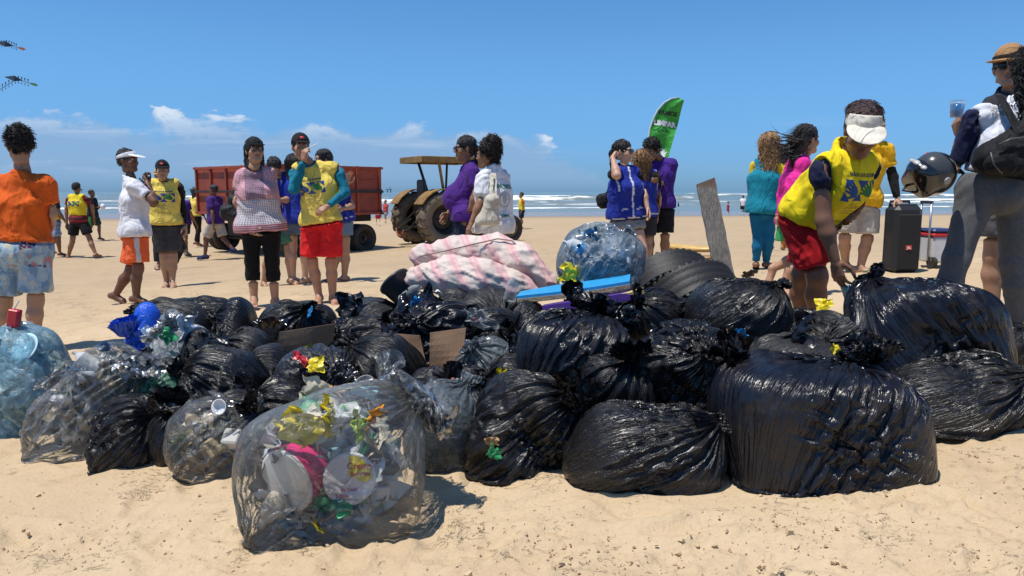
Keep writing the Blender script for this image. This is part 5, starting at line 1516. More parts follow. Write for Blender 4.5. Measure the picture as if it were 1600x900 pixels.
ctx_k2 = person('woman in pink top and orange print shorts walking with her hair blowing back', foot=(1247, 463), top=195, yaw=118, head_yaw=110, skin_c=TAN, hair='blown', hair_c=(0.016, 0.010, 0.009), face=False, fat=0.95, H=1.5,
       J=dict(head=(1262, 218), neck=(1256, 243), shR=(1256, 258, -0.10), shL=(1240, 258, 0.10), elL=(1224, 304, 0.08), wrL=(1220, 332, -0.02), elR=(1262, 304, 0), wrR=(1266, 330, .1), hipL=(1234, 342, 0.06), hipR=(1245, 342, -0.06),
              knL=(1244, 404, 0.08), anL=(1208, 420, 0.12), toeL=(1199, 446, 0.10), knR=(1247, 408, -0.03), anR=(1219, 452, -0.02), toeR=(1240, 464, -.1)),
       garments=[dict(kind='shorts', name='print_shorts', paint=p_orange_print, length=0.66, loose=0.02, flare=0.02), dict(kind='tee', name='pink_top', col=(0.78, 0.03, 0.30), sleeve=1.92, hem=0.07, loose=0.014, wr=0.008)], group=G_VOL)
ctx_y = person('man in golden yellow t-shirt with black arm sleeves resting a hand on the loudspeaker', foot=(1338, 427), top=168, yaw=28, skin_c=TAN, hair='short',
       J=dict(head=(1367, 192), neck=(1362, 214), shR=(1328, 232, .05), shL=(1384, 232), elL=(1395, 276, -.02), wrL=(1402, 311, -.08), elR=(1322, 275, .05), wrR=(1330, 310, -.05), hipR=(1328, 312), hipL=(1357, 312), knR=(1320, 372, .02), knL=(1355, 374), anR=(1321, 414, .12), anL=(1344, 420)),
       garments=[dict(kind='shorts', name='beige_shorts', col=(0.50, 0.45, 0.38), length=0.84, loose=0.022, flare=0.024), dict(kind='tee', name='black_base_layer', col=BLACK, sleeve=1.9, loose=0.004, hem=-0.02), dict(kind='tee', name='yellow_shirt', col=(0.78, 0.43, 0.012), sleeve=0.62, hem=0.05, loose=0.022, wr=0.010)], shoes=dict(kind='flipflop', col=(0.05, 0.2, 0.1), sole=(0.06, 0.22, 0.12)), hands=dict(L=dict(curl=0.5, palm=(-0.1, 0.1, -1), dir=(0.2, -0.6, -0.6))), group=G_VOL)
# woman bending over the heap
ctx_n = person('woman in cream visor, yellow bib and red shorts bending to pick up a blue cup', foot=(1265, 556), d=3.9, H=1.62, yaw=28, head_yaw=-17, head_pitch=-25, head_roll=6, skin_c=(0.22, 0.105, 0.06), hair='updo', hair_c=(0.045, 0.022, 0.018), fat=0.98,
       J=dict(head=(1347, 206, -0.15), neck=(1322, 232, -0.02), shR=(1284, 262, -0.14), shL=(1358, 258, 0.04), elR=(1287, 345, -0.16), wrR=(1305, 408, -0.18), elL=(1338, 318, 0.05), wrL=(1306, 352, 0.04), hipR=(1254, 336, 0.06), hipL=(1286, 334, 0.18), knR=(1277, 432, 0.02), knL=(1252, 432, 0.24), anR=(1279, 528, 0.08), anL=(1255, 520, 0.32)),
       garments=[dict(kind='shorts', name='red_shorts', col=(0.42, 0.008, 0.012), length=0.82, loose=0.020, flare=0.022, waist=0.12), dict(kind='tee', name='navy_shirt', col=NAVY, sleeve=0.26, loose=0.010, hem=-0.06, neck_r=0.08), dict(kind='vest', name='yellow_bib', col=(0.82, 0.63, 0.012), loose=0.022, hem=0.02, emblem=['front', 'back'], neck_r=0.085, neck_f=0.04, drape=0.004, wr=0.008, armhole=0.074)],
       head_gear=dict(kind='visor', col=(0.74, 0.68, 0.56), tall=0.108), glasses='dark', hands=dict(R=dict(dir=(0.22, -0.05, -0.97), palm=(0.75, 0.6, 0.0), curl=0.32, curls=[0.35, 0.3, 0.3, 0.45], thumb=0.35, spread=0.25)), group=G_VOL)
# hat woman facing us, and the woman with the backpack
person('woman in brown brimmed hat and sunglasses facing the camera behind the backpack', foot=(1560, 506), top=66, yaw=-6, head_yaw=-34, skin_c=TAN, hair='short', garments=[dict(kind='shorts', name='grey_shorts', col=(0.1, 0.1, 0.11), length=0.7), dict(kind='tee', name='dark_shirt', col=(0.03, 0.03, 0.04), sleeve=0.6)],
       J=dict(head=(1577, 106), neck=(1578, 143), shR=(1552, 165), shL=(1606, 165), elR=(1560, 240), wrR=(1575, 290), elL=(1610, 240), wrL=(1600, 290), hipR=(1562, 295), hipL=(1600, 295), knR=(1553, 400), knL=(1604, 400), anR=(1551, 490), anL=(1604, 490)), head_gear=dict(kind='bucket', col=(0.40, 0.22, 0.10)), glasses='dark', group=G_VOL)
def p_leg(q, v, c, col):
    n = fbm(q * 140, 2); col[:] = (0.105, 0.105, 0.108); col *= (1 + 0.25 * n)[:, None]; return col
def p_tee_rw(q, v, c, col):
    arm = np.abs(q[:, 0]) > 0.185
    col[:] = (0.74, 0.74, 0.78); col[arm] = NAVY; return col
ctx_r = person('woman with backpack in white t-shirt, navy sleeves and grey leggings seen from behind', foot=(1560, 534), top=70, yaw=184, head_yaw=178, skin_c=BROWN, hair='longcurly', hair_c=(0.010, 0.008, 0.008), fat=1.16, face=False,
       J=dict(head=(1612, 112), neck=(1597, 152), shL=(1524, 184), shR=(1652, 184), elL=(1494, 262, 0.06), wrL=(1500, 214, 0.26), elR=(1672, 262, 0.0), wrR=(1660, 330, 0.1), hipL=(1528, 300), hipR=(1588, 300), knL=(1494, 404, -0.02), anL=(1462, 505, 0.0), knR=(1583, 410, 0.02), anR=(1588, 512, 0.05)),
       garments=[dict(kind='leggings', name='grey_leggings', paint=p_leg, length=1.9, loose=0.006, flare=0.0, waist=0.13, wr=0.004), dict(kind='tee', name='navy_sleeves', col=NAVY, sleeve=1.55, loose=0.006, hem=-0.12, neck_r=0.08), dict(kind='vest', name='white_shirt', col=(0.74, 0.74, 0.78), hem=-0.10, loose=0.012, neck_r=0.075, neck_f=-0.01, wr=0.010, armhole=0.062)],
       hands=dict(L=dict(dir=(-0.25, 0.1, 0.95), palm=(0.85, 0.3, 0.0), curl=0.55, thumb=0.5)), group=G_VOL)
# tiny figures far off
def far(label, x, yf, yt, yaw, shirt, shorts, sk=BROWN, gait=0.3, **k):
    person(label, foot=(x, yf), top=yt, yaw=yaw, gait=gait, skin_c=sk, hair='crop', face=False, garments=[dict(kind='shorts', col=shorts, length=0.8), dict(kind='tee', col=shirt, sleeve=0.6, hem=0.05)], group=G_FAR, **k)
person('boy in yellow bib and navy shorts standing alone by the shoreline', foot=(815, 358), top=301, yaw=-80, skin_c=BROWN, hair='crop', face=False, garments=[dict(kind='shorts', col=NAVY, length=0.9), dict(kind='tee', name='orange_shirt', col=(0.6, 0.16, 0.02), sleeve=0.6), dict(kind='vest', name='yellow_bib', col=YEL2, hem=0.0)], group=G_FAR)
far('bather in white top and red shorts seen beyond the tow bar', 591, 353, 319, 20, (0.65, 0.6, 0.6), (0.5, 0.03, 0.04))
far('bather in red top standing left of the rear tractor tyre', 603, 349, 313, -30, (0.55, 0.08, 0.08), (0.3, 0.3, 0.35))
far('tiny figure in dark blue walking along the wet sand', 1060, 329, 314, 10, (0.03, 0.05, 0.12), (0.02, 0.03, 0.06))
far('small child in a pink swimsuit near the water', 1137, 338, 315, 60, (0.45, 0.06, 0.12), (0.45, 0.06, 0.12))
far('adult in white t-shirt and dark shorts beside the pink child', 1160, 338, 305, 170, (0.75, 0.75, 0.75), (0.03, 0.03, 0.05))
# ------------------------------------------------------------------ trailer and tractor
Zv = np.array([0, 0, 1.0])
M_RED = plain('red_paint_worn', (0.33, 0.055, 0.026), 0.6, var=0.45, scale=3, bump=0.004)
M_STEEL = plain('dark_steel', (0.035, 0.03, 0.028), 0.55, 0.3, var=0.4)
M_TYRE = plain('dusty_rubber', (0.050, 0.043, 0.036), 0.85, var=0.35, scale=9, bump=0.004, spec=0.3)
M_TYREG = plain('sandy_tyre', (0.20, 0.155, 0.11), 0.92, var=0.35, scale=6, bump=0.004, spec=0.2)
M_OCHRE = plain('ochre_paint_worn', (0.30, 0.165, 0.035), 0.55, var=0.55, scale=4, bump=0.003)
M_GREASE = plain('greasy_iron', (0.022, 0.018, 0.014), 0.5, 0.4, var=0.3)
def wheel(parent, c, axle, rad, wid, tyre_mat, rim_mat, name='wheel', lugs=0, lug_mat=None, n=40, rimr=0.56):
    c = np.asarray(c, float); a = nrm(axle); w = wid / 2
    prof = [(rad * rimr, -w * 0.75), (rad * 0.74, -w * 0.98), (rad * 0.90, -w * 0.95), (rad * 0.975, -w * 0.78), (rad, -w * 0.4), (rad, w * 0.4), (rad * 0.975, w * 0.78), (rad * 0.90, w * 0.95), (rad * 0.74, w * 0.98), (rad * rimr, w * 0.75)]
    t = MB().lathe(prof, c, a, n, ring=True).build(name, tyre_mat, parent, smooth=True, loc=c)
    rp = [(0.0, w * 0.25), (rad * 0.12, w * 0.28), (rad * 0.16, w * 0.1), (rad * 0.36, w * 0.05), (rad * 0.46, w * 0.45), (rad * rimr * 0.98, w * 0.60), (rad * rimr * 1.01, w * 0.78)]
    rim = MB().lathe(rp, c, a, 28).lathe([(r, -h) for r, h in rp], c, a, 28)
    sharp(rim.build('rim', rim_mat, t, loc=c))
    e1 = nrm(np.cross(a, Zv)); e2 = np.cross(a, e1)
    for k in range(6):
        th = 2 * math.pi * k / 6
        for sg in (1,):
            p = c + (e1 * math.cos(th) + e2 * math.sin(th)) * rad * 0.24
            MB().tube([p + a * w * 0.04, p + a * w * 0.30], rad * 0.022, 6).build('wheel_nut', M_GREASE, t, loc=p)
    if lugs:
        first = None
        for k in range(lugs):
            for sd in (-1, 1):
                th = 2 * math.pi * (k + (0.5 if sd > 0 else 0)) / lugs
                if first is None:
                    m = MB()
                    pts = []
                    for (u, q) in ((0.02, 0.0), (0.5, 0.09), (0.98, 0.16)):
                        for (dr, tw) in ((-0.02, 0.030), (0.055, 0.018)):
                            for sgn in (-1, 1):
                                an = q + sgn * tw / 0.8
                                rr = rad * (1 + dr) if u < 0.9 else rad * (0.90 + dr)
                                pts.append((u * w, an, rr))
                    first = pts
                m = MB(); V = []
                for (u, an, rr) in first:
                    ang = th + an
                    V.append(c + a * u * sd + (e1 * math.cos(ang) + e2 * math.sin(ang)) * rr)
                F = []
                for s_ in range(2):
                    b = s_ * 4
                    F += [(b, b + 1, b + 5, b + 4), (b + 2, b + 6, b + 7, b + 3), (b, b + 4, b + 6, b + 2), (b + 1, b + 3, b + 7, b + 5)]
                F += [(0, 2, 3, 1), (8, 9, 11, 10)]
                m.add(V, F).build('tread_lug', lug_mat or tyre_mat, t, loc=np.mean(V, 0))
    return t
def trailer():
    c0 = P(441, 389, 17.3); c1 = P(597, 389, 19.6); c2 = P(311, 389, 19.8)
    for c in (c0, c1, c2): c[2] = float(ground_z(442 / 1155, 18))
    z0 = float(ground_z(c0[0], 18)); H0, H1 = 0.98, 2.20
    e = c1 - c0; L = np.linalg.norm(e); ex = nrm(e); ey = nrm(np.array([-ex[1], ex[0], 0])); W = float(np.dot(c2 - c0, ey))
    r = empty('farm_trailer', c0 * 0 + c0 + ex * L / 2 + ey * W / 2, 'red steel sided farm trailer on rubber wheels standing behind the volunteers', 'trailer')
    A = np.stack([ex, ey, Zv]); o = c0 + Zv * (z0 - c0[2])
    at = lambda x, y, z: o + ex * x + ey * y + Zv * z
    mid = (H0 + H1) / 2; hh = H1 - H0
    def side(name, p, size):
        return MB().box(p, size, A, 0.006).build(name, M_RED, r)
    panels = []
    near = side('side_panel', at(L / 2, 0.02, mid), (L, 0.04, hh)); side('side_panel', at(L / 2, W - 0.02, mid), (L, 0.04, hh))
    back = side('tailgate', at(0.02, W / 2, mid), (0.04, W - 0.09, hh)); front = side('front_panel', at(L - 0.02, W / 2, mid), (0.04, W - 0.09, hh))
    MB().box(at(L / 2, W / 2, H0 + 0.03), (L - 0.1, W - 0.1, 0.06), A).build('bed', M_STEEL, r)
    for k in range(5):
        x = 0.05 + (L - 0.1) * k / 4
        MB().box(at(x, -0.027, mid), (0.07, 0.05, hh + 0.02), A, 0.006).build('upright', M_RED, r)
    for k in range(6):
        y = 0.06 + (W - 0.12) * k / 5
        MB().box(at(-0.027, y, mid), (0.05, 0.06, hh + 0.02), A, 0.006).build('upright', M_RED, r)
    for z in (H0 + 0.03, H0 + hh * 0.48, H1 - 0.03):
        m_ = M_RED if z != H0 + hh * 0.48 else M_STEEL
        MB().box(at(L / 2, -0.060, z), (L + 0.06, 0.035, 0.06), A, 0.004).build('rail', m_, r)
        MB().box(at(-0.060, W / 2, z), (0.035, W, 0.06), A, 0.004).build('rail', m_, r)
    for k in range(4):
        x = 0.05 + (L - 0.1) * (k + 0.5) / 4
        MB().box(at(x, -0.014, H0 + hh * 0.72), (0.42, 0.022, 0.03), A, 0.003).build('rib', M_RED, r)
    for (x, z) in ((L - 0.06, H0 + hh * 0.48), (0.05, H0 + hh * 0.48), (L - 0.06, H0 + 0.05)):
        MB().box(at(x, -0.085, z), (0.05, 0.03, 0.13), A, 0.005).build('latch', M_STEEL, r)
    for y in (0.45, W - 0.45):
        MB().box(at(L / 2, y, H0 - 0.10), (L - 0.05, 0.10, 0.18), A).build('chassis_beam', M_STEEL, r)
    for x in (L - 0.50, 0.55):
        MB().tube([at(x, 0.05, 0.36), at(x, W - 0.05, 0.36)], 0.05, 10).build('axle', M_STEEL, r)
        MB().box(at(x, W / 2, 0.62), (0.3, W * 0.6, 0.40), A).build('axle_mount', M_STEEL, r)
        for y in (0.14, 0.40, W - 0.40, W - 0.14):
            wheel(r, at(x, y, 0.36), -ey if y < W / 2 else ey, 0.37, 0.22, M_TYRE, M_GREASE)
    MB().tube([at(L - 0.3, W / 2, 0.55), at(L + 0.5, W / 2, 0.50), at(L + 1.35, W / 2 + 0.25, 0.46)], 0.045, 8).build('tow_bar', M_STEEL, r)
    return r, at
trailer_o, tr_at = trailer()
def tractor():
    d = 20.6; base = P(671, 382, d); base[2] = float(ground_z(base[0], d))
    ph = R(57); h = np.array([math.sin(ph), math.cos(ph), 0]); rt = np.array([math.cos(ph), -math.sin(ph), 0])
    r = empty('tractor', base, 'old ochre yellow tractor with flat canopy and huge sandy rear tyres', 'tractor')
    A = np.stack([rt, h, Zv])
    at = lambda x, y, z: base + rt * x + h * y + Zv * z
    def bx(name, c, s, m=M_OCHRE, b=0.02, ax=A): return MB().box(at(*c), s, ax, b).build(name, m, r)
    for sd in (-1, 1): wheel(r, at(0.80 * sd, 0, 0.73), rt * sd, 0.71, 0.50, M_TYREG, M_GREASE, 'rear_wheel', lugs=18, lug_mat=plain('lug_rubber', (0.11, 0.085, 0.06), 0.9, var=0.4), n=48)
    for sd in (-1, 1): wheel(r, at(0.66 * sd, 2.22, 0.42), rt * sd, 0.41, 0.24, M_TYRE, M_OCHRE, 'front_wheel', n=32)
    MB().tube([at(-0.6, 0, 0.73), at(0.6, 0, 0.73)], 0.15, 14).build('rear_axle', M_GREASE, r, smooth=True)
    bx('gearbox', (0, 0.35, 0.85), (0.55, 1.1, 0.62), M_GREASE)
    bx('engine', (0, 1.65, 0.85), (0.42, 1.4, 0.50), M_GREASE)
    bx('bonnet', (0, 1.75, 1.25), (0.58, 1.40, 0.42), M_OCHRE, 0.06)
    MB().tube([at(-0.62, 2.22, 0.42), at(0.62, 2.22, 0.42)], 0.06, 8).build('front_axle', M_GREASE, r)
    for sd in (-1, 1):                                                       # curved mudguards
        V = []; F = []
        n = 9
        for k in range(n):
            a = R(20 + 130 * k / (n - 1)); rr = 0.82
            for (x, q) in ((0.52, 0), (1.02, 0), (1.02, -0.03), (0.52, -0.03)):
                V.append(at(x * sd, math.cos(a) * (rr + q), 0.73 + math.sin(a) * (rr + q)))
        for k in range(n - 1):
            for q in range(4): F.append((k * 4 + q, k * 4 + (q + 1) % 4, k * 4 + 4 + (q + 1) % 4, k * 4 + 4 + q))
        F += [(0, 1, 2, 3), ((n - 1) * 4 + 3, (n - 1) * 4 + 2, (n - 1) * 4 + 1, (n - 1) * 4)]
        MB().add(V, F).build('mudguard', M_OCHRE, r)
        MB().tube([at(0.50 * sd, 0.25, 0.95), at(0.50 * sd, 0.20, 1.50), at(0.62 * sd, 0.0, 2.28)], 0.04, 8).build('canopy_post', M_OCHRE if sd > 0 else M_GREASE, r)
        MB().tube([at(0.45 * sd, 0.75, 1.1), at(0.50 * sd, 0.85, 2.30)], 0.032, 8).build('canopy_post', M_GREASE, r)
        MB().tube([at(0.30 * sd, -0.40, 0.72), at(0.34 * sd, -0.85, 0.42)], 0.03, 6).build('lift_arm', M_GREASE, r)
        MB().tube([at(0.30 * sd, -0.15, 1.05), at(0.33 * sd, -0.66, 0.58)], 0.02, 6).build('lift_rod', M_GREASE, r)
    MB().box(at(0, 0.35, 2.36), (1.36, 1.74, 0.03), A).build('canopy', M_OCHRE, r)
    for (c, s) in (((0, -0.52, 2.32), (1.40, 0.04, 0.17)), ((0, 1.22, 2.32), (1.40, 0.04, 0.17)), ((0.68, 0.35, 2.32), (0.04, 1.70, 0.17)), ((-0.68, 0.35, 2.32), (0.04, 1.70, 0.17))):
        bx('canopy_edge', c, s, M_OCHRE, 0.01)
    bx('seat', (0, 0.02, 1.22), (0.48, 0.42, 0.12), plain('black_vinyl', (0.015, 0.014, 0.013), 0.5), 0.04)
    bx('seat_back', (0, -0.22, 1.52), (0.46, 0.10, 0.55), plain('black_vinyl', (0.015, 0.014, 0.013), 0.5), 0.04)
    MB().tube([at(0, 0.95, 1.25), at(0, 0.62, 1.52)], 0.02, 6).build('steering_column', M_GREASE, r)
    MB().lathe([(0.19, -0.012), (0.205, 0), (0.19, 0.012), (0.178, 0)], at(0, 0.60, 1.53), nrm(h * -0.6 + Zv * 0.75), 20, ring=True).build('steering_wheel', M_GREASE, r, smooth=True)
    bx('back_plate', (0, -0.28, 1.02), (0.75, 0.06, 0.50), M_GREASE)
    bx('tool_box', (0.42, -0.12, 1.20), (0.22, 0.35, 0.26), M_OCHRE)
    bx('cross_bar', (0, -0.86, 0.42), (0.85, 0.06, 0.07), M_GREASE, 0.01)
    MB().tube([at(0, -0.3, 0.52), at(0, -0.95, 0.46)], 0.04, 6).build('drawbar', M_GREASE, r)
    MB().tube([at(0.22, 2.0, 1.4), at(0.22, 2.0, 2.0)], 0.035, 8).build('exhaust', M_GREASE, r)
    MB().tube([at(-0.30, -0.86, 0.47), at(-0.1, -0.93, 0.33), at(0.12, -0.92, 0.26), at(0.28, -0.9, 0.44)], 0.018, 6).build('tow_rope', plain('red_rope', (0.40, 0.10, 0.06), 0.9), r, smooth=True)
tractor()

# ------------------------------------------------------------------ feather flag, boards, far things
def flag():
    d = 10.6
    left = [(1061, 153), (1049, 155), (1039, 161), (1029, 172), (1021, 188), (1016, 204), (1013, 226), (1011, 256), (1010, 290), (1010, 322), (1010, 350)]
    right = [(1069, 157), (1066, 166), (1063, 178), (1060, 191), (1056, 205), (1052, 219), (1047, 236), (1042, 256), (1035, 284), (1027, 316), (1019, 350)]
    base = P(1010, 410, d); base[2] = float(ground_z(base[0], d))
    r = empty('feather_flag', base, 'tall green feather flag on a curved pole with black and white lettering', 'flag')
    V = []; N = 9; F = []
    for (a, b) in zip(left, right):
        for k in range(N):
            t = k / (N - 1); x = a[0] + (b[0] - a[0]) * t; y = a[1] + (b[1] - a[1]) * t
            V.append(P(x, y, d + 0.04 * math.sin(t * 5 + y * 0.05) * t + 0.02 * math.sin(y * 0.11)))
    n = len(left)
    # densify down the sheet
    VV = np.array(V).reshape(n, N, 3); t0 = np.linspace(0, n - 1, 60); VV = np.stack([np.stack([np.interp(t0, np.arange(n), VV[:, k, c]) for c in range(3)], -1) for k in range(N)], 1)
    nr = 60; front = VV.reshape(-1, 3); back = front + np.array([0, 0.006, 0])
    F = grid_faces(nr, N)
    Fs = [tuple(q[::-1]) for q in F.tolist()] + [tuple(i + nr * N for i in q) for q in F.tolist()]
    o = mesh_obj('flag_cloth', np.concatenate([front, back]), Fs, cloth((0.055, 0.36, 0.055), 0.7), r)
    pole = [P(1010, 408, d), P(1009, 350, d), P(1009, 290, d), P(1010, 256, d), P(1012, 226, d), P(1015, 203, d), P(1020, 187, d), P(1028, 171, d), P(1038, 160, d), P(1049, 154, d), P(1062, 152, d)]
    pole[0] = base - Zv * 0.05
    MB().tube(pole, [0.014] * 5 + [0.011, 0.010, 0.009, 0.008, 0.007, 0.006], 8).build('pole', plain('white_pole', (0.6, 0.6, 0.6), 0.4), r, smooth=True)
    tri = [tuple(q) for q in F.tolist()]
    up_ = nrm(P(1063, 180, d) - P(1048, 240, d)); 
    rt_ = np.array([1.0, 0, -0.14])
    rt_ = nrm(rt_)
    def word(txt, size, px, py, m, bold=0.0):
        decal(o, front, tri, [text_poly(txt, size, 0, -size * 0.35, bold=bold)], P(px, py, d), rt_, Zv, m, 'lettering', off=0.006)
    blk = plain('flag_black', (0.012, 0.02, 0.012), 0.8); wht = plain('flag_white', (0.75, 0.75, 0.75), 0.8)
    word('VAMOS', 0.085, 1043, 177, blk, 0.003); word('LIMPAR', 0.095, 1039, 193, wht, 0.006); word('A PRAIA!', 0.045, 1037, 205, blk, 0.001)
    decal(o, front, tri, hand_shape(0, 0, 0.11, 0.3, 1), P(1036, 240, d), rt_, Zv, wht, 'print', off=0.006)
flag()
def far_platform(px, d):
    c = P(px, 300.5, d); c[2] = SEA_Z
    r = empty('offshore_platform', c, 'small offshore platform on the horizon ' + ('between the red trailer and the tractor' if px > 500 else 'just left of the red trailer' if px > 200 else 'above the player in the striped shirt'), 'platform', 'platforms on the horizon')
    m = plain('platform_steel', (0.10, 0.11, 0.13), 0.8)
    for x in (-6, 6):
        for y in (-6, 6): MB().tube([c + np.array([x, y, 0]), c + np.array([x * 0.8, y * 0.8, 10])], 0.8, 6).build('leg', m, r)
    MB().box(c + Zv * 11, (20, 16, 2)).build('deck', m, r); MB().tube([c + np.array([3, 0, 12]), c + np.array([3, 0, 21])], 0.9, 6).build('mast', m, r)
far_platform(608, 2600); far_platform(301, 2600); far_platform(124, 2700)
def board(name, label, a, b, wid, th, col, cat, nose=0.5, group=None, d=None, deck=None):
    """a long board from a to b (world), pointed at both ends"""
    a, b = np.asarray(a, float), np.asarray(b, float); ex = nrm(b - a); L = np.linalg.norm(b - a); ey = nrm(np.cross(Zv, ex)); ez = np.cross(ex, ey)
    n = 17; V = []; F = []
    for k in range(n):
        t = k / (n - 1); w = wid / 2 * max(0.10, (1 - abs(2 * t - 1) ** 2.6)) ** nose; rock = 0.05 * (2 * t - 1) ** 2 * L * 0.5
        c = a + ex * L * t + ez * rock; hh = th / 2 * (0.45 + 0.55 * (1 - abs(2 * t - 1) ** 3))
        for (u, q) in ((-1, 0), (-0.8, 0.75), (0, 1), (0.8, 0.75), (1, 0), (0.8, -0.8), (0, -1), (-0.8, -0.8)): V.append(c + ey * w * u + ez * hh * q)
    for k in range(n - 1):
        for q in range(8): F.append((k * 8 + q, k * 8 + (q + 1) % 8, k * 8 + 8 + (q + 1) % 8, k * 8 + 8 + q))
    F += [tuple(range(8)), tuple(range(n * 8 - 1, n * 8 - 9, -1))]
    F = [q[::-1] for q in F]
    o = mesh_obj(name, V, F, plain(label[:12], col, 0.4, var=0.25), loc=(a + b) / 2)
    return tag(o, label, cat, group)
gzz = lambda p, up=0.0: np.array([p[0], p[1], float(ground_z(p[0], p[1])) + up])
board('surfboard', 'long pale yellow surfboard lying flat on the sand behind the tyres', gzz(P(1040, 388, 10.2), 0.20), gzz(P(1128, 394, 9.6), 0.13), 0.42, 0.09, (0.62, 0.40, 0.12), 'surfboard')
board('surfboard', 'darker tan surfboard lying under the pale yellow one', gzz(P(1034, 396, 9.9), 0.04), gzz(P(1126, 404, 9.3), 0.05), 0.45, 0.09, (0.30, 0.16, 0.05), 'surfboard')

# kites
def kite(label, body, tail, d, col, tailcol):
    c = P(*body, d)
    r = empty('kite', c, label, 'kite', 'kites flying high on the left')
    V = []; F = []; s = d / FPX
    def px_(x, y, dd=0): return P(body[0] + x, body[1] + y, d + dd)
    V = [px_(-16, -4, .2), px_(0, -6), px_(14, 2, .2), px_(0, 3), px_(0, -2, .25)]
    MB().add(V, [(0, 1, 3), (1, 2, 3), (0, 3, 4), (2, 4, 3)]).build('sail', plain('kite_sail', col, 0.7), r)
    pts = [P(x, y, d + 0.1 * i) for i, (x, y) in enumerate(tail)]
    MB().tube(pts, 0.012, 5).build('tail_line', plain('kite_line', (0.05, 0.06, 0.06), 0.7), r)
    for i in range(len(pts) - 1):
        for q in range(2):
            p = pts[i] + (pts[i + 1] - pts[i]) * (q / 2 + 0.2)
            MB().add([p, p + np.array([-0.05, 0.03, 0.14]), p + np.array([0.06, -0.03, 0.16])], [(0, 1, 2)]).add([p, p + np.array([-0.05, 0.03, -0.12]), p + np.array([0.03, -0.03, -0.15])], [(0, 2, 1)]).build('tail_tuft', plain('kite_tuft', (0.03, 0.04, 0.05), 0.8), r)
    e = pts[0]
    MB().add([P(tail[0][0] + x, tail[0][1] + y, d + 0.1 * x / 5) for x, y in ((0, -1), (8, 0), (14, 3), (10, 5), (2, 2))], [(0, 1, 2, 3, 4)]).build('tip', plain('kite_tip', tailcol, 0.7), r)
kite('dark kite with a fluttering tail and an orange tip high at left', (8, 70), [(27, 74), (20, 71), (12, 68), (4, 69), (-6, 67)], 34, (0.03, 0.05, 0.09), (0.7, 0.25, 0.08))
kite('dark winged kite with a green tip lower of the two', (22, 124), [(46, 130), (36, 127), (26, 124), (16, 130), (6, 136), (-4, 143)], 30, (0.03, 0.05, 0.09), (0.15, 0.4, 0.12))

# ------------------------------------------------------------------ loudspeaker, cool box
def loudspeaker():
    d = ground_hit(1405, 428) + 0.12
    c = P(1405, 428, d); c[2] = float(ground_z(c[0], d)); k = d / FPX
    W, D_, Hh = 43 * k, 0.26, 105 * k
    r = empty('loudspeaker', c, 'tall black portable loudspeaker standing on the sand beside the yellow shirt man', 'loudspeaker')
    m = plain('speaker_plastic', (0.012, 0.012, 0.013), 0.45)
    MB().box(c + Zv * Hh / 2, (W, D_, Hh), None, 0.045).build('cabinet', m, r, smooth=False)
    MB().box(c + Zv * Hh * 0.47 - np.array([0, D_ / 2 + 0.003, 0]), (W * 0.82, 0.02, Hh * 0.80), None, 0.009).build('grille', NT('speaker_mesh').fin((0.010, 0.010, 0.010), 0.8), r)
    MB().box(c + Zv * (Hh + 0.006), (W * 0.72, D_ * 0.6, 0.016), None, 0.007).build('control_panel', plain('panel_grey', (0.05, 0.05, 0.055), 0.3), r)
    MB().tube([c + np.array([-W * .36, 0.08, Hh - .02]), c + np.array([-W * .34, 0.08, Hh + .035]), c + np.array([W * .34, 0.08, Hh + .035]), c + np.array([W * .36, 0.08, Hh - .02])], 0.014, 8).build('handle', m, r, smooth=True)
    for x in (-1, 1): MB().lathe([(0.0, -0.018), (0.045, -0.018), (0.05, 0), (0.045, 0.018), (0, 0.018)], c + np.array([x * W * 0.46, D_ * 0.42, 0.045]), (1, 0, 0), 16).build('wheel', M_TYRE, r)
    lg = c + Zv * Hh * 0.385 - np.array([0, D_ / 2 + 0.014, 0])
    b = MB().box(lg, (0.058, 0.006, 0.044), None, 0.002).build('badge', plain('badge_orange', (0.62, 0.05, 0.012), 0.5), r)
    vs, fs = text_poly('JBL', 0.030, 0, -0.010, bold=0.001)
    mesh_obj('lettering', [lg + np.array([x, -0.006, y]) for x, y in vs], fs, plain('badge_white', (0.8, 0.8, 0.8), 0.5), b, smooth=False)
loudspeaker()
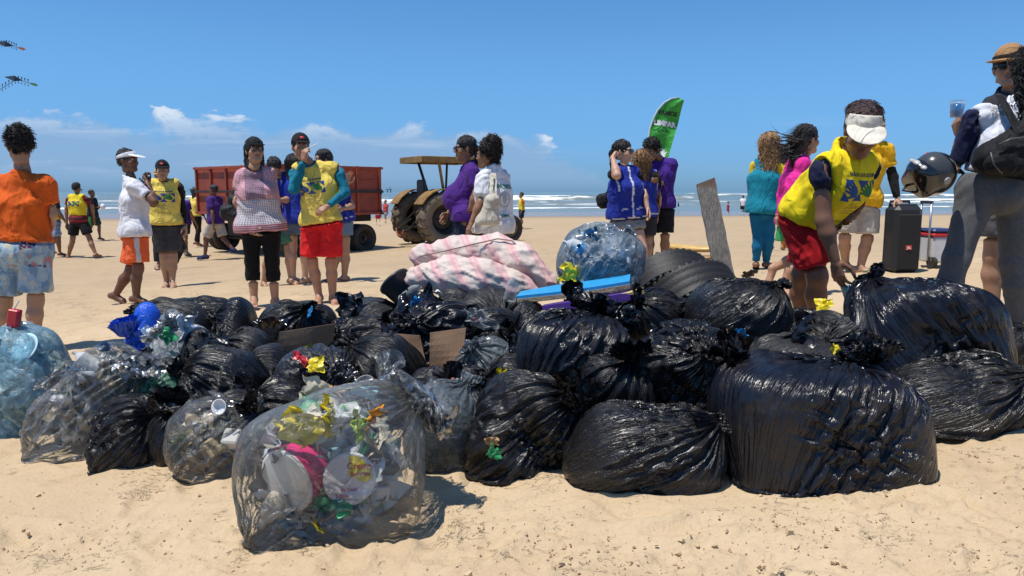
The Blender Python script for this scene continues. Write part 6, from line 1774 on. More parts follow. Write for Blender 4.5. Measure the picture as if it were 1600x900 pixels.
def coolbox():
    d = ground_hit(1455, 421) + 0.15
    c = P(1460, 421, d); c[2] = float(ground_z(c[0], d)); k = d / FPX
    r = empty('cool_box', c, 'white and red wheeled cool box with dark blue lid and pull handle', 'cool box')
    W, D_, Hh = 36 * k, 0.30, 56 * k
    MB().box(c + Zv * (0.05 + Hh * 0.38), (W, D_, Hh * 0.72), None, 0.02).build('tub', plain('white_plastic', (0.62, 0.62, 0.62), 0.4), r)
    MB().box(c + Zv * (0.05 + Hh * 0.79), (W * 1.06, D_ * 1.05, Hh * 0.09), None, 0.01).build('band', plain('red_plastic', (0.5, 0.02, 0.02), 0.4), r)
    MB().box(c + Zv * (0.05 + Hh * 0.90), (W * 1.04, D_ * 1.03, Hh * 0.12), None, 0.02).build('lid', plain('blue_plastic', (0.02, 0.035, 0.12), 0.4), r)
    MB().box(c + np.array([W * 0.30, -D_ / 2 - 0.004, 0.05 + Hh * 0.45]), (0.03, 0.012, Hh * 0.5), None, 0.004).build('strap', plain('red_plastic', (0.5, 0.02, 0.02), 0.4), r)
    for x in (-1, 1): MB().lathe([(0.0, -0.02), (0.055, -0.02), (0.065, 0), (0.055, 0.02), (0, 0.02)], c + np.array([x * W * 0.42, -D_ * 0.4, 0.065]), (1, 0.25, 0), 16).build('wheel', M_TYRE, r)
    x0 = P(1441, 415, d)[0]; zt = P(1441, 316, d)[2]
    for y in (-0.09, 0.09): MB().tube([np.array([x0, d + y, c[2] + 0.08]), np.array([x0, d + y, zt])], 0.011, 8).build('handle_tube', plain('aluminium', (0.45, 0.45, 0.47), 0.35, 0.8), r, smooth=True)
    MB().tube([np.array([x0, d - 0.10, zt]), np.array([x0, d + 0.10, zt])], 0.015, 8).build('grip', M_GREASE, r)
coolbox()

# ------------------------------------------------------------------ carried things
def shell_obj(name, S, h, mat, parent=None, wr=0.0, loc=None, fr=9, col=None, sd=0):
    v, f = S.mesh(h)
    if wr:
        n = vnormals(v, f); v = v + n * (wr * fbm(v * fr + sd, 3))[:, None]
    return mesh_obj(name, v, f, mat, parent, loc=loc if loc is not None else v.mean(0)), v, f
def backpack():
    c = ctx_r; d = c['d']; o = P(1560, 215, d - 0.19)
    ax = np.eye(3)
    blk = cloth((0.010, 0.010, 0.011), 0.75)
    r = empty('backpack', o, 'black backpack with front pocket on the back of the woman in grey leggings', 'backpack')
    S = Solid()
    def pt(x, y, dd=0.0): return P(x, y, d - 0.16 + dd)
    S.cone(pt(1600, 207), pt(1645, 207), 0.066, 0.066, k=0.03); S.cone(pt(1548, 250), pt(1645, 250), 0.085, k=0.03); S.cone(pt(1600, 210), pt(1552, 248), 0.064, 0.082, k=0.03); S.cone(pt(1618, 212), pt(1604, 248), 0.085, 0.10, k=0.04)
    shell_obj('pack_body', S, 0.008, blk, r, 0.012, fr=11)
    S = Solid(); S.cone(pt(1556, 254, -0.050), pt(1640, 254, -0.050), 0.062, k=0.02); S.cone(pt(1570, 232, -0.05), pt(1635, 232, -0.05), 0.056, k=0.03)
    shell_obj('pocket', S, 0.007, blk, r, 0.010, fr=13)
    MB().tube([pt(1560, 226, -0.105), pt(1580, 217, -0.118), pt(1604, 214, -0.120), pt(1632, 217, -0.112)], 0.005, 6).build('zip', plain('zip_grey', (0.08, 0.08, 0.08), 0.4), r, smooth=True)
    for (a) in ([pt(1592, 206, -0.04), pt(1582, 186, 0.01), pt(1570, 164, 0.06), pt(1562, 150, 0.15)], [pt(1600, 190, -0.02), pt(1608, 172, 0.05), pt(1622, 156, 0.12), pt(1630, 152, 0.20)]):
        m = MB()
        for q in range(len(a) - 1):
            pass
        V = []; F = []
        for p in a:
            for (x, y) in ((-0.024, -0.006), (0.024, -0.006), (0.024, 0.006), (-0.024, 0.006)): V.append(p + np.array([x, y, y]))
        for q in range(len(a) - 1):
            for e in range(4): F.append((q * 4 + e, q * 4 + (e + 1) % 4, q * 4 + 4 + (e + 1) % 4, q * 4 + 4 + e))
        m.add(V, F).build('shoulder_strap', blk, r, smooth=True)
    MB().tube([pt(1548, 238, -0.085), pt(1552, 256, -0.100), pt(1566, 272, -0.100)], 0.004, 6).build('piping', plain('zip_grey', (0.08, 0.08, 0.08), 0.4), r, smooth=True)
    MB().tube([pt(1612, 190, -0.05), pt(1615, 180, -0.05), pt(1624, 180, -0.05), pt(1628, 190, -0.05)], 0.008, 6).build('grab_loop', blk, r, smooth=True)
    # print on the shirt
    o_, v, f = c['white_shirt']
    ink = plain('shirt_ink', (0.03, 0.03, 0.05), 0.8)
    rt_ = nrm(np.array([1, 0, -0.10]))
    decal(o_, v, f, [text_poly('A IGREJA DE', 0.034, 0.0, 0.125, shear=0.0), text_poly('JESUS CRISTO', 0.068, 0.0, 0.055), text_poly('DOS SANTOS', 0.036, 0, 0.008), text_poly('DOS ÚLTIMOS DIAS', 0.036, 0, -0.045)], P(1582, 172, d), rt_, Zv, ink, 'lettering', off=0.004)
backpack()
def helmet():
    d = ctx_r['d'] - 0.08; c = P(1455, 272, d); k = d / FPX
    r = empty('motorcycle_helmet', c, 'black full face motorcycle helmet with clear visor hanging on a forearm', 'helmet')
    # helmet tilted: its top points up-right, face to the left
    f = nrm(np.array([-0.42, -0.55, 0.72])); u = nrm(np.array([0.80, 0.0, 0.50])); u = nrm(u - f * np.dot(u, f)); H_ = frame(f, u)
    hz = 0.84
    q = lambda x, y, z: c + H_.T @ np.array([x, y, z]) * hz
    z3 = lambda *t: tuple(v * hz for v in t)
    blk = plain('helmet_black', (0.010, 0.010, 0.011), 0.18, coat=0.6, var=0.05)
    S = Solid(); S.ell(q(0, -0.012, 0.02), z3(0.125, 0.145, 0.135), H_, k=0.01); S.ell(q(0, 0.062, -0.075), z3(0.098, 0.085, 0.068), H_, k=0.04); S.cone(q(0.05, -0.02, -0.10), q(-0.05, -0.02, -0.10), 0.055, k=0.04)
    S.plane(q(0, 0, -0.145), -H_[2]); S.cut_ell(q(0, 0.125, 0.015), z3(0.105, 0.07, 0.052), H_, k=0.008)
    shell_obj('helmet_shell', S, 0.006, blk, r)
    t = NT('helmet_visor'); t.fin((0.055, 0.058, 0.062), 0.22, spec=0.4)
    S = Solid(); S.ell(q(0, -0.008, 0.018), z3(0.128, 0.147, 0.130), H_, k=0.005); S.plane(q(0, 0, 0.082), H_[2]); S.plane(q(0, 0, -0.045), -H_[2]); S.plane(q(0, 0.018, 0), -H_[1]); S.cut_ell(q(0, -0.012, 0.018), z3(0.121, 0.141, 0.124), H_, k=0.002)
    shell_obj('visor', S, 0.004, t.m, r)
    for m in (-1, 1): MB().lathe([(0, 0.0), (0.022, 0.0), (0.020, 0.010), (0, 0.012)], q(0.120 * m, 0.012, 0.01), H_[0] * m, 14).build('pivot', plain('pivot_grey', (0.3, 0.3, 0.3), 0.4), r)
    S = Solid(); S.ell(q(0, 0.0, -0.10), z3(0.085, 0.085, 0.03), H_, k=0.02); shell_obj('lining', S, 0.007, cloth((0.02, 0.02, 0.022)), r)
    wht = plain('helmet_decal', (0.42, 0.41, 0.40), 0.35); red = plain('helmet_red', (0.5, 0.03, 0.03), 0.35)
    for i, (x, y, z, sx, sy, sz, m) in enumerate(((0.075, 0.105, -0.060, .030, .010, .014, wht), (0.02, 0.142, -0.078, .028, .008, .016, wht), (-0.04, 0.136, -0.078, .022, .008, .014, wht), (0.105, 0.055, -0.055, .010, .034, .012, wht), (0.095, 0.02, -0.095, .010, .035, .010, wht), (0.118, 0.05, 0.062, .008, .016, .020, red))):
        MB().ball(q(x, y, z), (sx, sy, sz), 10, 6, ax=H_).build('decal', m, r, smooth=True)
    MB().tube([q(0.06, -0.03, -0.12), q(0.02, -0.02, -0.19), q(-0.04, -0.02, -0.16), q(-0.06, -0.03, -0.12)], 0.007, 6).build('chin_strap', M_GREASE, r, smooth=True)
helmet()
def cup(name, label, c, axis, rb, rt_, hgt, mat, fill=None, cat='cup', group=None):
    c = np.asarray(c, float); a = nrm(axis)
    r = empty(name, c, label, cat, group)
    MB().lathe([(0, 0.002), (rb, 0), (rt_, hgt), (rt_ + 0.002, hgt + 0.002), (rt_ - 0.0015, hgt), (rb - 0.0015, 0.004), (0, 0.004)], c, a, 20).build('cup_wall', mat, r, smooth=True)
    if fill:
        b = rb + (rt_ - rb) * 0.05; t_ = rb + (rt_ - rb) * 0.8
        MB().lathe([(0, 0.006), (b - 0.003, 0.006), (t_ - 0.003, hgt * 0.82), (0, hgt * 0.80)], c, a, 18).build('contents', fill, r, smooth=True)
    return r
def clearplastic(name, col, alpha):
    t = NT(name)
    tr = t.node('ShaderNodeBsdfTransparent'); tr.inputs[0].default_value = (*[0.5 + 0.5 * x for x in col], 1)
    t.fin(col, 0.15); m = t.node('ShaderNodeMixShader'); lw = t.node('ShaderNodeLayerWeight'); lw.inputs[0].default_value = 0.4
    t.l.new(t.math('ADD', t.math('MULTIPLY', lw.outputs['Facing'], 0.35), alpha), m.inputs[0])
    t.l.new(tr.outputs[0], m.inputs[1]); t.l.new(t.b.outputs[0], m.inputs[2]); t.l.new(m.outputs[0], t.o.inputs[0])
    return t.m
CLEAR = clearplastic('clear_plastic', (0.80, 0.84, 0.86), 0.10)
BLUEJ = plain('blue_drink', (0.02, 0.30, 0.72), 0.15, var=0.05); BLUEC = clearplastic('blue_plastic_cup', (0.10, 0.34, 0.48), 0.5)
rw = ctx_r['j']['wrL']; hd = nrm(np.array([-0.25, 0.1, 0.95]))
cup('plastic_cup', 'clear plastic cup of blue drink held up by the backpack woman', P(1494, 184, ctx_r['d'] + 0.20), (0.03, 0, 1), 0.032, 0.040, 0.094, CLEAR, BLUEJ)
cw = ctx_n['j']['wrR'] + nrm(np.array([0.22, -0.05, -0.97])) * 0.135 + np.array([0.045, 0.03, 0.0])
cup('plastic_cup', 'blue plastic cup dangling from the fingers of the bending woman', cw + np.array([0.020, -0.02, -0.078]), (-0.22, 0.1, 1), 0.027, 0.036, 0.082, BLUEC)
def tote():
    c = ctx_t; d = c['d'] - 0.28
    cream = cloth((0.56, 0.51, 0.41), 0.9)
    o = P(760, 325, d)
    r = empty('tote_bag', o, 'cream canvas tote bag hanging from the shoulder of the white shirt woman', 'bag')
    S = Solid()
    pt = lambda x, y, dd=0: P(x, y, d + dd)
    S.cone(pt(752, 346), pt(771, 344), 0.045, k=0.05); S.cone(pt(766, 312), pt(771, 312), 0.034, k=0.09); S.cone(pt(750, 348), pt(767, 312), 0.032, k=0.06); S.cone(pt(773, 345), pt(773, 312), 0.030, k=0.06); S.cone(pt(762, 346), pt(768, 315), 0.040, k=0.05)
    S.plane(pt(768, 301), Zv); S.plane(pt(760, 352), -Zv)
    shell_obj('bag_body', S, 0.010, cream, r, 0.005, fr=9)
    for dx, dd in ((0, -0.02), (7, 0.03)):
        pts = [pt(767 + dx, 303, dd), pt(768 + dx * 0.8, 285, dd + 0.08), pt(769 + dx * 0.5, 270, dd + 0.14)]
        V = []; F = []
        for p in pts:
            for (x, y) in ((-0.014, -0.003), (0.014, -0.003), (0.014, 0.003), (-0.014, 0.003)): V.append(p + np.array([x, y, 0]))
        for q in range(2):
            for e in range(4): F.append((q * 4 + e, q * 4 + (e + 1) % 4, q * 4 + 4 + (e + 1) % 4, q * 4 + 4 + e))
        MB().add(V, F).build('strap', cream, r)
    o_, v, f = c['long_white_shirt']
    gr = plain('green_ink', (0.02, 0.18, 0.10), 0.8); gy = plain('grey_ink', (0.42, 0.44, 0.46), 0.8)
    bk = -c['fwd']; upv = c['up']; rgt = nrm(np.cross(upv, bk))
    org = c['sh'] - upv * 0.16 + bk * 0.1
    decal(o_, v, f, [text_poly('NATUREZA', 0.05, 0, 0.06, bold=0.002), text_poly('LIMPA', 0.04, 0, -0.20, bold=0.001)], org, rgt, upv, gr, 'lettering')
    ring = [([(0.075 * math.cos(a), 0.075 * math.sin(a) - 0.04) for a in np.linspace(0, 6.283, 17)[:-1]] + [(0.060 * math.cos(a), 0.060 * math.sin(a) - 0.04) for a in np.linspace(0, 6.283, 17)[:-1]], [(i, (i + 1) % 16, 16 + (i + 1) % 16, 16 + i) for i in range(16)])]
    decal(o_, v, f, ring + hand_shape(0, -0.04, 0.09, 0, 1), org, rgt, upv, gy, 'print')
tote()
def small_bag(name, label, pts, r_, d, col, strap, cat='bag'):
    m = cloth(col, 0.6)
    o = P(pts[0][0], pts[0][1], d)
    rt = empty(name, o, label, cat)
    S = Solid()
    for (a, b, q) in pts[1:]: S.cone(P(*a, d), P(*b, d), q, k=0.05)
    shell_obj('bag_body', S, 0.011, m, rt, 0.014, fr=10)
    MB().tube([P(x, y, d + dd) for x, y, dd in strap], 0.008, 6).build('strap', m, rt, smooth=True)
small_bag('shoulder_bag', 'black shoulder bag at the hip of the woman in the patterned blouse', [(360, 325), ((357, 332), (372, 334), 0.085), ((364, 312), (372, 314), 0.06), ((370, 298), (372, 300), 0.03)], 0, ctx_b['d'] + 0.08, (0.018, 0.018, 0.02), [(371, 300, 0), (376, 285, 0), (381, 268, 0.05), (386, 262, 0.1)])
small_bag('belt_pouch', 'small black purse behind the hip of the woman in sunglasses', [(942, 314), ((939, 309), (945, 308), 0.045), ((939, 319), (946, 319), 0.045)], 0, ctx_s['d'] + 0.06, (0.012, 0.012, 0.014), [(945, 304, 0), (955, 292, 0), (964, 280, 0.05)])
# little things in hands
j = ctx_m['j']; w = j['wrR']
o = MB().tube([P(478, 233, ctx_m['d'] - 0.38), P(497, 224, ctx_m['d'] - 0.42)], [0.006, 0.004], 8).build('lolly_stick', plain('white_stick', (0.8, 0.8, 0.8), 0.5), None, smooth=True); tag(o, 'thin white stick in the raised hand of the teal sleeved man', 'stick')
def phone(label, c, up_, f, col, s=1.0):
    A = frame(f, up_); o = MB().box(c, (0.072 * s, 0.009, 0.150 * s), A, 0.004).build('phone', plain('phone_' + str(col), col, 0.25), None, loc=c); return tag(o, label, 'phone')
jl = ctx_l['j']; phone('black phone held by the woman in green shorts', (jl['wrL'] + jl['wrR']) / 2 + np.array([0.0, -0.10, 0.05]), (0, -0.5, 0.85), (0.2, -1, -0.6), (0.01, 0.01, 0.012))
jq = ctx_q['j']; phone('dark phone in the hands of the young man in purple', (jq['wrL'] + jq['wrR']) / 2 + np.array([0.0, -0.08, 0.05]), (0, -0.5, 0.85), (0.1, -1, -0.6), (0.012, 0.012, 0.02))
jc = ctx_c['j']; phone('pink phone in the left hand of the turquoise bib woman', jc['wrL'] + np.array([0.05, -0.02, -0.10]), (0.9, 0, -0.3), (0, -1, 0.2), (0.5, 0.18, 0.22))
jk = ctx_k['j']; o = MB().ball((jk['wrL'] + jk['wrR']) / 2 + np.array([0.12, 0, 0.02]), (0.08, 0.08, 0.10), 12, 8).build('kite_reel', plain('white_reel', (0.75, 0.75, 0.75), 0.5), None, smooth=True); tag(o, 'white kite line reel in the hands of the youth by the sea', 'reel')
def bottle(label, c, axis, r_, h_, mat, capm, group=None):
    a = nrm(axis); rt = empty('plastic_bottle', c, label, 'bottle', group)
    prof = [(0, 0.004), (r_ * 0.85, 0), (r_, h_ * 0.05), (r_ * 0.94, h_ * 0.15), (r_, h_ * 0.25), (r_ * 0.93, h_ * 0.4), (r_, h_ * 0.52), (r_, h_ * 0.66), (r_ * 0.78, h_ * 0.80), (r_ * 0.36, h_ * 0.91), (r_ * 0.36, h_)]
    MB().lathe(prof, c, a, 18).build('bottle_wall', mat, rt, smooth=True)
    if capm: MB().lathe([(0, 1.0 * h_ + 0.016), (r_ * 0.42, h_ + 0.016), (r_ * 0.42, h_ * 0.95), (0, h_ * 0.95)], c, a, 12).build('cap', capm, rt)
    return rt
GREENP = clearplastic('green_plastic', (0.03, 0.42, 0.14), 0.6)
jk2 = ctx_k2['j']
bottle('green plastic bottle hanging from the hand of the pink top woman', P(1217, 377, ctx_k2['d'] - 0.04), (0.12, 0, 1), 0.036, 0.19, GREENP, plain('white_cap', (0.75, 0.75, 0.75), 0.4))
# ------------------------------------------------------------------ the heap: filled bags
GB = 'filled rubbish bags heaped on the sand'
def B(*a, **k): return bag(*a, **k)
# front right row
B(1280, 668, 316, 216, 2.45, 'huge glossy black bag lying broad in the right foreground with twisted open top', 'gloss', depth=0.46, knot=(-0.08, 0.15, 1), seed=21, res=1.7, boxy=5.0, pear=0.02, rot=0.03, lump=0.07, slack_u=1.17, slack_v=1.045, tail=0.12, neck=0.05, pull=0.06, limit=1.10)
B(1008, 688, 236, 156, 2.42, 'black bag in the centre foreground with its gathered knot pointing right', 'black', depth=0.36, knot=(0.92, -0.25, 0.45), seed=32, res=1.5, lump=0.10, slack_u=1.30, tail=0.09, boxy=2.5, rot=0.1)
B(1482, 622, 226, 156, 2.86, 'black bag at the right edge row with its tied neck pointing right', 'black', depth=0.42, knot=(0.80, -0.45, 0.42), seed=43, res=1.4, lump=0.09, tail=0.08, boxy=2.7, rot=-0.25)
B(830, 660, 150, 160, 2.62, 'tall folded black bag sagging open beside the grey sack', 'black', depth=0.36, knot=(0.25, -0.15, 1), seed=54, res=1.4, lump=0.16, slack_u=1.45, slack_v=1.2, tail=0.10, neck=0.06, limit=1.2, boxy=2.8)
B(1440, 512, 218, 158, 3.15, 'big square shouldered glossy black bag topping the right end of the heap', 'gloss', depth=0.46, knot=(-0.1, 0.0, 1), seed=65, res=1.5, boxy=4.6, lump=0.08, slack_v=1.06, slack_u=1.2, tail=0.05, neck=0.04, pull=0.05, rest=False, limit=1.09)
B(1590, 566, 96, 132, 3.55, 'black bag cut by the right edge of the picture', 'black', depth=0.34, knot=(-0.3, 0, 1), seed=76, res=1.0, tail=0.05)
B(1062, 580, 236, 142, 2.82, 'crumpled black bag heaped in the middle right of the pile', 'black', depth=0.46, knot=(0.2, -0.85, 0.5), seed=87, res=1.4, lump=0.2, slack_u=1.45, slack_v=1.22, tail=0.09, limit=1.22, rest=False)
B(1150, 488, 164, 122, 3.30, 'smooth rounded black bag with soft folds under the wooden plank', 'black', depth=0.42, knot=(0.55, 0.1, 1), seed=98, res=1.3, lump=0.06, slack_u=1.14, tail=0.07, rest=False, pull=0.08)
B(1022, 490, 100, 86, 3.45, 'small rounded black bag below the car tyres', 'black', depth=0.30, knot=(-0.5, -0.3, 0.8), seed=109, res=1.0, rest=False, tail=0.07)
B(893, 548, 176, 128, 3.0, 'glossy black bag with vertical pleats in the middle of the heap', 'gloss', depth=0.40, knot=(0.0, 0.25, 1), seed=120, res=1.4, slack_u=1.55, boxy=3.4, tail=0.06, neck=0.12, pull=0.02, rest=False, lump=0.05, open_top=False)
B(1246, 566, 130, 88, 2.95, 'flattened dark bag wedged behind the huge foreground bag', 'charcoal', depth=0.40, knot=(0.3, -0.2, 1), seed=131, res=1.0, rest=False, tail=0.16)
B(1262, 508, 80, 52, 3.55, 'small crumpled black bag at the feet of the bending woman', 'black', depth=0.28, knot=(-0.8, 0.3, 0.2), seed=142, res=0.9, slack_u=1.4, rest=False, tail=0.05)
B(1302, 530, 70, 78, 3.30, 'smooth charcoal bag tucked left of the square shouldered bag', 'charcoal', depth=0.3, knot=(-0.4, 0.5, 0.2), seed=153, res=0.8, rest=False, tail=0.03)
B(1345, 600, 90, 110, 2.78, 'black bag squeezed behind the huge bag with crumpled mouth', 'black', depth=0.30, knot=(-0.2, -0.2, 1), seed=164, res=1.0, slack_u=1.4, rest=False, tail=0.10)
B(1120, 610, 110, 130, 2.72, 'creased black bag filling the gap between the two front bags', 'black', depth=0.34, knot=(0.0, -0.8, 0.6), seed=175, res=1.1, slack_u=1.45, slack_v=1.2, lump=0.18, rest=False)
B(960, 600, 110, 120, 2.85, 'dull black bag behind the centre foreground bag', 'black', depth=0.34, knot=(-0.4, -0.4, 0.8), seed=186, res=1.0, slack_u=1.35, lump=0.15, rest=False)
# left part
B(196, 670, 104, 122, 2.90, 'small round black bag on the sand at the left front', 'black', depth=0.27, knot=(0.75, -0.1, 0.6), seed=197, res=1.1, tail=0.09, slack_u=1.3)
B(288, 674, 104, 112, 2.95, 'black bag pressed against the clear bag of wooden scraps', 'black', depth=0.28, knot=(-0.45, -0.1, 0.9), seed=208, res=1.1, tail=0.11, slack_u=1.35)
B(352, 590, 126, 100, 3.2, 'black bag with bushy knotted top left of the cardboard box', 'black', depth=0.32, knot=(-0.4, -0.2, 0.9), seed=219, res=1.1, tail=0.09, slack_u=1.35)
B(268, 488, 120, 56, 4.35, 'long low black bag at the back left beside the blue bag', 'charcoal', depth=0.32, knot=(-0.6, -0.1, 0.7), seed=230, res=0.9, tail=0.06)
B(330, 484, 80, 58, 4.5, 'black bag with crumpled crest at the back left corner', 'black', depth=0.30, knot=(0.2, -0.1, 1), seed=241, res=0.8, tail=0.06)
B(372, 486, 66, 58, 4.3, 'round black bag in front of the legs of the capri woman', 'black', depth=0.30, knot=(-0.3, 0.1, 1), seed=252, res=0.8, tail=0.06)
B(392, 538, 92, 74, 3.75, 'smooth black bag in the second row of the left heap', 'charcoal', depth=0.34, knot=(-0.5, -0.2, 0.7), seed=263, res=0.9, tail=0.07)
B(446, 494, 96, 50, 4.3, 'low black bag at the ankles of the teal sleeved man', 'black', depth=0.32, knot=(0.3, -0.1, 1), seed=274, res=0.8, tail=0.06)
B(500, 492, 70, 54, 4.15, 'small black bag with pale plastic scraps on top', 'black', depth=0.28, knot=(0.4, -0.2, 1), seed=285, res=0.8, tail=0.08)
B(588, 478, 90, 50, 4.3, 'smooth black bag at the rear centre beside the grey bucket', 'charcoal', depth=0.32, knot=(0.5, 0.1, 0.6), seed=296, res=0.8, tail=0.06)
B(584, 516, 118, 64, 3.85, 'low stretched black bag in front of the rear centre bag', 'black', depth=0.34, knot=(-0.6, -0.3, 0.5), seed=307, res=0.9, tail=0.06)
B(686, 512, 128, 92, 3.7, 'very crinkled glossy black bag behind the cardboard flaps', 'gloss', depth=0.36, knot=(0.1, -0.5, 0.9), seed=318, res=1.2, slack_u=1.55, slack_v=1.3, lump=0.2, limit=1.25, tail=0.09)
B(776, 508, 104, 76, 3.65, 'crumpled black bag under the end of the bodyboards', 'black', depth=0.34, knot=(-0.2, -0.4, 0.9), seed=329, res=1.0, slack_u=1.4, lump=0.18, tail=0.08)
B(606, 566, 118, 96, 3.25, 'black bag with stand up knot beside the smoky bag', 'black', depth=0.32, knot=(-0.1, -0.3, 1), seed=340, res=1.1, slack_u=1.35, tail=0.10)
B(452, 618, 108, 76, 2.95, 'black sack with a gaping mouth behind the clear front bag', 'black', depth=0.32, knot=(-0.7, -0.4, 0.5), seed=351, res=1.0, tail=0.10, neck=0.07)
B(800, 606, 92, 100, 3.05, 'black bag hidden under the yellow wrapper', 'black', depth=0.32, knot=(-0.5, -0.3, 0.8), seed=362, res=1.0, slack_u=1.4)
B(890, 618, 90, 90, 2.95, 'creased black bag between the pleated bag and the foreground', 'black', depth=0.3, knot=(0.6, -0.4, 0.7), seed=373, res=0.9, slack_u=1.4, rest=False)
B(930, 500, 110, 70, 3.55, 'black bag beneath the purple bodyboard', 'black', depth=0.36, knot=(-0.3, 0.2, 1), seed=384, res=0.8, rest=False, tail=0.05)
B(760, 470, 150, 60, 4.0, 'flat black bag under the pink striped sack', 'charcoal', depth=0.40, knot=(0.3, -0.6, 0.5), seed=395, res=0.8, tail=0.06)
B(1090, 520, 150, 110, 3.5, 'black bag in the core of the heap below the tyres', 'black', depth=0.40, knot=(0, -0.5, 1), seed=406, res=0.8, rest=False, tail=0.05)
B(500, 650, 130, 90, 2.9, 'dark bag packed behind the clear front bag', 'charcoal', depth=0.3, knot=(0, 0.3, 1), seed=417, res=0.8, tail=0.04)
B(240, 590, 120, 80, 3.35, 'black bag in the shade between the clear bags at left', 'black', depth=0.32, knot=(0.4, -0.2, 1), seed=428, res=0.8, tail=0.06)
for i_, (cx_, cy_, w_, h_, d_, lab_) in enumerate((
    (312, 552, 64, 52, 3.5, 'small black bag squeezed under the milky bag'), (420, 566, 70, 60, 3.4, 'small black bag at the left edge of the cardboard box'), (540, 500, 66, 44, 4.1, 'small slack black bag behind the cardboard box'),
    (640, 496, 70, 48, 3.95, 'small black bag under the tipped grey bucket'), (720, 470, 76, 44, 4.05, 'slack black bag touching the lower fold of the striped sack'), (830, 500, 70, 56, 3.6, 'small black bag at the left tip of the blue bodyboard'),
    (680, 600, 70, 50, 3.1, 'small black bag between the grey sack and the cardboard flap'), (380, 640, 70, 64, 2.85, 'small black bag behind the clear bag of wooden scraps'), (736, 640, 62, 80, 2.85, 'narrow black bag right of the grey translucent sack'), (560, 548, 70, 44, 3.35, 'flat black bag on top of the smoky bag'))):
    B(cx_, cy_, w_, h_, d_, lab_, ('black', 'charcoal', 'gloss')[i_ % 3], depth=0.22, knot=((-1) ** i_ * 0.6, -0.4, 0.7), seed=700 + 11 * i_, res=0.75, slack_u=1.45, slack_v=1.2, lump=0.2, tail=0.12, limit=1.22)
# crumpled film fragments that stand up between the bags
def film_scrap(label, px, py, d, size, mat, seed, name='plastic_scrap', cat='plastic', flat=0.5, group='loose plastic scraps on the heap'):
    rs = np.random.RandomState(seed); n = 15 if size < 40 else 23; c = P(px, py, d)
    u, v = np.meshgrid(np.linspace(-1, 1, n), np.linspace(-1, 1, n), indexing='ij')
    A = np.linalg.qr(rs.normal(size=(3, 3)))[0]
    if A[1, 2] > 0: A = -A
    p = np.stack([u.ravel(), v.ravel(), 0 * u.ravel()], 1)
    w = p * 1.6 + seed
    p = p * (1 - 0.25 * np.abs(pnoise(w * 0.7))[:, None]) + 0.55 * np.stack([pnoise(w + 7), pnoise(w + 19), pnoise(w + 33) + 0.5 * pnoise(w * 2.3)], 1)
    p = p @ A * (size / 2 * d / FPX); p[:, 1] *= 0.7
    o = mesh_obj(name, p + c, grid_faces(n, n), mat, loc=c)
    return tag(o, label, cat, group)
FM = {}
FM['yellow'] = plain('yellow_wrapper', (0.70, 0.55, 0.015), 0.3, var=0.12); FM['orange'] = plain('orange_wrapper', (0.75, 0.30, 0.01), 0.3); FM['white'] = plain('white_film', (0.62, 0.64, 0.66), 0.35)
FM['green'] = plain('green_wrapper', (0.03, 0.30, 0.10), 0.3); FM['blue'] = plain('blue_wrapper', (0.02, 0.22, 0.50), 0.3); FM['red'] = plain('red_wrapper', (0.50, 0.03, 0.04), 0.35); FM['brown'] = plain('kraft_paper', (0.42, 0.27, 0.13), 0.8); FM['lime'] = plain('lime_wrapper', (0.42, 0.62, 0.03), 0.3)
FM['cream'] = plain('cream_card', (0.60, 0.52, 0.38), 0.7)

FILM_AT = ('above the torn cardboard box', 'at the back near the red shorts man', 'over the crinkled bag by the bucket', 'under the striped sack', 'on the left shoulder of the pleated bag', 'low between pleated and folded bags', 'right of the pleated bag', 'on the crumpled middle bag', 'beside the bushy knotted bag', 'between two small bags at left front', 'beside the stand up knot', 'behind the huge glossy bag', 'on the tied bag at far right', 'at the neck of the folded bag')
for i_, (px_, py_, d_, s_) in enumerate(((420, 505, 4.05, 52), (545, 476, 4.2, 40), (660, 478, 3.85, 70), (735, 506, 3.6, 60), (815, 545, 3.1, 56), (940, 560, 2.85, 60), (1030, 540, 3.1, 70), (1110, 556, 2.75, 62), (330, 545, 3.4, 50), (270, 640, 2.85, 60), (600, 540, 3.2, 56), (1215, 548, 3.0, 56), (1480, 560, 2.95, 50), (880, 640, 2.6, 66))):
    film_scrap('loose crumpled black film ' + FILM_AT[i_], px_, py_, d_, s_, BM[('gloss', 'black')[i_ % 2]], 900 + 7 * i_, 'black_film', 'plastic film', group='loose black film between the bags')
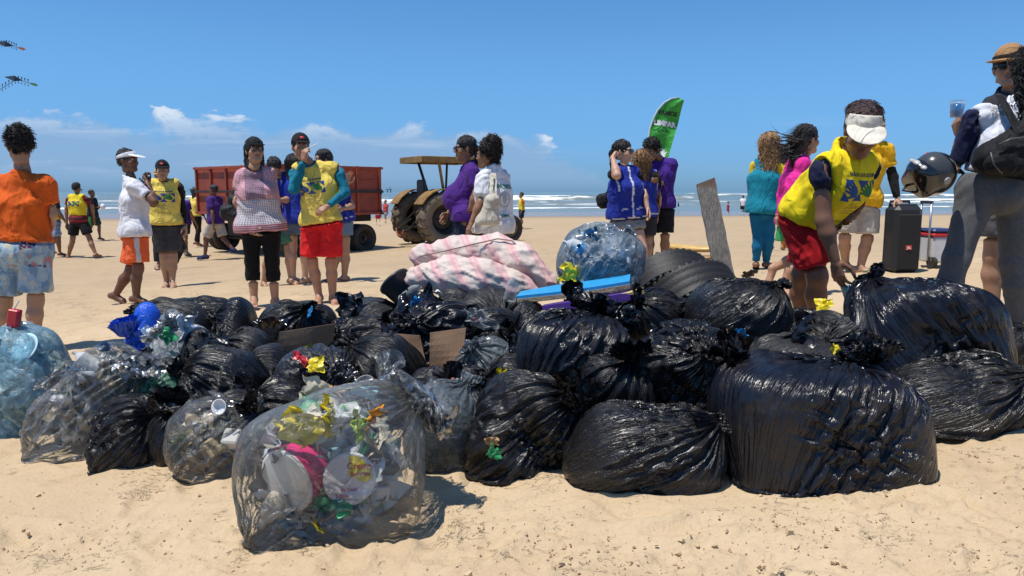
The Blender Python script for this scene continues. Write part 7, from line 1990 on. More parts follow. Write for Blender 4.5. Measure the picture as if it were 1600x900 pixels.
# ------------------------------------------------------------------ the see-through bags and what is in them
PAL = {'mixed': [(0.55, 0.56, 0.55), (0.5, 0.5, 0.48), (0.03, 0.03, 0.035), (0.30, 0.22, 0.13), (0.05, 0.14, 0.09), (0.06, 0.16, 0.34), (0.5, 0.42, 0.3), (0.12, 0.13, 0.13), (0.6, 0.6, 0.62)],
       'wood': [(0.36, 0.27, 0.16), (0.42, 0.34, 0.22), (0.5, 0.48, 0.42), (0.10, 0.09, 0.06), (0.22, 0.16, 0.09), (0.07, 0.10, 0.05), (0.55, 0.52, 0.46)],
       'front': [(0.60, 0.62, 0.60), (0.66, 0.66, 0.62), (0.16, 0.17, 0.17), (0.04, 0.30, 0.13), (0.10, 0.11, 0.12), (0.62, 0.56, 0.45), (0.20, 0.38, 0.42), (0.5, 0.52, 0.54), (0.42, 0.36, 0.25), (0.55, 0.60, 0.62)],
       'blue': [(0.50, 0.66, 0.74), (0.28, 0.55, 0.68), (0.6, 0.66, 0.7), (0.45, 0.36, 0.22), (0.3, 0.25, 0.18), (0.55, 0.6, 0.62)], 'cups': [(0.60, 0.68, 0.72), (0.5, 0.6, 0.66), (0.03, 0.16, 0.36), (0.05, 0.25, 0.48), (0.66, 0.70, 0.72)],
       'dark': [(0.04, 0.04, 0.045), (0.06, 0.06, 0.06), (0.3, 0.05, 0.04), (0.1, 0.1, 0.1), (0.25, 0.22, 0.03), (0.2, 0.2, 0.2)], 'white': [(0.62, 0.64, 0.64), (0.55, 0.56, 0.55), (0.4, 0.36, 0.28), (0.1, 0.12, 0.12), (0.05, 0.2, 0.08)]}
LITTER = plain('litter', (1, 1, 1), 0.45, var=0.2, scale=25, vcol=True)
def fill(o, c, ax, n, pal, seed, size=0.05, low=-0.9, front=-2.0, rot=0.0, core=0.74):
    """the uncountable litter packed inside a clear bag: one part of the bag"""
    rs = np.random.RandomState(seed); m = MB(); pal = PAL[pal]
    for k in range(n):
        q = rs.normal(size=3); q = q / np.linalg.norm(q) * rs.uniform(0.35, 1.0) ** 0.6
        if q[1] < front: q[1] = front + 0.4 * rs.rand()
        if q[2] < low: q[2] = low
        s = size * rs.uniform(0.5, 1.35); q = q * (1 - 0.42 * s / ax); v_ = q * ax; cr_, sr_ = math.cos(rot), math.sin(rot)
        p = c + np.array([v_[0] * cr_ + v_[2] * sr_, v_[1], -v_[0] * sr_ + v_[2] * cr_]); col = pal[rs.randint(len(pal))]; col = tuple(np.clip(np.array(col) * rs.uniform(0.75, 1.15), 0, 0.8))
        A = np.linalg.qr(rs.normal(size=(3, 3)))[0]; t = rs.choice([0, 1, 2, 3], p=[0.16, 0.16, 0.10, 0.58])
        if t == 0: m.lathe([(s * 0.30, 0), (s * 0.42, s * 0.95), (s * 0.45, s), (s * 0.40, s * 0.95), (s * 0.28, 0.003)], p, A[0], 16, col=col)
        elif t == 1: m.lathe([(s * 0.10, s * 1.6), (s * 0.10, s * 1.4), (s * 0.38, s * 1.1), (s * 0.38, 0), (0.001, 0)], p, A[0], 14, col=col)
        elif t == 2: m.box(p, (s, s * 0.7, s * rs.uniform(0.1, 0.6)), A, s * 0.05, col=col)
        else:
            g = 8; u, v = np.meshgrid(np.linspace(-1, 1, g), np.linspace(-1, 1, g), indexing='ij'); w = np.stack([u.ravel(), v.ravel(), np.zeros(g * g)], 1)
            w = w + 0.55 * np.stack([pnoise(w * 1.5 + k), pnoise(w * 1.5 + k + 9), pnoise(w * 1.7 + k + 27)], 1)
            m.add(p + (w @ A) * s * 0.75, grid_faces(g, g).tolist(), col)
    # the packed middle: a crumpled mass of film and paper
    g = 40; u_, w_ = np.meshgrid(np.linspace(0, 2 * math.pi, g, endpoint=False), np.linspace(0.05, math.pi - 0.05, 26), indexing='ij')
    dd = np.stack([np.sin(w_) * np.cos(u_), np.sin(w_) * np.sin(u_), np.cos(w_)], -1).reshape(-1, 3)
    rr = core * (1 + 0.30 * fbm(dd * 3.5 + seed, 3) + 0.12 * np.abs(fbm(dd * 9 + seed, 2)))
    pv = dd * rr[:, None] * ax * np.array([1, 0.9, 0.95]); pv[:, 1] = np.maximum(pv[:, 1], (front + 0.25) * ax[1]) + (0.25 * ax[1] if front > -1.5 else 0)
    cr_, sr_ = math.cos(rot), math.sin(rot); pv = np.stack([pv[:, 0] * cr_ + pv[:, 2] * sr_, pv[:, 1], -pv[:, 0] * sr_ + pv[:, 2] * cr_], 1); pv[:, 2] = np.maximum(pv[:, 2], low * ax[2])
    ii = np.arange(g * 26).reshape(g, 26); ff = np.stack([ii[:, :-1], ii[:, 1:], np.roll(ii, -1, 0)[:, 1:], np.roll(ii, -1, 0)[:, :-1]], -1).reshape(-1, 4)
    cidx = np.floor((fbm(dd * 4.5 + seed + 50, 2) * 2.2 + 2) * len(pal)).astype(int) % len(pal)
    b0 = len(m.v); m.v.extend([tuple(x) for x in pv + c]); m.f.extend([tuple(int(i) + b0 for i in q_) for q_ in ff]); m.c.extend([pal[i] for i in cidx])
    r = sharp(m.build('litter', LITTER, o, smooth=False, col=True), 40); r['kind'] = 'stuff'
def clearbag(cx, cy, w, h, d, label, mat, pal, n, seed, depth, size=0.05, front=-2.0, **k):
    s = d / FPX
    o = bag(cx, cy, w, h, d, label, mat, depth=depth, seed=seed, name='clear_rubbish_bag', cat='clear bag', group='see-through rubbish bags', **k)
    _, c, ax_ = BAGS[-1]; rot = k.get('rot', 0.0)
    fill(o, c, ax_ * 0.90, n, pal, seed, size, front=front, core=0.92 if front > -1 else 0.74, low=-0.66 if k.get('rest', True) else -0.9, rot=rot)
    return o
clearbag(36, 584, 122, 176, 3.5, 'pale blue see-through bag of foam plates at the far left', 'bluefilm', 'blue', 70, 501, 0.34, 0.09, knot=(-0.1, 0, 1), res=1.2, boxy=3.2, tail=0.04, neck=0.12, pull=0.03, lump=0.06)
clearbag(146, 616, 118, 222, 3.10, 'tall clear bag leaning right with light litter at its bottom', 'clear', 'mixed', 75, 512, 0.32, 0.06, knot=(0.45, 0.1, 1), res=1.2, boxy=2.6, tail=0.05, neck=0.10, pull=0.08, rot=0.50, lump=0.06, pear=0.15)
clearbag(286, 538, 130, 76, 3.65, 'milky bag with paper and a green wrapper sticking out at left', 'whitefilm', 'white', 60, 523, 0.34, 0.07, knot=(0.2, 0.2, 1), res=1.0, tail=0.05, neck=0.12)
clearbag(336, 684, 150, 124, 2.77, 'clear bag of broken wood and foam left of the front bag', 'clear', 'wood', 85, 534, 0.32, 0.055, knot=(0.75, 0.2, 0.6), res=1.2, tail=0.06, boxy=2.3, rot=0.75, lump=0.05, pull=0.15)
FB = clearbag(515, 724, 250, 218, 2.22, 'large clear bag in front showing an ice cream tub and colourful wrappers', 'clear', 'front', 260, 545, 0.34, 0.085, front=-0.45, knot=(0.25, 0.45, 0.9), res=1.7, boxy=4.2, tail=0.05, neck=0.12, pull=0.03, lump=0.08, rot=-0.22, pear=-0.10)
clearbag(696, 664, 128, 164, 2.72, 'grey translucent sack with a fold across it right of the front bag', 'grey', 'dark', 50, 556, 0.32, 0.07, knot=(-0.25, 0.2, 1), res=1.3, boxy=2.5, tail=0.05, lump=0.10, slack_u=1.2)
clearbag(760, 562, 100, 84, 3.3, 'small grey see-through bag with a white tub beside the cardboard flap', 'grey', 'white', 30, 567, 0.28, 0.06, knot=(-0.5, 0, 0.8), res=1.0, tail=0.06, rot=0.4)
clearbag(940, 404, 128, 96, 3.95, 'bulging clear bag full of empty plastic cups topping the heap', 'bottlefilm', 'cups', 120, 578, 0.40, 0.075, knot=(0.1, 0.3, 1), res=1.3, boxy=2.3, rest=False, tail=0.04, lump=0.12, pull=0.02)
clearbag(498, 576, 148, 96, 3.15, 'smoky see-through bag with red and yellow shapes inside', 'smoke', 'dark', 50, 589, 0.34, 0.07, knot=(0.2, -0.5, 0.9), res=1.2, tail=0.08, slack_u=1.2)
clearbag(108, 588, 46, 84, 3.25, 'narrow clear bag with green scraps between blue bag and tall bag', 'clear', 'front', 30, 600, 0.22, 0.05, knot=(0.2, 0, 1), res=0.8, tail=0.04)
clearbag(254, 600, 74, 62, 3.15, 'pale green see-through bag poking out left of the black bags', 'greenfilm', 'white', 20, 611, 0.24, 0.05, knot=(0.5, -0.2, 0.8), res=0.8, tail=0.05)
bag(230, 488, 58, 58, 4.10, 'bright blue plastic bag at the back left of the heap', 'bluebag', depth=0.22, knot=(0.0, 0, 1), seed=622, res=0.8, tail=0.14, slack_u=1.4, name='blue_plastic_bag', cat='plastic bag')

# things one can tell apart inside the front clear bag
fd = 2.22
def tubby():
    c = P(447, 752, 2.10); a = nrm(np.array([0.46, 0.86, 0.14]))
    r = empty('ice_cream_tub', c, 'round pink and white ice cream tub lying on its side in the front bag', 'tub')
    R0 = 0.098
    MB().lathe([(0, -0.004), (R0 * 0.94, -0.004), (R0, 0.0), (R0, 0.006)], c, a, 36).build('tub_base', plain('tub_white', (0.72, 0.69, 0.62), 0.5, var=0.12), r, smooth=False)
    MB().lathe([(R0 - 0.001, 0.006), (R0 * 1.1, 0.16)], c, a, 36).build('tub_side', plain('tub_pink', (0.66, 0.02, 0.16), 0.4, var=0.06), r, smooth=True)
    MB().lathe([(R0 * 1.03, 0.07), (R0 * 1.075, 0.115)], c, a, 36).build('tub_label', plain('tub_label', (0.55, 0.58, 0.66), 0.4), r, smooth=True)
    MB().lathe([(R0 * 1.1, 0.155), (R0 * 1.15, 0.157), (R0 * 1.15, 0.17), (0, 0.17)], c, a, 36).build('tub_rim', plain('tub_white', (0.72, 0.69, 0.62), 0.5, var=0.12), r)
tubby()
def lid():
    c = P(546, 748, 2.09); n = nrm(np.array([0.12, -0.95, 0.25])); x = nrm(np.cross(Zv, n)) * -1; x = nrm(np.cross(n, Zv)) ; x = x if x[0] > 0 else -x; y = np.cross(n, x) * (1 if np.cross(n, x)[2] > 0 else -1)
    r = empty('tub_lid', c, 'white round tub lid with a yellow and red print inside the front bag', 'lid')
    MB().lathe([(0, 0.004), (0.072, 0.004), (0.077, 0.0), (0.077, -0.012), (0, -0.010)], c, n, 36).build('lid_disc', plain('lid_white', (0.74, 0.70, 0.70), 0.4, var=0.18, scale=30), r)
    def flat(pts, m, off, nm='print'): mesh_obj(nm, [c + x * a + y * b + n * off for a, b in pts], [tuple(range(len(pts)))], m, r, smooth=False)
    flat([(0.0, 0.068), (0.030, 0.064), (0.062, 0.030), (0.066, 0.0), (0.045, -0.012), (-0.005, 0.010)], FM['yellow'], 0.006)
    for txt, sz, ox, oy, m in (('Creme', 0.026, 0.030, 0.028, FM['red']), ('Sorvete', 0.018, 0.032, 0.008, FM['red']), ('de Coco', 0.014, 0.0, -0.035, plain('lid_pink', (0.5, 0.08, 0.2), 0.5)), ('2 litros', 0.013, -0.02, -0.052, plain('lid_pink', (0.5, 0.08, 0.2), 0.5))):
        vs, fs = text_poly(txt, sz, ox, oy, bold=0.0006)
        mesh_obj('lettering', [c + x * a + y * b + n * 0.008 for a, b in vs], fs, m, r, smooth=False)
lid()
film_scrap('yellow plastic packet crumpled at the upper left inside the front bag', 468, 668, 2.075, 66, FM['yellow'], 3, 'plastic_packet', 'packet', group=None)
film_scrap('lime and yellow snack wrapper near the top of the front bag', 560, 664, 2.085, 44, FM['lime'], 5, 'snack_wrapper', 'wrapper', group=None)
film_scrap('orange wrapper at the top right of the front bag', 582, 652, 2.09, 42, FM['orange'], 8, 'snack_wrapper', 'wrapper', group=None)
film_scrap('yellow wrapper spread under the top folds of the front bag', 512, 650, 2.085, 66, FM['yellow'], 9, 'plastic_packet', 'packet', group=None)
film_scrap('green bottle wrapper below the printed lid in the front bag', 528, 780, 2.09, 66, FM['green'], 12, 'snack_wrapper', 'wrapper', group=None)
film_scrap('small yellow strip at the bottom of the front bag', 497, 822, 2.06, 26, FM['yellow'], 14, 'yellow_strip', 'wrapper', group=None)
film_scrap('cream paper sack edge sticking out of the top of the front bag', 492, 622, 2.35, 60, FM['cream'], 31, 'paper_sack', 'paper', group=None)
film_scrap('crumpled brown paper standing at the top of the front bag', 520, 612, 2.38, 40, FM['brown'], 37, 'paper_sack', 'paper', group=None)
o = MB().box(P(570, 612, 2.36), (0.085, 0.022, 0.034), np.stack([nrm([0.9, 0.1, -0.35]), nrm([0.1, 1, 0.1]), nrm([0.33, -0.1, 0.93])]), 0.003).build('medicine_box', plain('box_blue_white', (0.35, 0.62, 0.72), 0.4), None); tag(o, 'light blue and white carton on top of the front bag', 'carton')
film_scrap('clear film rim folded over at the top right of the front bag', 625, 620, 2.38, 62, BM['clear'], 41)
# in the other bags
def plate(label, px, py, d, r_, n, m):
    c = P(px, py, d); o = MB().lathe([(0, 0.0), (r_ * 0.62, 0.0), (r_ * 0.75, 0.012), (r_, 0.020), (r_, 0.024), (r_ * 0.74, 0.016), (r_ * 0.6, 0.005), (0, 0.005)], c, n, 32).build('foam_plate', m, None, smooth=True, loc=c); return tag(o, label, 'plate')
plate('large white foam plate in the pale blue bag', 27, 606, 3.38, 0.095, (0.15, -1, 0.15), FM['white'])
plate('white foam plate leaning at the right inside the pale blue bag', 62, 622, 3.38, 0.065, (0.5, -0.9, 0.1), FM['white'])
plate('pale blue tinted plate at the top of the pale blue bag', 44, 545, 3.42, 0.07, (-0.2, -0.8, 0.5), plain('foam_blue', (0.45, 0.68, 0.78), 0.6))
plate('round white lid near the top of the clear bag of wood', 347, 636, 2.70, 0.03, (-0.2, -1, 0.3), FM['white'])
def block(name, label, px, py, d, s, mat, cat, ax=None, bev=0.006):
    c = P(px, py, d); A = np.linalg.qr(np.random.RandomState(int(px)).normal(size=(3, 3)))[0] if ax is None else ax
    o = MB().box(c, s, A, bev).build(name, mat, None, loc=c); return tag(o, label, cat)
block('wooden_block', 'pale wooden block inside the clear bag of scraps', 330, 700, 2.64, (0.065, 0.05, 0.05), plain('pale_wood', (0.45, 0.36, 0.22), 0.8, bump=0.004), 'wood')
block('foam_block', 'grey foam piece behind the wooden block in the clear bag', 362, 686, 2.66, (0.07, 0.05, 0.06), plain('foam', (0.5, 0.48, 0.44), 0.8), 'foam')
block('white_tub', 'white plastic tub at the bottom of the small grey bag', 782, 576, 3.17, (0.10, 0.06, 0.075), FM['white'], 'tub', np.stack([nrm([1, 0.1, 0.25]), nrm([-.1, 1, 0]), nrm([-0.25, 0, 1])]), 0.02)
for (px, py, dd, lab, n) in ((968, 402, 3.78, 'clear cup rim facing out at the right of the cup bag', (0.5, -0.8, 0.1)), (932, 392, 3.76, 'clear cup lying in the middle of the cup bag', (-0.1, -0.95, 0.2)), (908, 408, 3.80, 'pale cup mouth at the left of the cup bag', (-0.5, -0.8, 0.2)), (950, 376, 3.84, 'white cup base near the top of the cup bag', (0.1, -0.6, 0.7)), (925, 430, 3.76, 'blue tinted cup low in the cup bag', (-0.2, -0.9, 0.0))):
    cup('plastic_cup', lab, P(px, py, dd) - nrm(n) * 0.07, n, 0.026, 0.037, 0.085, CLEAR if 'blue' not in lab else BLUEC, None, group='cups inside the clear cup bag')
film_scrap('yellow wrapper inside the left of the cup bag', 890, 428, 3.78, 34, FM['yellow'], 51, 'snack_wrapper', 'wrapper', group=None)
film_scrap('red wrapper seen through the smoky bag', 470, 560, 3.0, 30, FM['red'], 53, 'snack_wrapper', 'wrapper', group=None)
film_scrap('yellow wrapper seen through the smoky bag', 492, 570, 3.0, 28, FM['yellow'], 55, 'snack_wrapper', 'wrapper', group=None)
film_scrap('white paper sheet lying on the milky bag', 292, 512, 3.5, 46, FM['white'], 57, 'paper_sheet', 'paper', group=None)
film_scrap('green and gold wrapper at the edge of the milky bag', 262, 526, 3.5, 22, FM['green'], 59, 'snack_wrapper', 'wrapper', group=None)

# ------------------------------------------------------------------ sack, boards, tyres, plank, boxes
def sack():
    d = 4.25
    r = empty('striped_sack', P(750, 430, d), 'long pink and white striped cloth sack folded over on top of the heap', 'sack')
    t = NT('striped_ticking')
    v = t.tc.outputs['Object']
    sx = t.node('ShaderNodeSeparateXYZ'); t.l.new(v, sx.inputs[0])
    ph = t.math('ADD', t.math('MULTIPLY', sx.outputs[0], 52.0), t.math('MULTIPLY', sx.outputs[2], 30.0))
    st = t.math('SINE', ph); n = t.noise(6, 3, 0.5); st2 = t.math('SINE', t.math('ADD', t.math('MULTIPLY', sx.outputs[0], 190.0), t.math('MULTIPLY', sx.outputs[2], 110.0)))
    c = t.mix(t.math('MULTIPLY', t.ramp(st, -0.2, 0.6), t.ramp(st2, -0.5, 0.3, 0.45, 1.0)), (0.60, 0.50, 0.44, 1), (0.62, 0.33, 0.34, 1))
    c = t.mix(t.ramp(n, 0.4, 0.75, 0, 0.4), c, (0.52, 0.40, 0.32, 1))
    m = t.fin(c, 0.9, t.bump(n, 0.03, 0.8, t.bump(t.noise(30, 3), 0.006)))
    def roll(pts, rads, seed, name):
        S = Solid()
        P3 = [P(*p) for p in pts]
        for i in range(len(P3) - 1): S.cone(P3[i], P3[i + 1], rads[i], rads[i + 1], k=0.05)
        v_, f_ = S.mesh(0.011); n_ = vnormals(v_, f_)
        q = v_ * np.array([5, 5, 9.0])
        wv = np.stack([q[:, 2] * 0.6, 0 * q[:, 0], q[:, 0] * 0.5], 1); v_ = v_ + n_ * (0.013 * fbm(q + seed, 3) + 0.011 * np.clip(1 - np.abs(pnoise(q * 1.4 + wv + seed + 5)) * 3.5, 0, 1) + 0.006 * np.clip(1 - np.abs(pnoise(q * 3.0 + wv * 2 + seed + 8)) * 3.5, 0, 1))[:, None]
        return mesh_obj(name, v_, f_, m, r)
    roll([(662, 403, d + 0.10), (720, 396, d + 0.12), (775, 392, d + 0.10), (812, 410, d + 0.02), (856, 442, d - 0.06)], [0.075, 0.085, 0.092, 0.092, 0.055], 3, 'upper_fold')
    roll([(652, 432, d - 0.02), (700, 432, d - 0.08), (756, 436, d - 0.12), (800, 448, d - 0.14), (838, 462, d - 0.16)], [0.060, 0.105, 0.110, 0.085, 0.040], 13, 'lower_fold')
    MB().tube([P(x, y, d - 0.02) for x, y in ((812, 384), (828, 402), (838, 412), (846, 410), (836, 418))], 0.004, 6).build('drawstring', plain('string', (0.30, 0.2, 0.1), 0.9), r, smooth=True)
    MB().tube([P(x, y, d + 0.0) for x, y in ((655, 401), (700, 391), (742, 381), (778, 373), (800, 376), (830, 405))], 0.004, 6).build('seam', plain('seam_brown', (0.25, 0.18, 0.12), 0.9), r, smooth=True)
sack()
def bodyboard(name, label, tip, tail, d0, d1, wid, th, deckc, slick, tilt, raily=None):
    a, b = P(*tip, d0), P(*tail, d1); ex = nrm(b - a); L = np.linalg.norm(b - a)
    ez = nrm(np.array(tilt) - ex * np.dot(tilt, ex)); ey = np.cross(ez, ex)
    r = empty(name, (a + b) / 2, label, 'bodyboard')
    n = 14; prof = []
    for k in range(n):
        t = k / (n - 1); w = wid / 2 * (0.55 + 0.45 * math.sin(min(1, t * 1.6) * math.pi / 2)) * (1 - 0.12 * max(0, t - 0.75) * 4)
        prof.append((t, w))
    def slab(z0, z1, inset):
        V = []; F = []
        for t, w in prof:
            c = a + ex * L * t
            for (y, z) in ((-1, z0), (1, z0), (1, z1), (-1, z1)): V.append(c + ey * (w - inset) * y + ez * z)
        for k in range(n - 1):
            for q in range(4): F.append((k * 4 + q, k * 4 + (q + 1) % 4, k * 4 + 4 + (q + 1) % 4, k * 4 + 4 + q)[::-1])
        F += [(0, 1, 2, 3), (n * 4 - 1, n * 4 - 2, n * 4 - 3, n * 4 - 4)]
        return MB().add(V, F)
    slab(0.0, th * 0.55, 0.0).build('core', raily, r); slab(th * 0.55, th, 0.004).build('deck', deckc, r); slab(-0.004, -0.001, 0.006).build('slick', slick, r)
    return r
bodyboard('bodyboard', 'bright blue bodyboard with worn foam edge leaning under the cup bag', (812, 469), (986, 444), 3.72, 3.62, 0.27, 0.034, plain('board_blue', (0.02, 0.30, 0.60), 0.5, var=0.2, scale=20), FM['cream'], (-0.06, -0.03, 1.0), plain('old_foam', (0.44, 0.33, 0.18), 0.85, var=0.4, bump=0.004))
bodyboard('bodyboard', 'purple bodyboard lying under the blue one', (850, 488), (1000, 464), 3.50, 3.46, 0.26, 0.034, plain('board_purple', (0.07, 0.02, 0.20), 0.5), plain('slick_lilac', (0.32, 0.16, 0.50), 0.4), (-0.05, 0.10, 1.0), plain('board_purple', (0.07, 0.02, 0.20), 0.5))
o = MB().box((P(905, 486, 3.36) + P(1006, 454, 3.36)) / 2, (np.linalg.norm(P(905, 486, 3.36) - P(1006, 454, 3.36)), 0.018, 0.034), (lambda e: np.stack([e, np.array([0, 1.0, 0]), np.cross(e, [0, 1.0, 0])]))(nrm(P(1006, 454, 3.36) - P(905, 486, 3.36))), 0.005).build('wooden_strip', plain('raw_wood', (0.60, 0.42, 0.18), 0.75, var=0.2, scale=14, bump=0.003), None); tag(o, 'narrow yellow wooden strip lying across the purple bodyboard', 'wood')
def tyre(label, c, axis, rad, wid, name='car_tyre', worn=0.0, seed=0):
    a = nrm(axis); w = wid / 2
    r = empty(name, c, label, 'tyre', 'old car tyres on the heap')
    prof = [(rad * 0.60, -w * 0.80), (rad * 0.64, -w * 0.88), (rad * 0.80, -w * 1.0), (rad * 0.92, -w * 0.95), (rad * 0.985, -w * 0.80)]
    for k in range(4):
        z = -w * 0.72 + k * w * 0.48
        prof += [(rad, z - w * 0.10 + (0 if k else 0.0)), (rad, z + w * 0.16 if k < 3 else z + w * 0.10)]
        if k < 3: prof += [(rad * 0.982, z + w * 0.20), (rad * 0.982, z + w * 0.29)]
    prof += [(rad * 0.985, w * 0.84), (rad * 0.92, w * 0.95), (rad * 0.80, w), (rad * 0.64, w * 0.88), (rad * 0.60, w * 0.80), (rad * 0.63, w * 0.70), (rad * 0.90, w * 0.6), (rad * 0.90, -w * 0.6), (rad * 0.63, -w * 0.70)]
    m = plain('tyre_rubber', (0.015, 0.015, 0.017), 0.55, var=0.3, scale=10, bump=0.002, spec=0.35)
    sharp(MB().lathe(prof, c, a, 72, ring=True).build('tyre_casing', m, r), 30)
    e1 = nrm(np.cross(a, Zv + 0.1)); e2 = np.cross(a, e1)
    for sd in (-1, 1):
        for k in range(44):
            th = 2 * math.pi * k / 44; rd = e1 * math.cos(th) + e2 * math.sin(th); tg = np.cross(a, rd)
            MB().box(c + rd * rad * 0.975 + a * w * 0.86 * sd, (0.020, 0.026, 0.010), np.stack([nrm(tg), a, rd]), 0.003).build('tread_block', m, r)
tyre('worn black car tyre lying rearmost behind the clear cup bag', P(1048, 464, 4.45), (-0.18, 0.82, 0.54), 0.30, 0.21)
tyre('black car tyre with smooth grooves leaning in front of the other tyre', P(1082, 482, 4.0), (-0.30, 0.72, 0.62), 0.285, 0.20)
def plank():
    a, b = P(1133, 436, 4.35), P(1102, 283, 4.45); ex = nrm(b - a); L = np.linalg.norm(b - a)
    n = 14; V = []; F = []; x0 = np.array([1, 0, 0.0]); xw = nrm(x0 - ex * np.dot(x0, ex)); y = np.cross(ex, xw)
    w0, w1, th = 0.055, 0.056, 0.012
    for k in range(n):
        t = k / (n - 1); c = a + ex * L * t; w = w0 + (w1 - w0) * t
        for (u, q) in ((-1, -1), (1, -1), (1, 1), (-1, 1)): V.append(c + xw * w * u + y * th * q + xw * 0.002 * math.sin(k * 2.1 + u) + (ex * 0.010 * u if k == n - 1 else 0))
    for k in range(n - 1):
        for q in range(4): F.append((k * 4 + q, k * 4 + (q + 1) % 4, k * 4 + 4 + (q + 1) % 4, k * 4 + 4 + q))
    F += [(3, 2, 1, 0), (n * 4 - 4, n * 4 - 3, n * 4 - 2, n * 4 - 1)]
    t = NT('weathered_wood'); g = t.noise(14, 6, 0.65, stretch=(9, 9, 0.7)); g2 = t.noise(5, 3)
    c = t.mix(t.ramp(g, 0.3, 0.7), (0.15, 0.13, 0.11, 1), (0.30, 0.265, 0.22, 1)); c = t.mix(t.ramp(g2, 0.5, 0.75, 0, 0.5), c, (0.40, 0.35, 0.28, 1))
    sz = t.node('ShaderNodeSeparateXYZ'); t.l.new(t.tc.outputs['Object'], sz.inputs[0]); c = t.mix(t.ramp(sz.outputs[2], 0.24, 0.27, 0, 0.75), c, (0.17, 0.085, 0.05, 1))
    o = mesh_obj('wooden_plank', V, F, t.fin(c, 0.9, t.bump(g, 0.006)), smooth=False); tag(o, 'weathered grey wooden plank standing upright at the back of the heap', 'plank')
plank()
def bucket():
    c = P(636, 462, 4.28); a = nrm(np.array([-0.55, 0.3, 0.55]))
    r = empty('plastic_bucket', c, 'dark grey plastic bucket tipped over at the left end of the striped sack', 'bucket')
    MB().lathe([(0, 0), (0.075, 0), (0.095, 0.17), (0.102, 0.172), (0.102, 0.185), (0.092, 0.185), (0.072, 0.01), (0, 0.01)], c - a * 0.06, a, 28).build('bucket_wall', plain('grey_plastic', (0.035, 0.037, 0.042), 0.4), r, smooth=True)
bucket()
CARD = None
def carton():
    global CARD
    t = NT('cardboard'); n = t.noise(7, 4); sx = t.node('ShaderNodeSeparateXYZ'); t.l.new(t.tc.outputs['Object'], sx.inputs[0])
    fl = t.math('SINE', t.math('MULTIPLY', sx.outputs[0], 700.0))
    CARD = t.fin(t.mix(t.ramp(n, 0.35, 0.7), (0.235, 0.135, 0.075, 1), (0.29, 0.175, 0.105, 1)), 0.85, t.bump(fl, 0.0006, 0.5, t.bump(n, 0.006)))
    r = empty('cardboard_box', P(560, 560, 3.6), 'torn brown cardboard box with open flaps in the middle of the heap', 'cardboard box')
    def panel(q, d, nm='flap', th=0.005):
        pts = [P(x, y, d + dd) for x, y, dd in q]; n = 6; V = []; F = []
        for i in range(n + 1):
            for k in range(n + 1):
                u, v = i / n, k / n
                p = pts[0] * (1 - u) * (1 - v) + pts[1] * u * (1 - v) + pts[2] * u * v + pts[3] * (1 - u) * v
                p = p + np.array([0, -0.010 * math.sin(u * 3.1) * math.sin(v * 2.8 + u), 0.004 * math.sin(u * 9) * v]); V.append(p)
        m = len(V); f = grid_faces(n + 1, n + 1).tolist()
        V2 = V + [p + np.array([0, th, 0]) for p in V]
        F = [tuple(q_) for q_ in f] + [tuple(i + m for i in q_)[::-1] for q_ in f]
        ed = [i * (n + 1) for i in range(n + 1)] + [n * (n + 1) + k for k in range(1, n + 1)] + [i * (n + 1) + n for i in range(n - 1, -1, -1)] + [k for k in range(n - 1, 0, -1)]
        for i in range(len(ed)): a_, b_ = ed[i], ed[(i + 1) % len(ed)]; F.append((a_, b_, b_ + m, a_ + m))
        mesh_obj(nm, V2, F, CARD, r, smooth=False)
    panel([(430, 588, 0), (436, 519, 0), (524, 506, 0.12), (515, 570, 0.12)], 3.52, 'box_side')
    panel([(612, 586, 0), (613, 521, 0), (656, 525, 0), (668, 577, -0.02)], 3.42, 'flap')
    panel([(671, 577, 0), (672, 520, 0), (728, 513, 0), (722, 575, -0.05)], 3.38, 'flap')
carton()
film_scrap('bright yellow plastic cap on the black bag beside the grey bag', 789, 597, 2.92, 42, FM['yellow'], 71, 'yellow_wrapper', 'wrapper', group=None)
film_scrap('yellow cloth scrap at the feet of the bending woman', 1286, 478, 3.42, 28, FM['yellow'], 73, 'yellow_wrapper', 'wrapper', group=None)
film_scrap('clear plastic packet with a red spot left of the bodyboards', 750, 498, 3.42, 42, CLEAR, 75, 'clear_packet', 'packet', group=None)
film_scrap('red label inside the clear packet', 745, 500, 3.44, 16, FM['red'], 76, 'red_label', 'label', group=None)
film_scrap('green leaf printed scrap on the sand at the foot of the folded bag', 772, 708, 2.42, 24, FM['green'], 77, 'snack_wrapper', 'wrapper', group=None)
film_scrap('brown scrap on the sand beside the grey sack', 768, 690, 2.44, 22, FM['brown'], 79, 'paper_scrap', 'paper', group=None)
film_scrap('blue wrapper caught on the crinkled bag behind the box', 650, 472, 3.72, 18, FM['blue'], 81, 'snack_wrapper', 'wrapper', group=None)
film_scrap('white scrap below the grey bucket', 690, 462, 4.0, 26, FM['white'], 85)
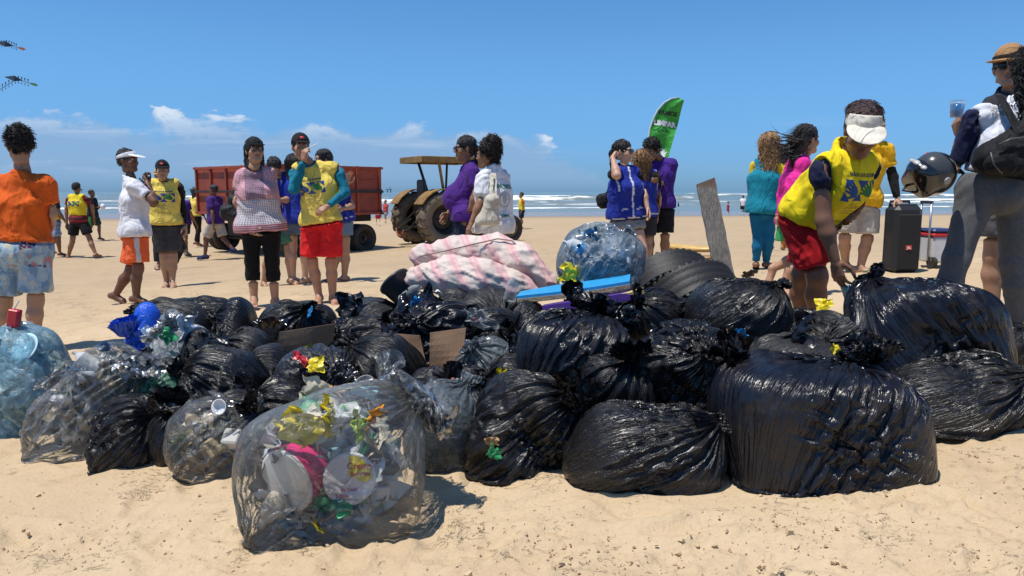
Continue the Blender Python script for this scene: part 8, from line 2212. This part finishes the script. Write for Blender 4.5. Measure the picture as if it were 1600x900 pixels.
film_scrap('blue scrap on the black bag at the back left', 484, 488, 4.0, 18, FM['blue'], 86, 'snack_wrapper', 'wrapper', group=None)
film_scrap('flapping black film standing up in front of the wedged bag', 1250, 540, 2.85, 80, BM['gloss'], 88)
film_scrap('yellow scrap peeking over the huge foreground bag', 1306, 546, 2.72, 16, FM['yellow'], 89, 'snack_wrapper', 'wrapper', group=None)
film_scrap('blue and cream snack tube wedged in the centre of the heap', 1160, 520, 3.02, 18, FM['blue'], 90, 'snack_wrapper', 'wrapper', group=None)
film_scrap('torn black film lying on the sand beside the plank', 1170, 428, 4.6, 22, BM['black'], 92)
CLB = 'loose clear bottles on the heap'
bottle('clear plastic bottle lying on the bags right of the grey bucket', P(628, 470, 3.95), (0.6, -0.3, 0.5), 0.032, 0.15, CLEAR, None, CLB)
bottle('crushed clear bottle standing at the end of the striped sack', P(796, 470, 3.9), (0.2, -0.1, 1), 0.034, 0.13, CLEAR, None, CLB)
cup('plastic_cup', 'clear domed cup lid on the black bag behind the front bag', P(573, 606, 2.75), (-0.1, -0.6, 0.7), 0.030, 0.036, 0.03, CLEAR)
cup('plastic_cup', 'clear cup lying on the purple bodyboard', P(908, 480, 3.33), (0.9, -0.4, 0.15), 0.026, 0.034, 0.07, CLEAR)
bo = [q for q in BAGS if q[0]['label'].startswith('pale blue')][0]; bv = np.array([v.co[:] for v in bo[0].data.vertices]) + bo[1]; bx_ = P(27, 494, 3.5)[0]; bv = bv[np.abs(bv[:, 0] - bx_) < 0.03]; bt = bv[bv[:, 2].argmax()]
c = np.array([bx_, bt[1], bt[2] + 0.040]); r = empty('juice_carton', c, 'small red and white drink carton on top of the pale blue bag', 'carton')
MB().box(c, (0.045, 0.04, 0.085), np.stack([nrm([0.95, 0.1, -0.2]), np.array([0, 1.0, 0]), nrm([0.2, 0, 0.95])]), 0.004).build('carton_body', plain('carton_red', (0.55, 0.03, 0.04), 0.4), r); MB().tube([c + np.array([0, 0, 0.04]), c + np.array([0.03, 0, 0.085])], 0.003, 6).build('straw', FM['white'], r)
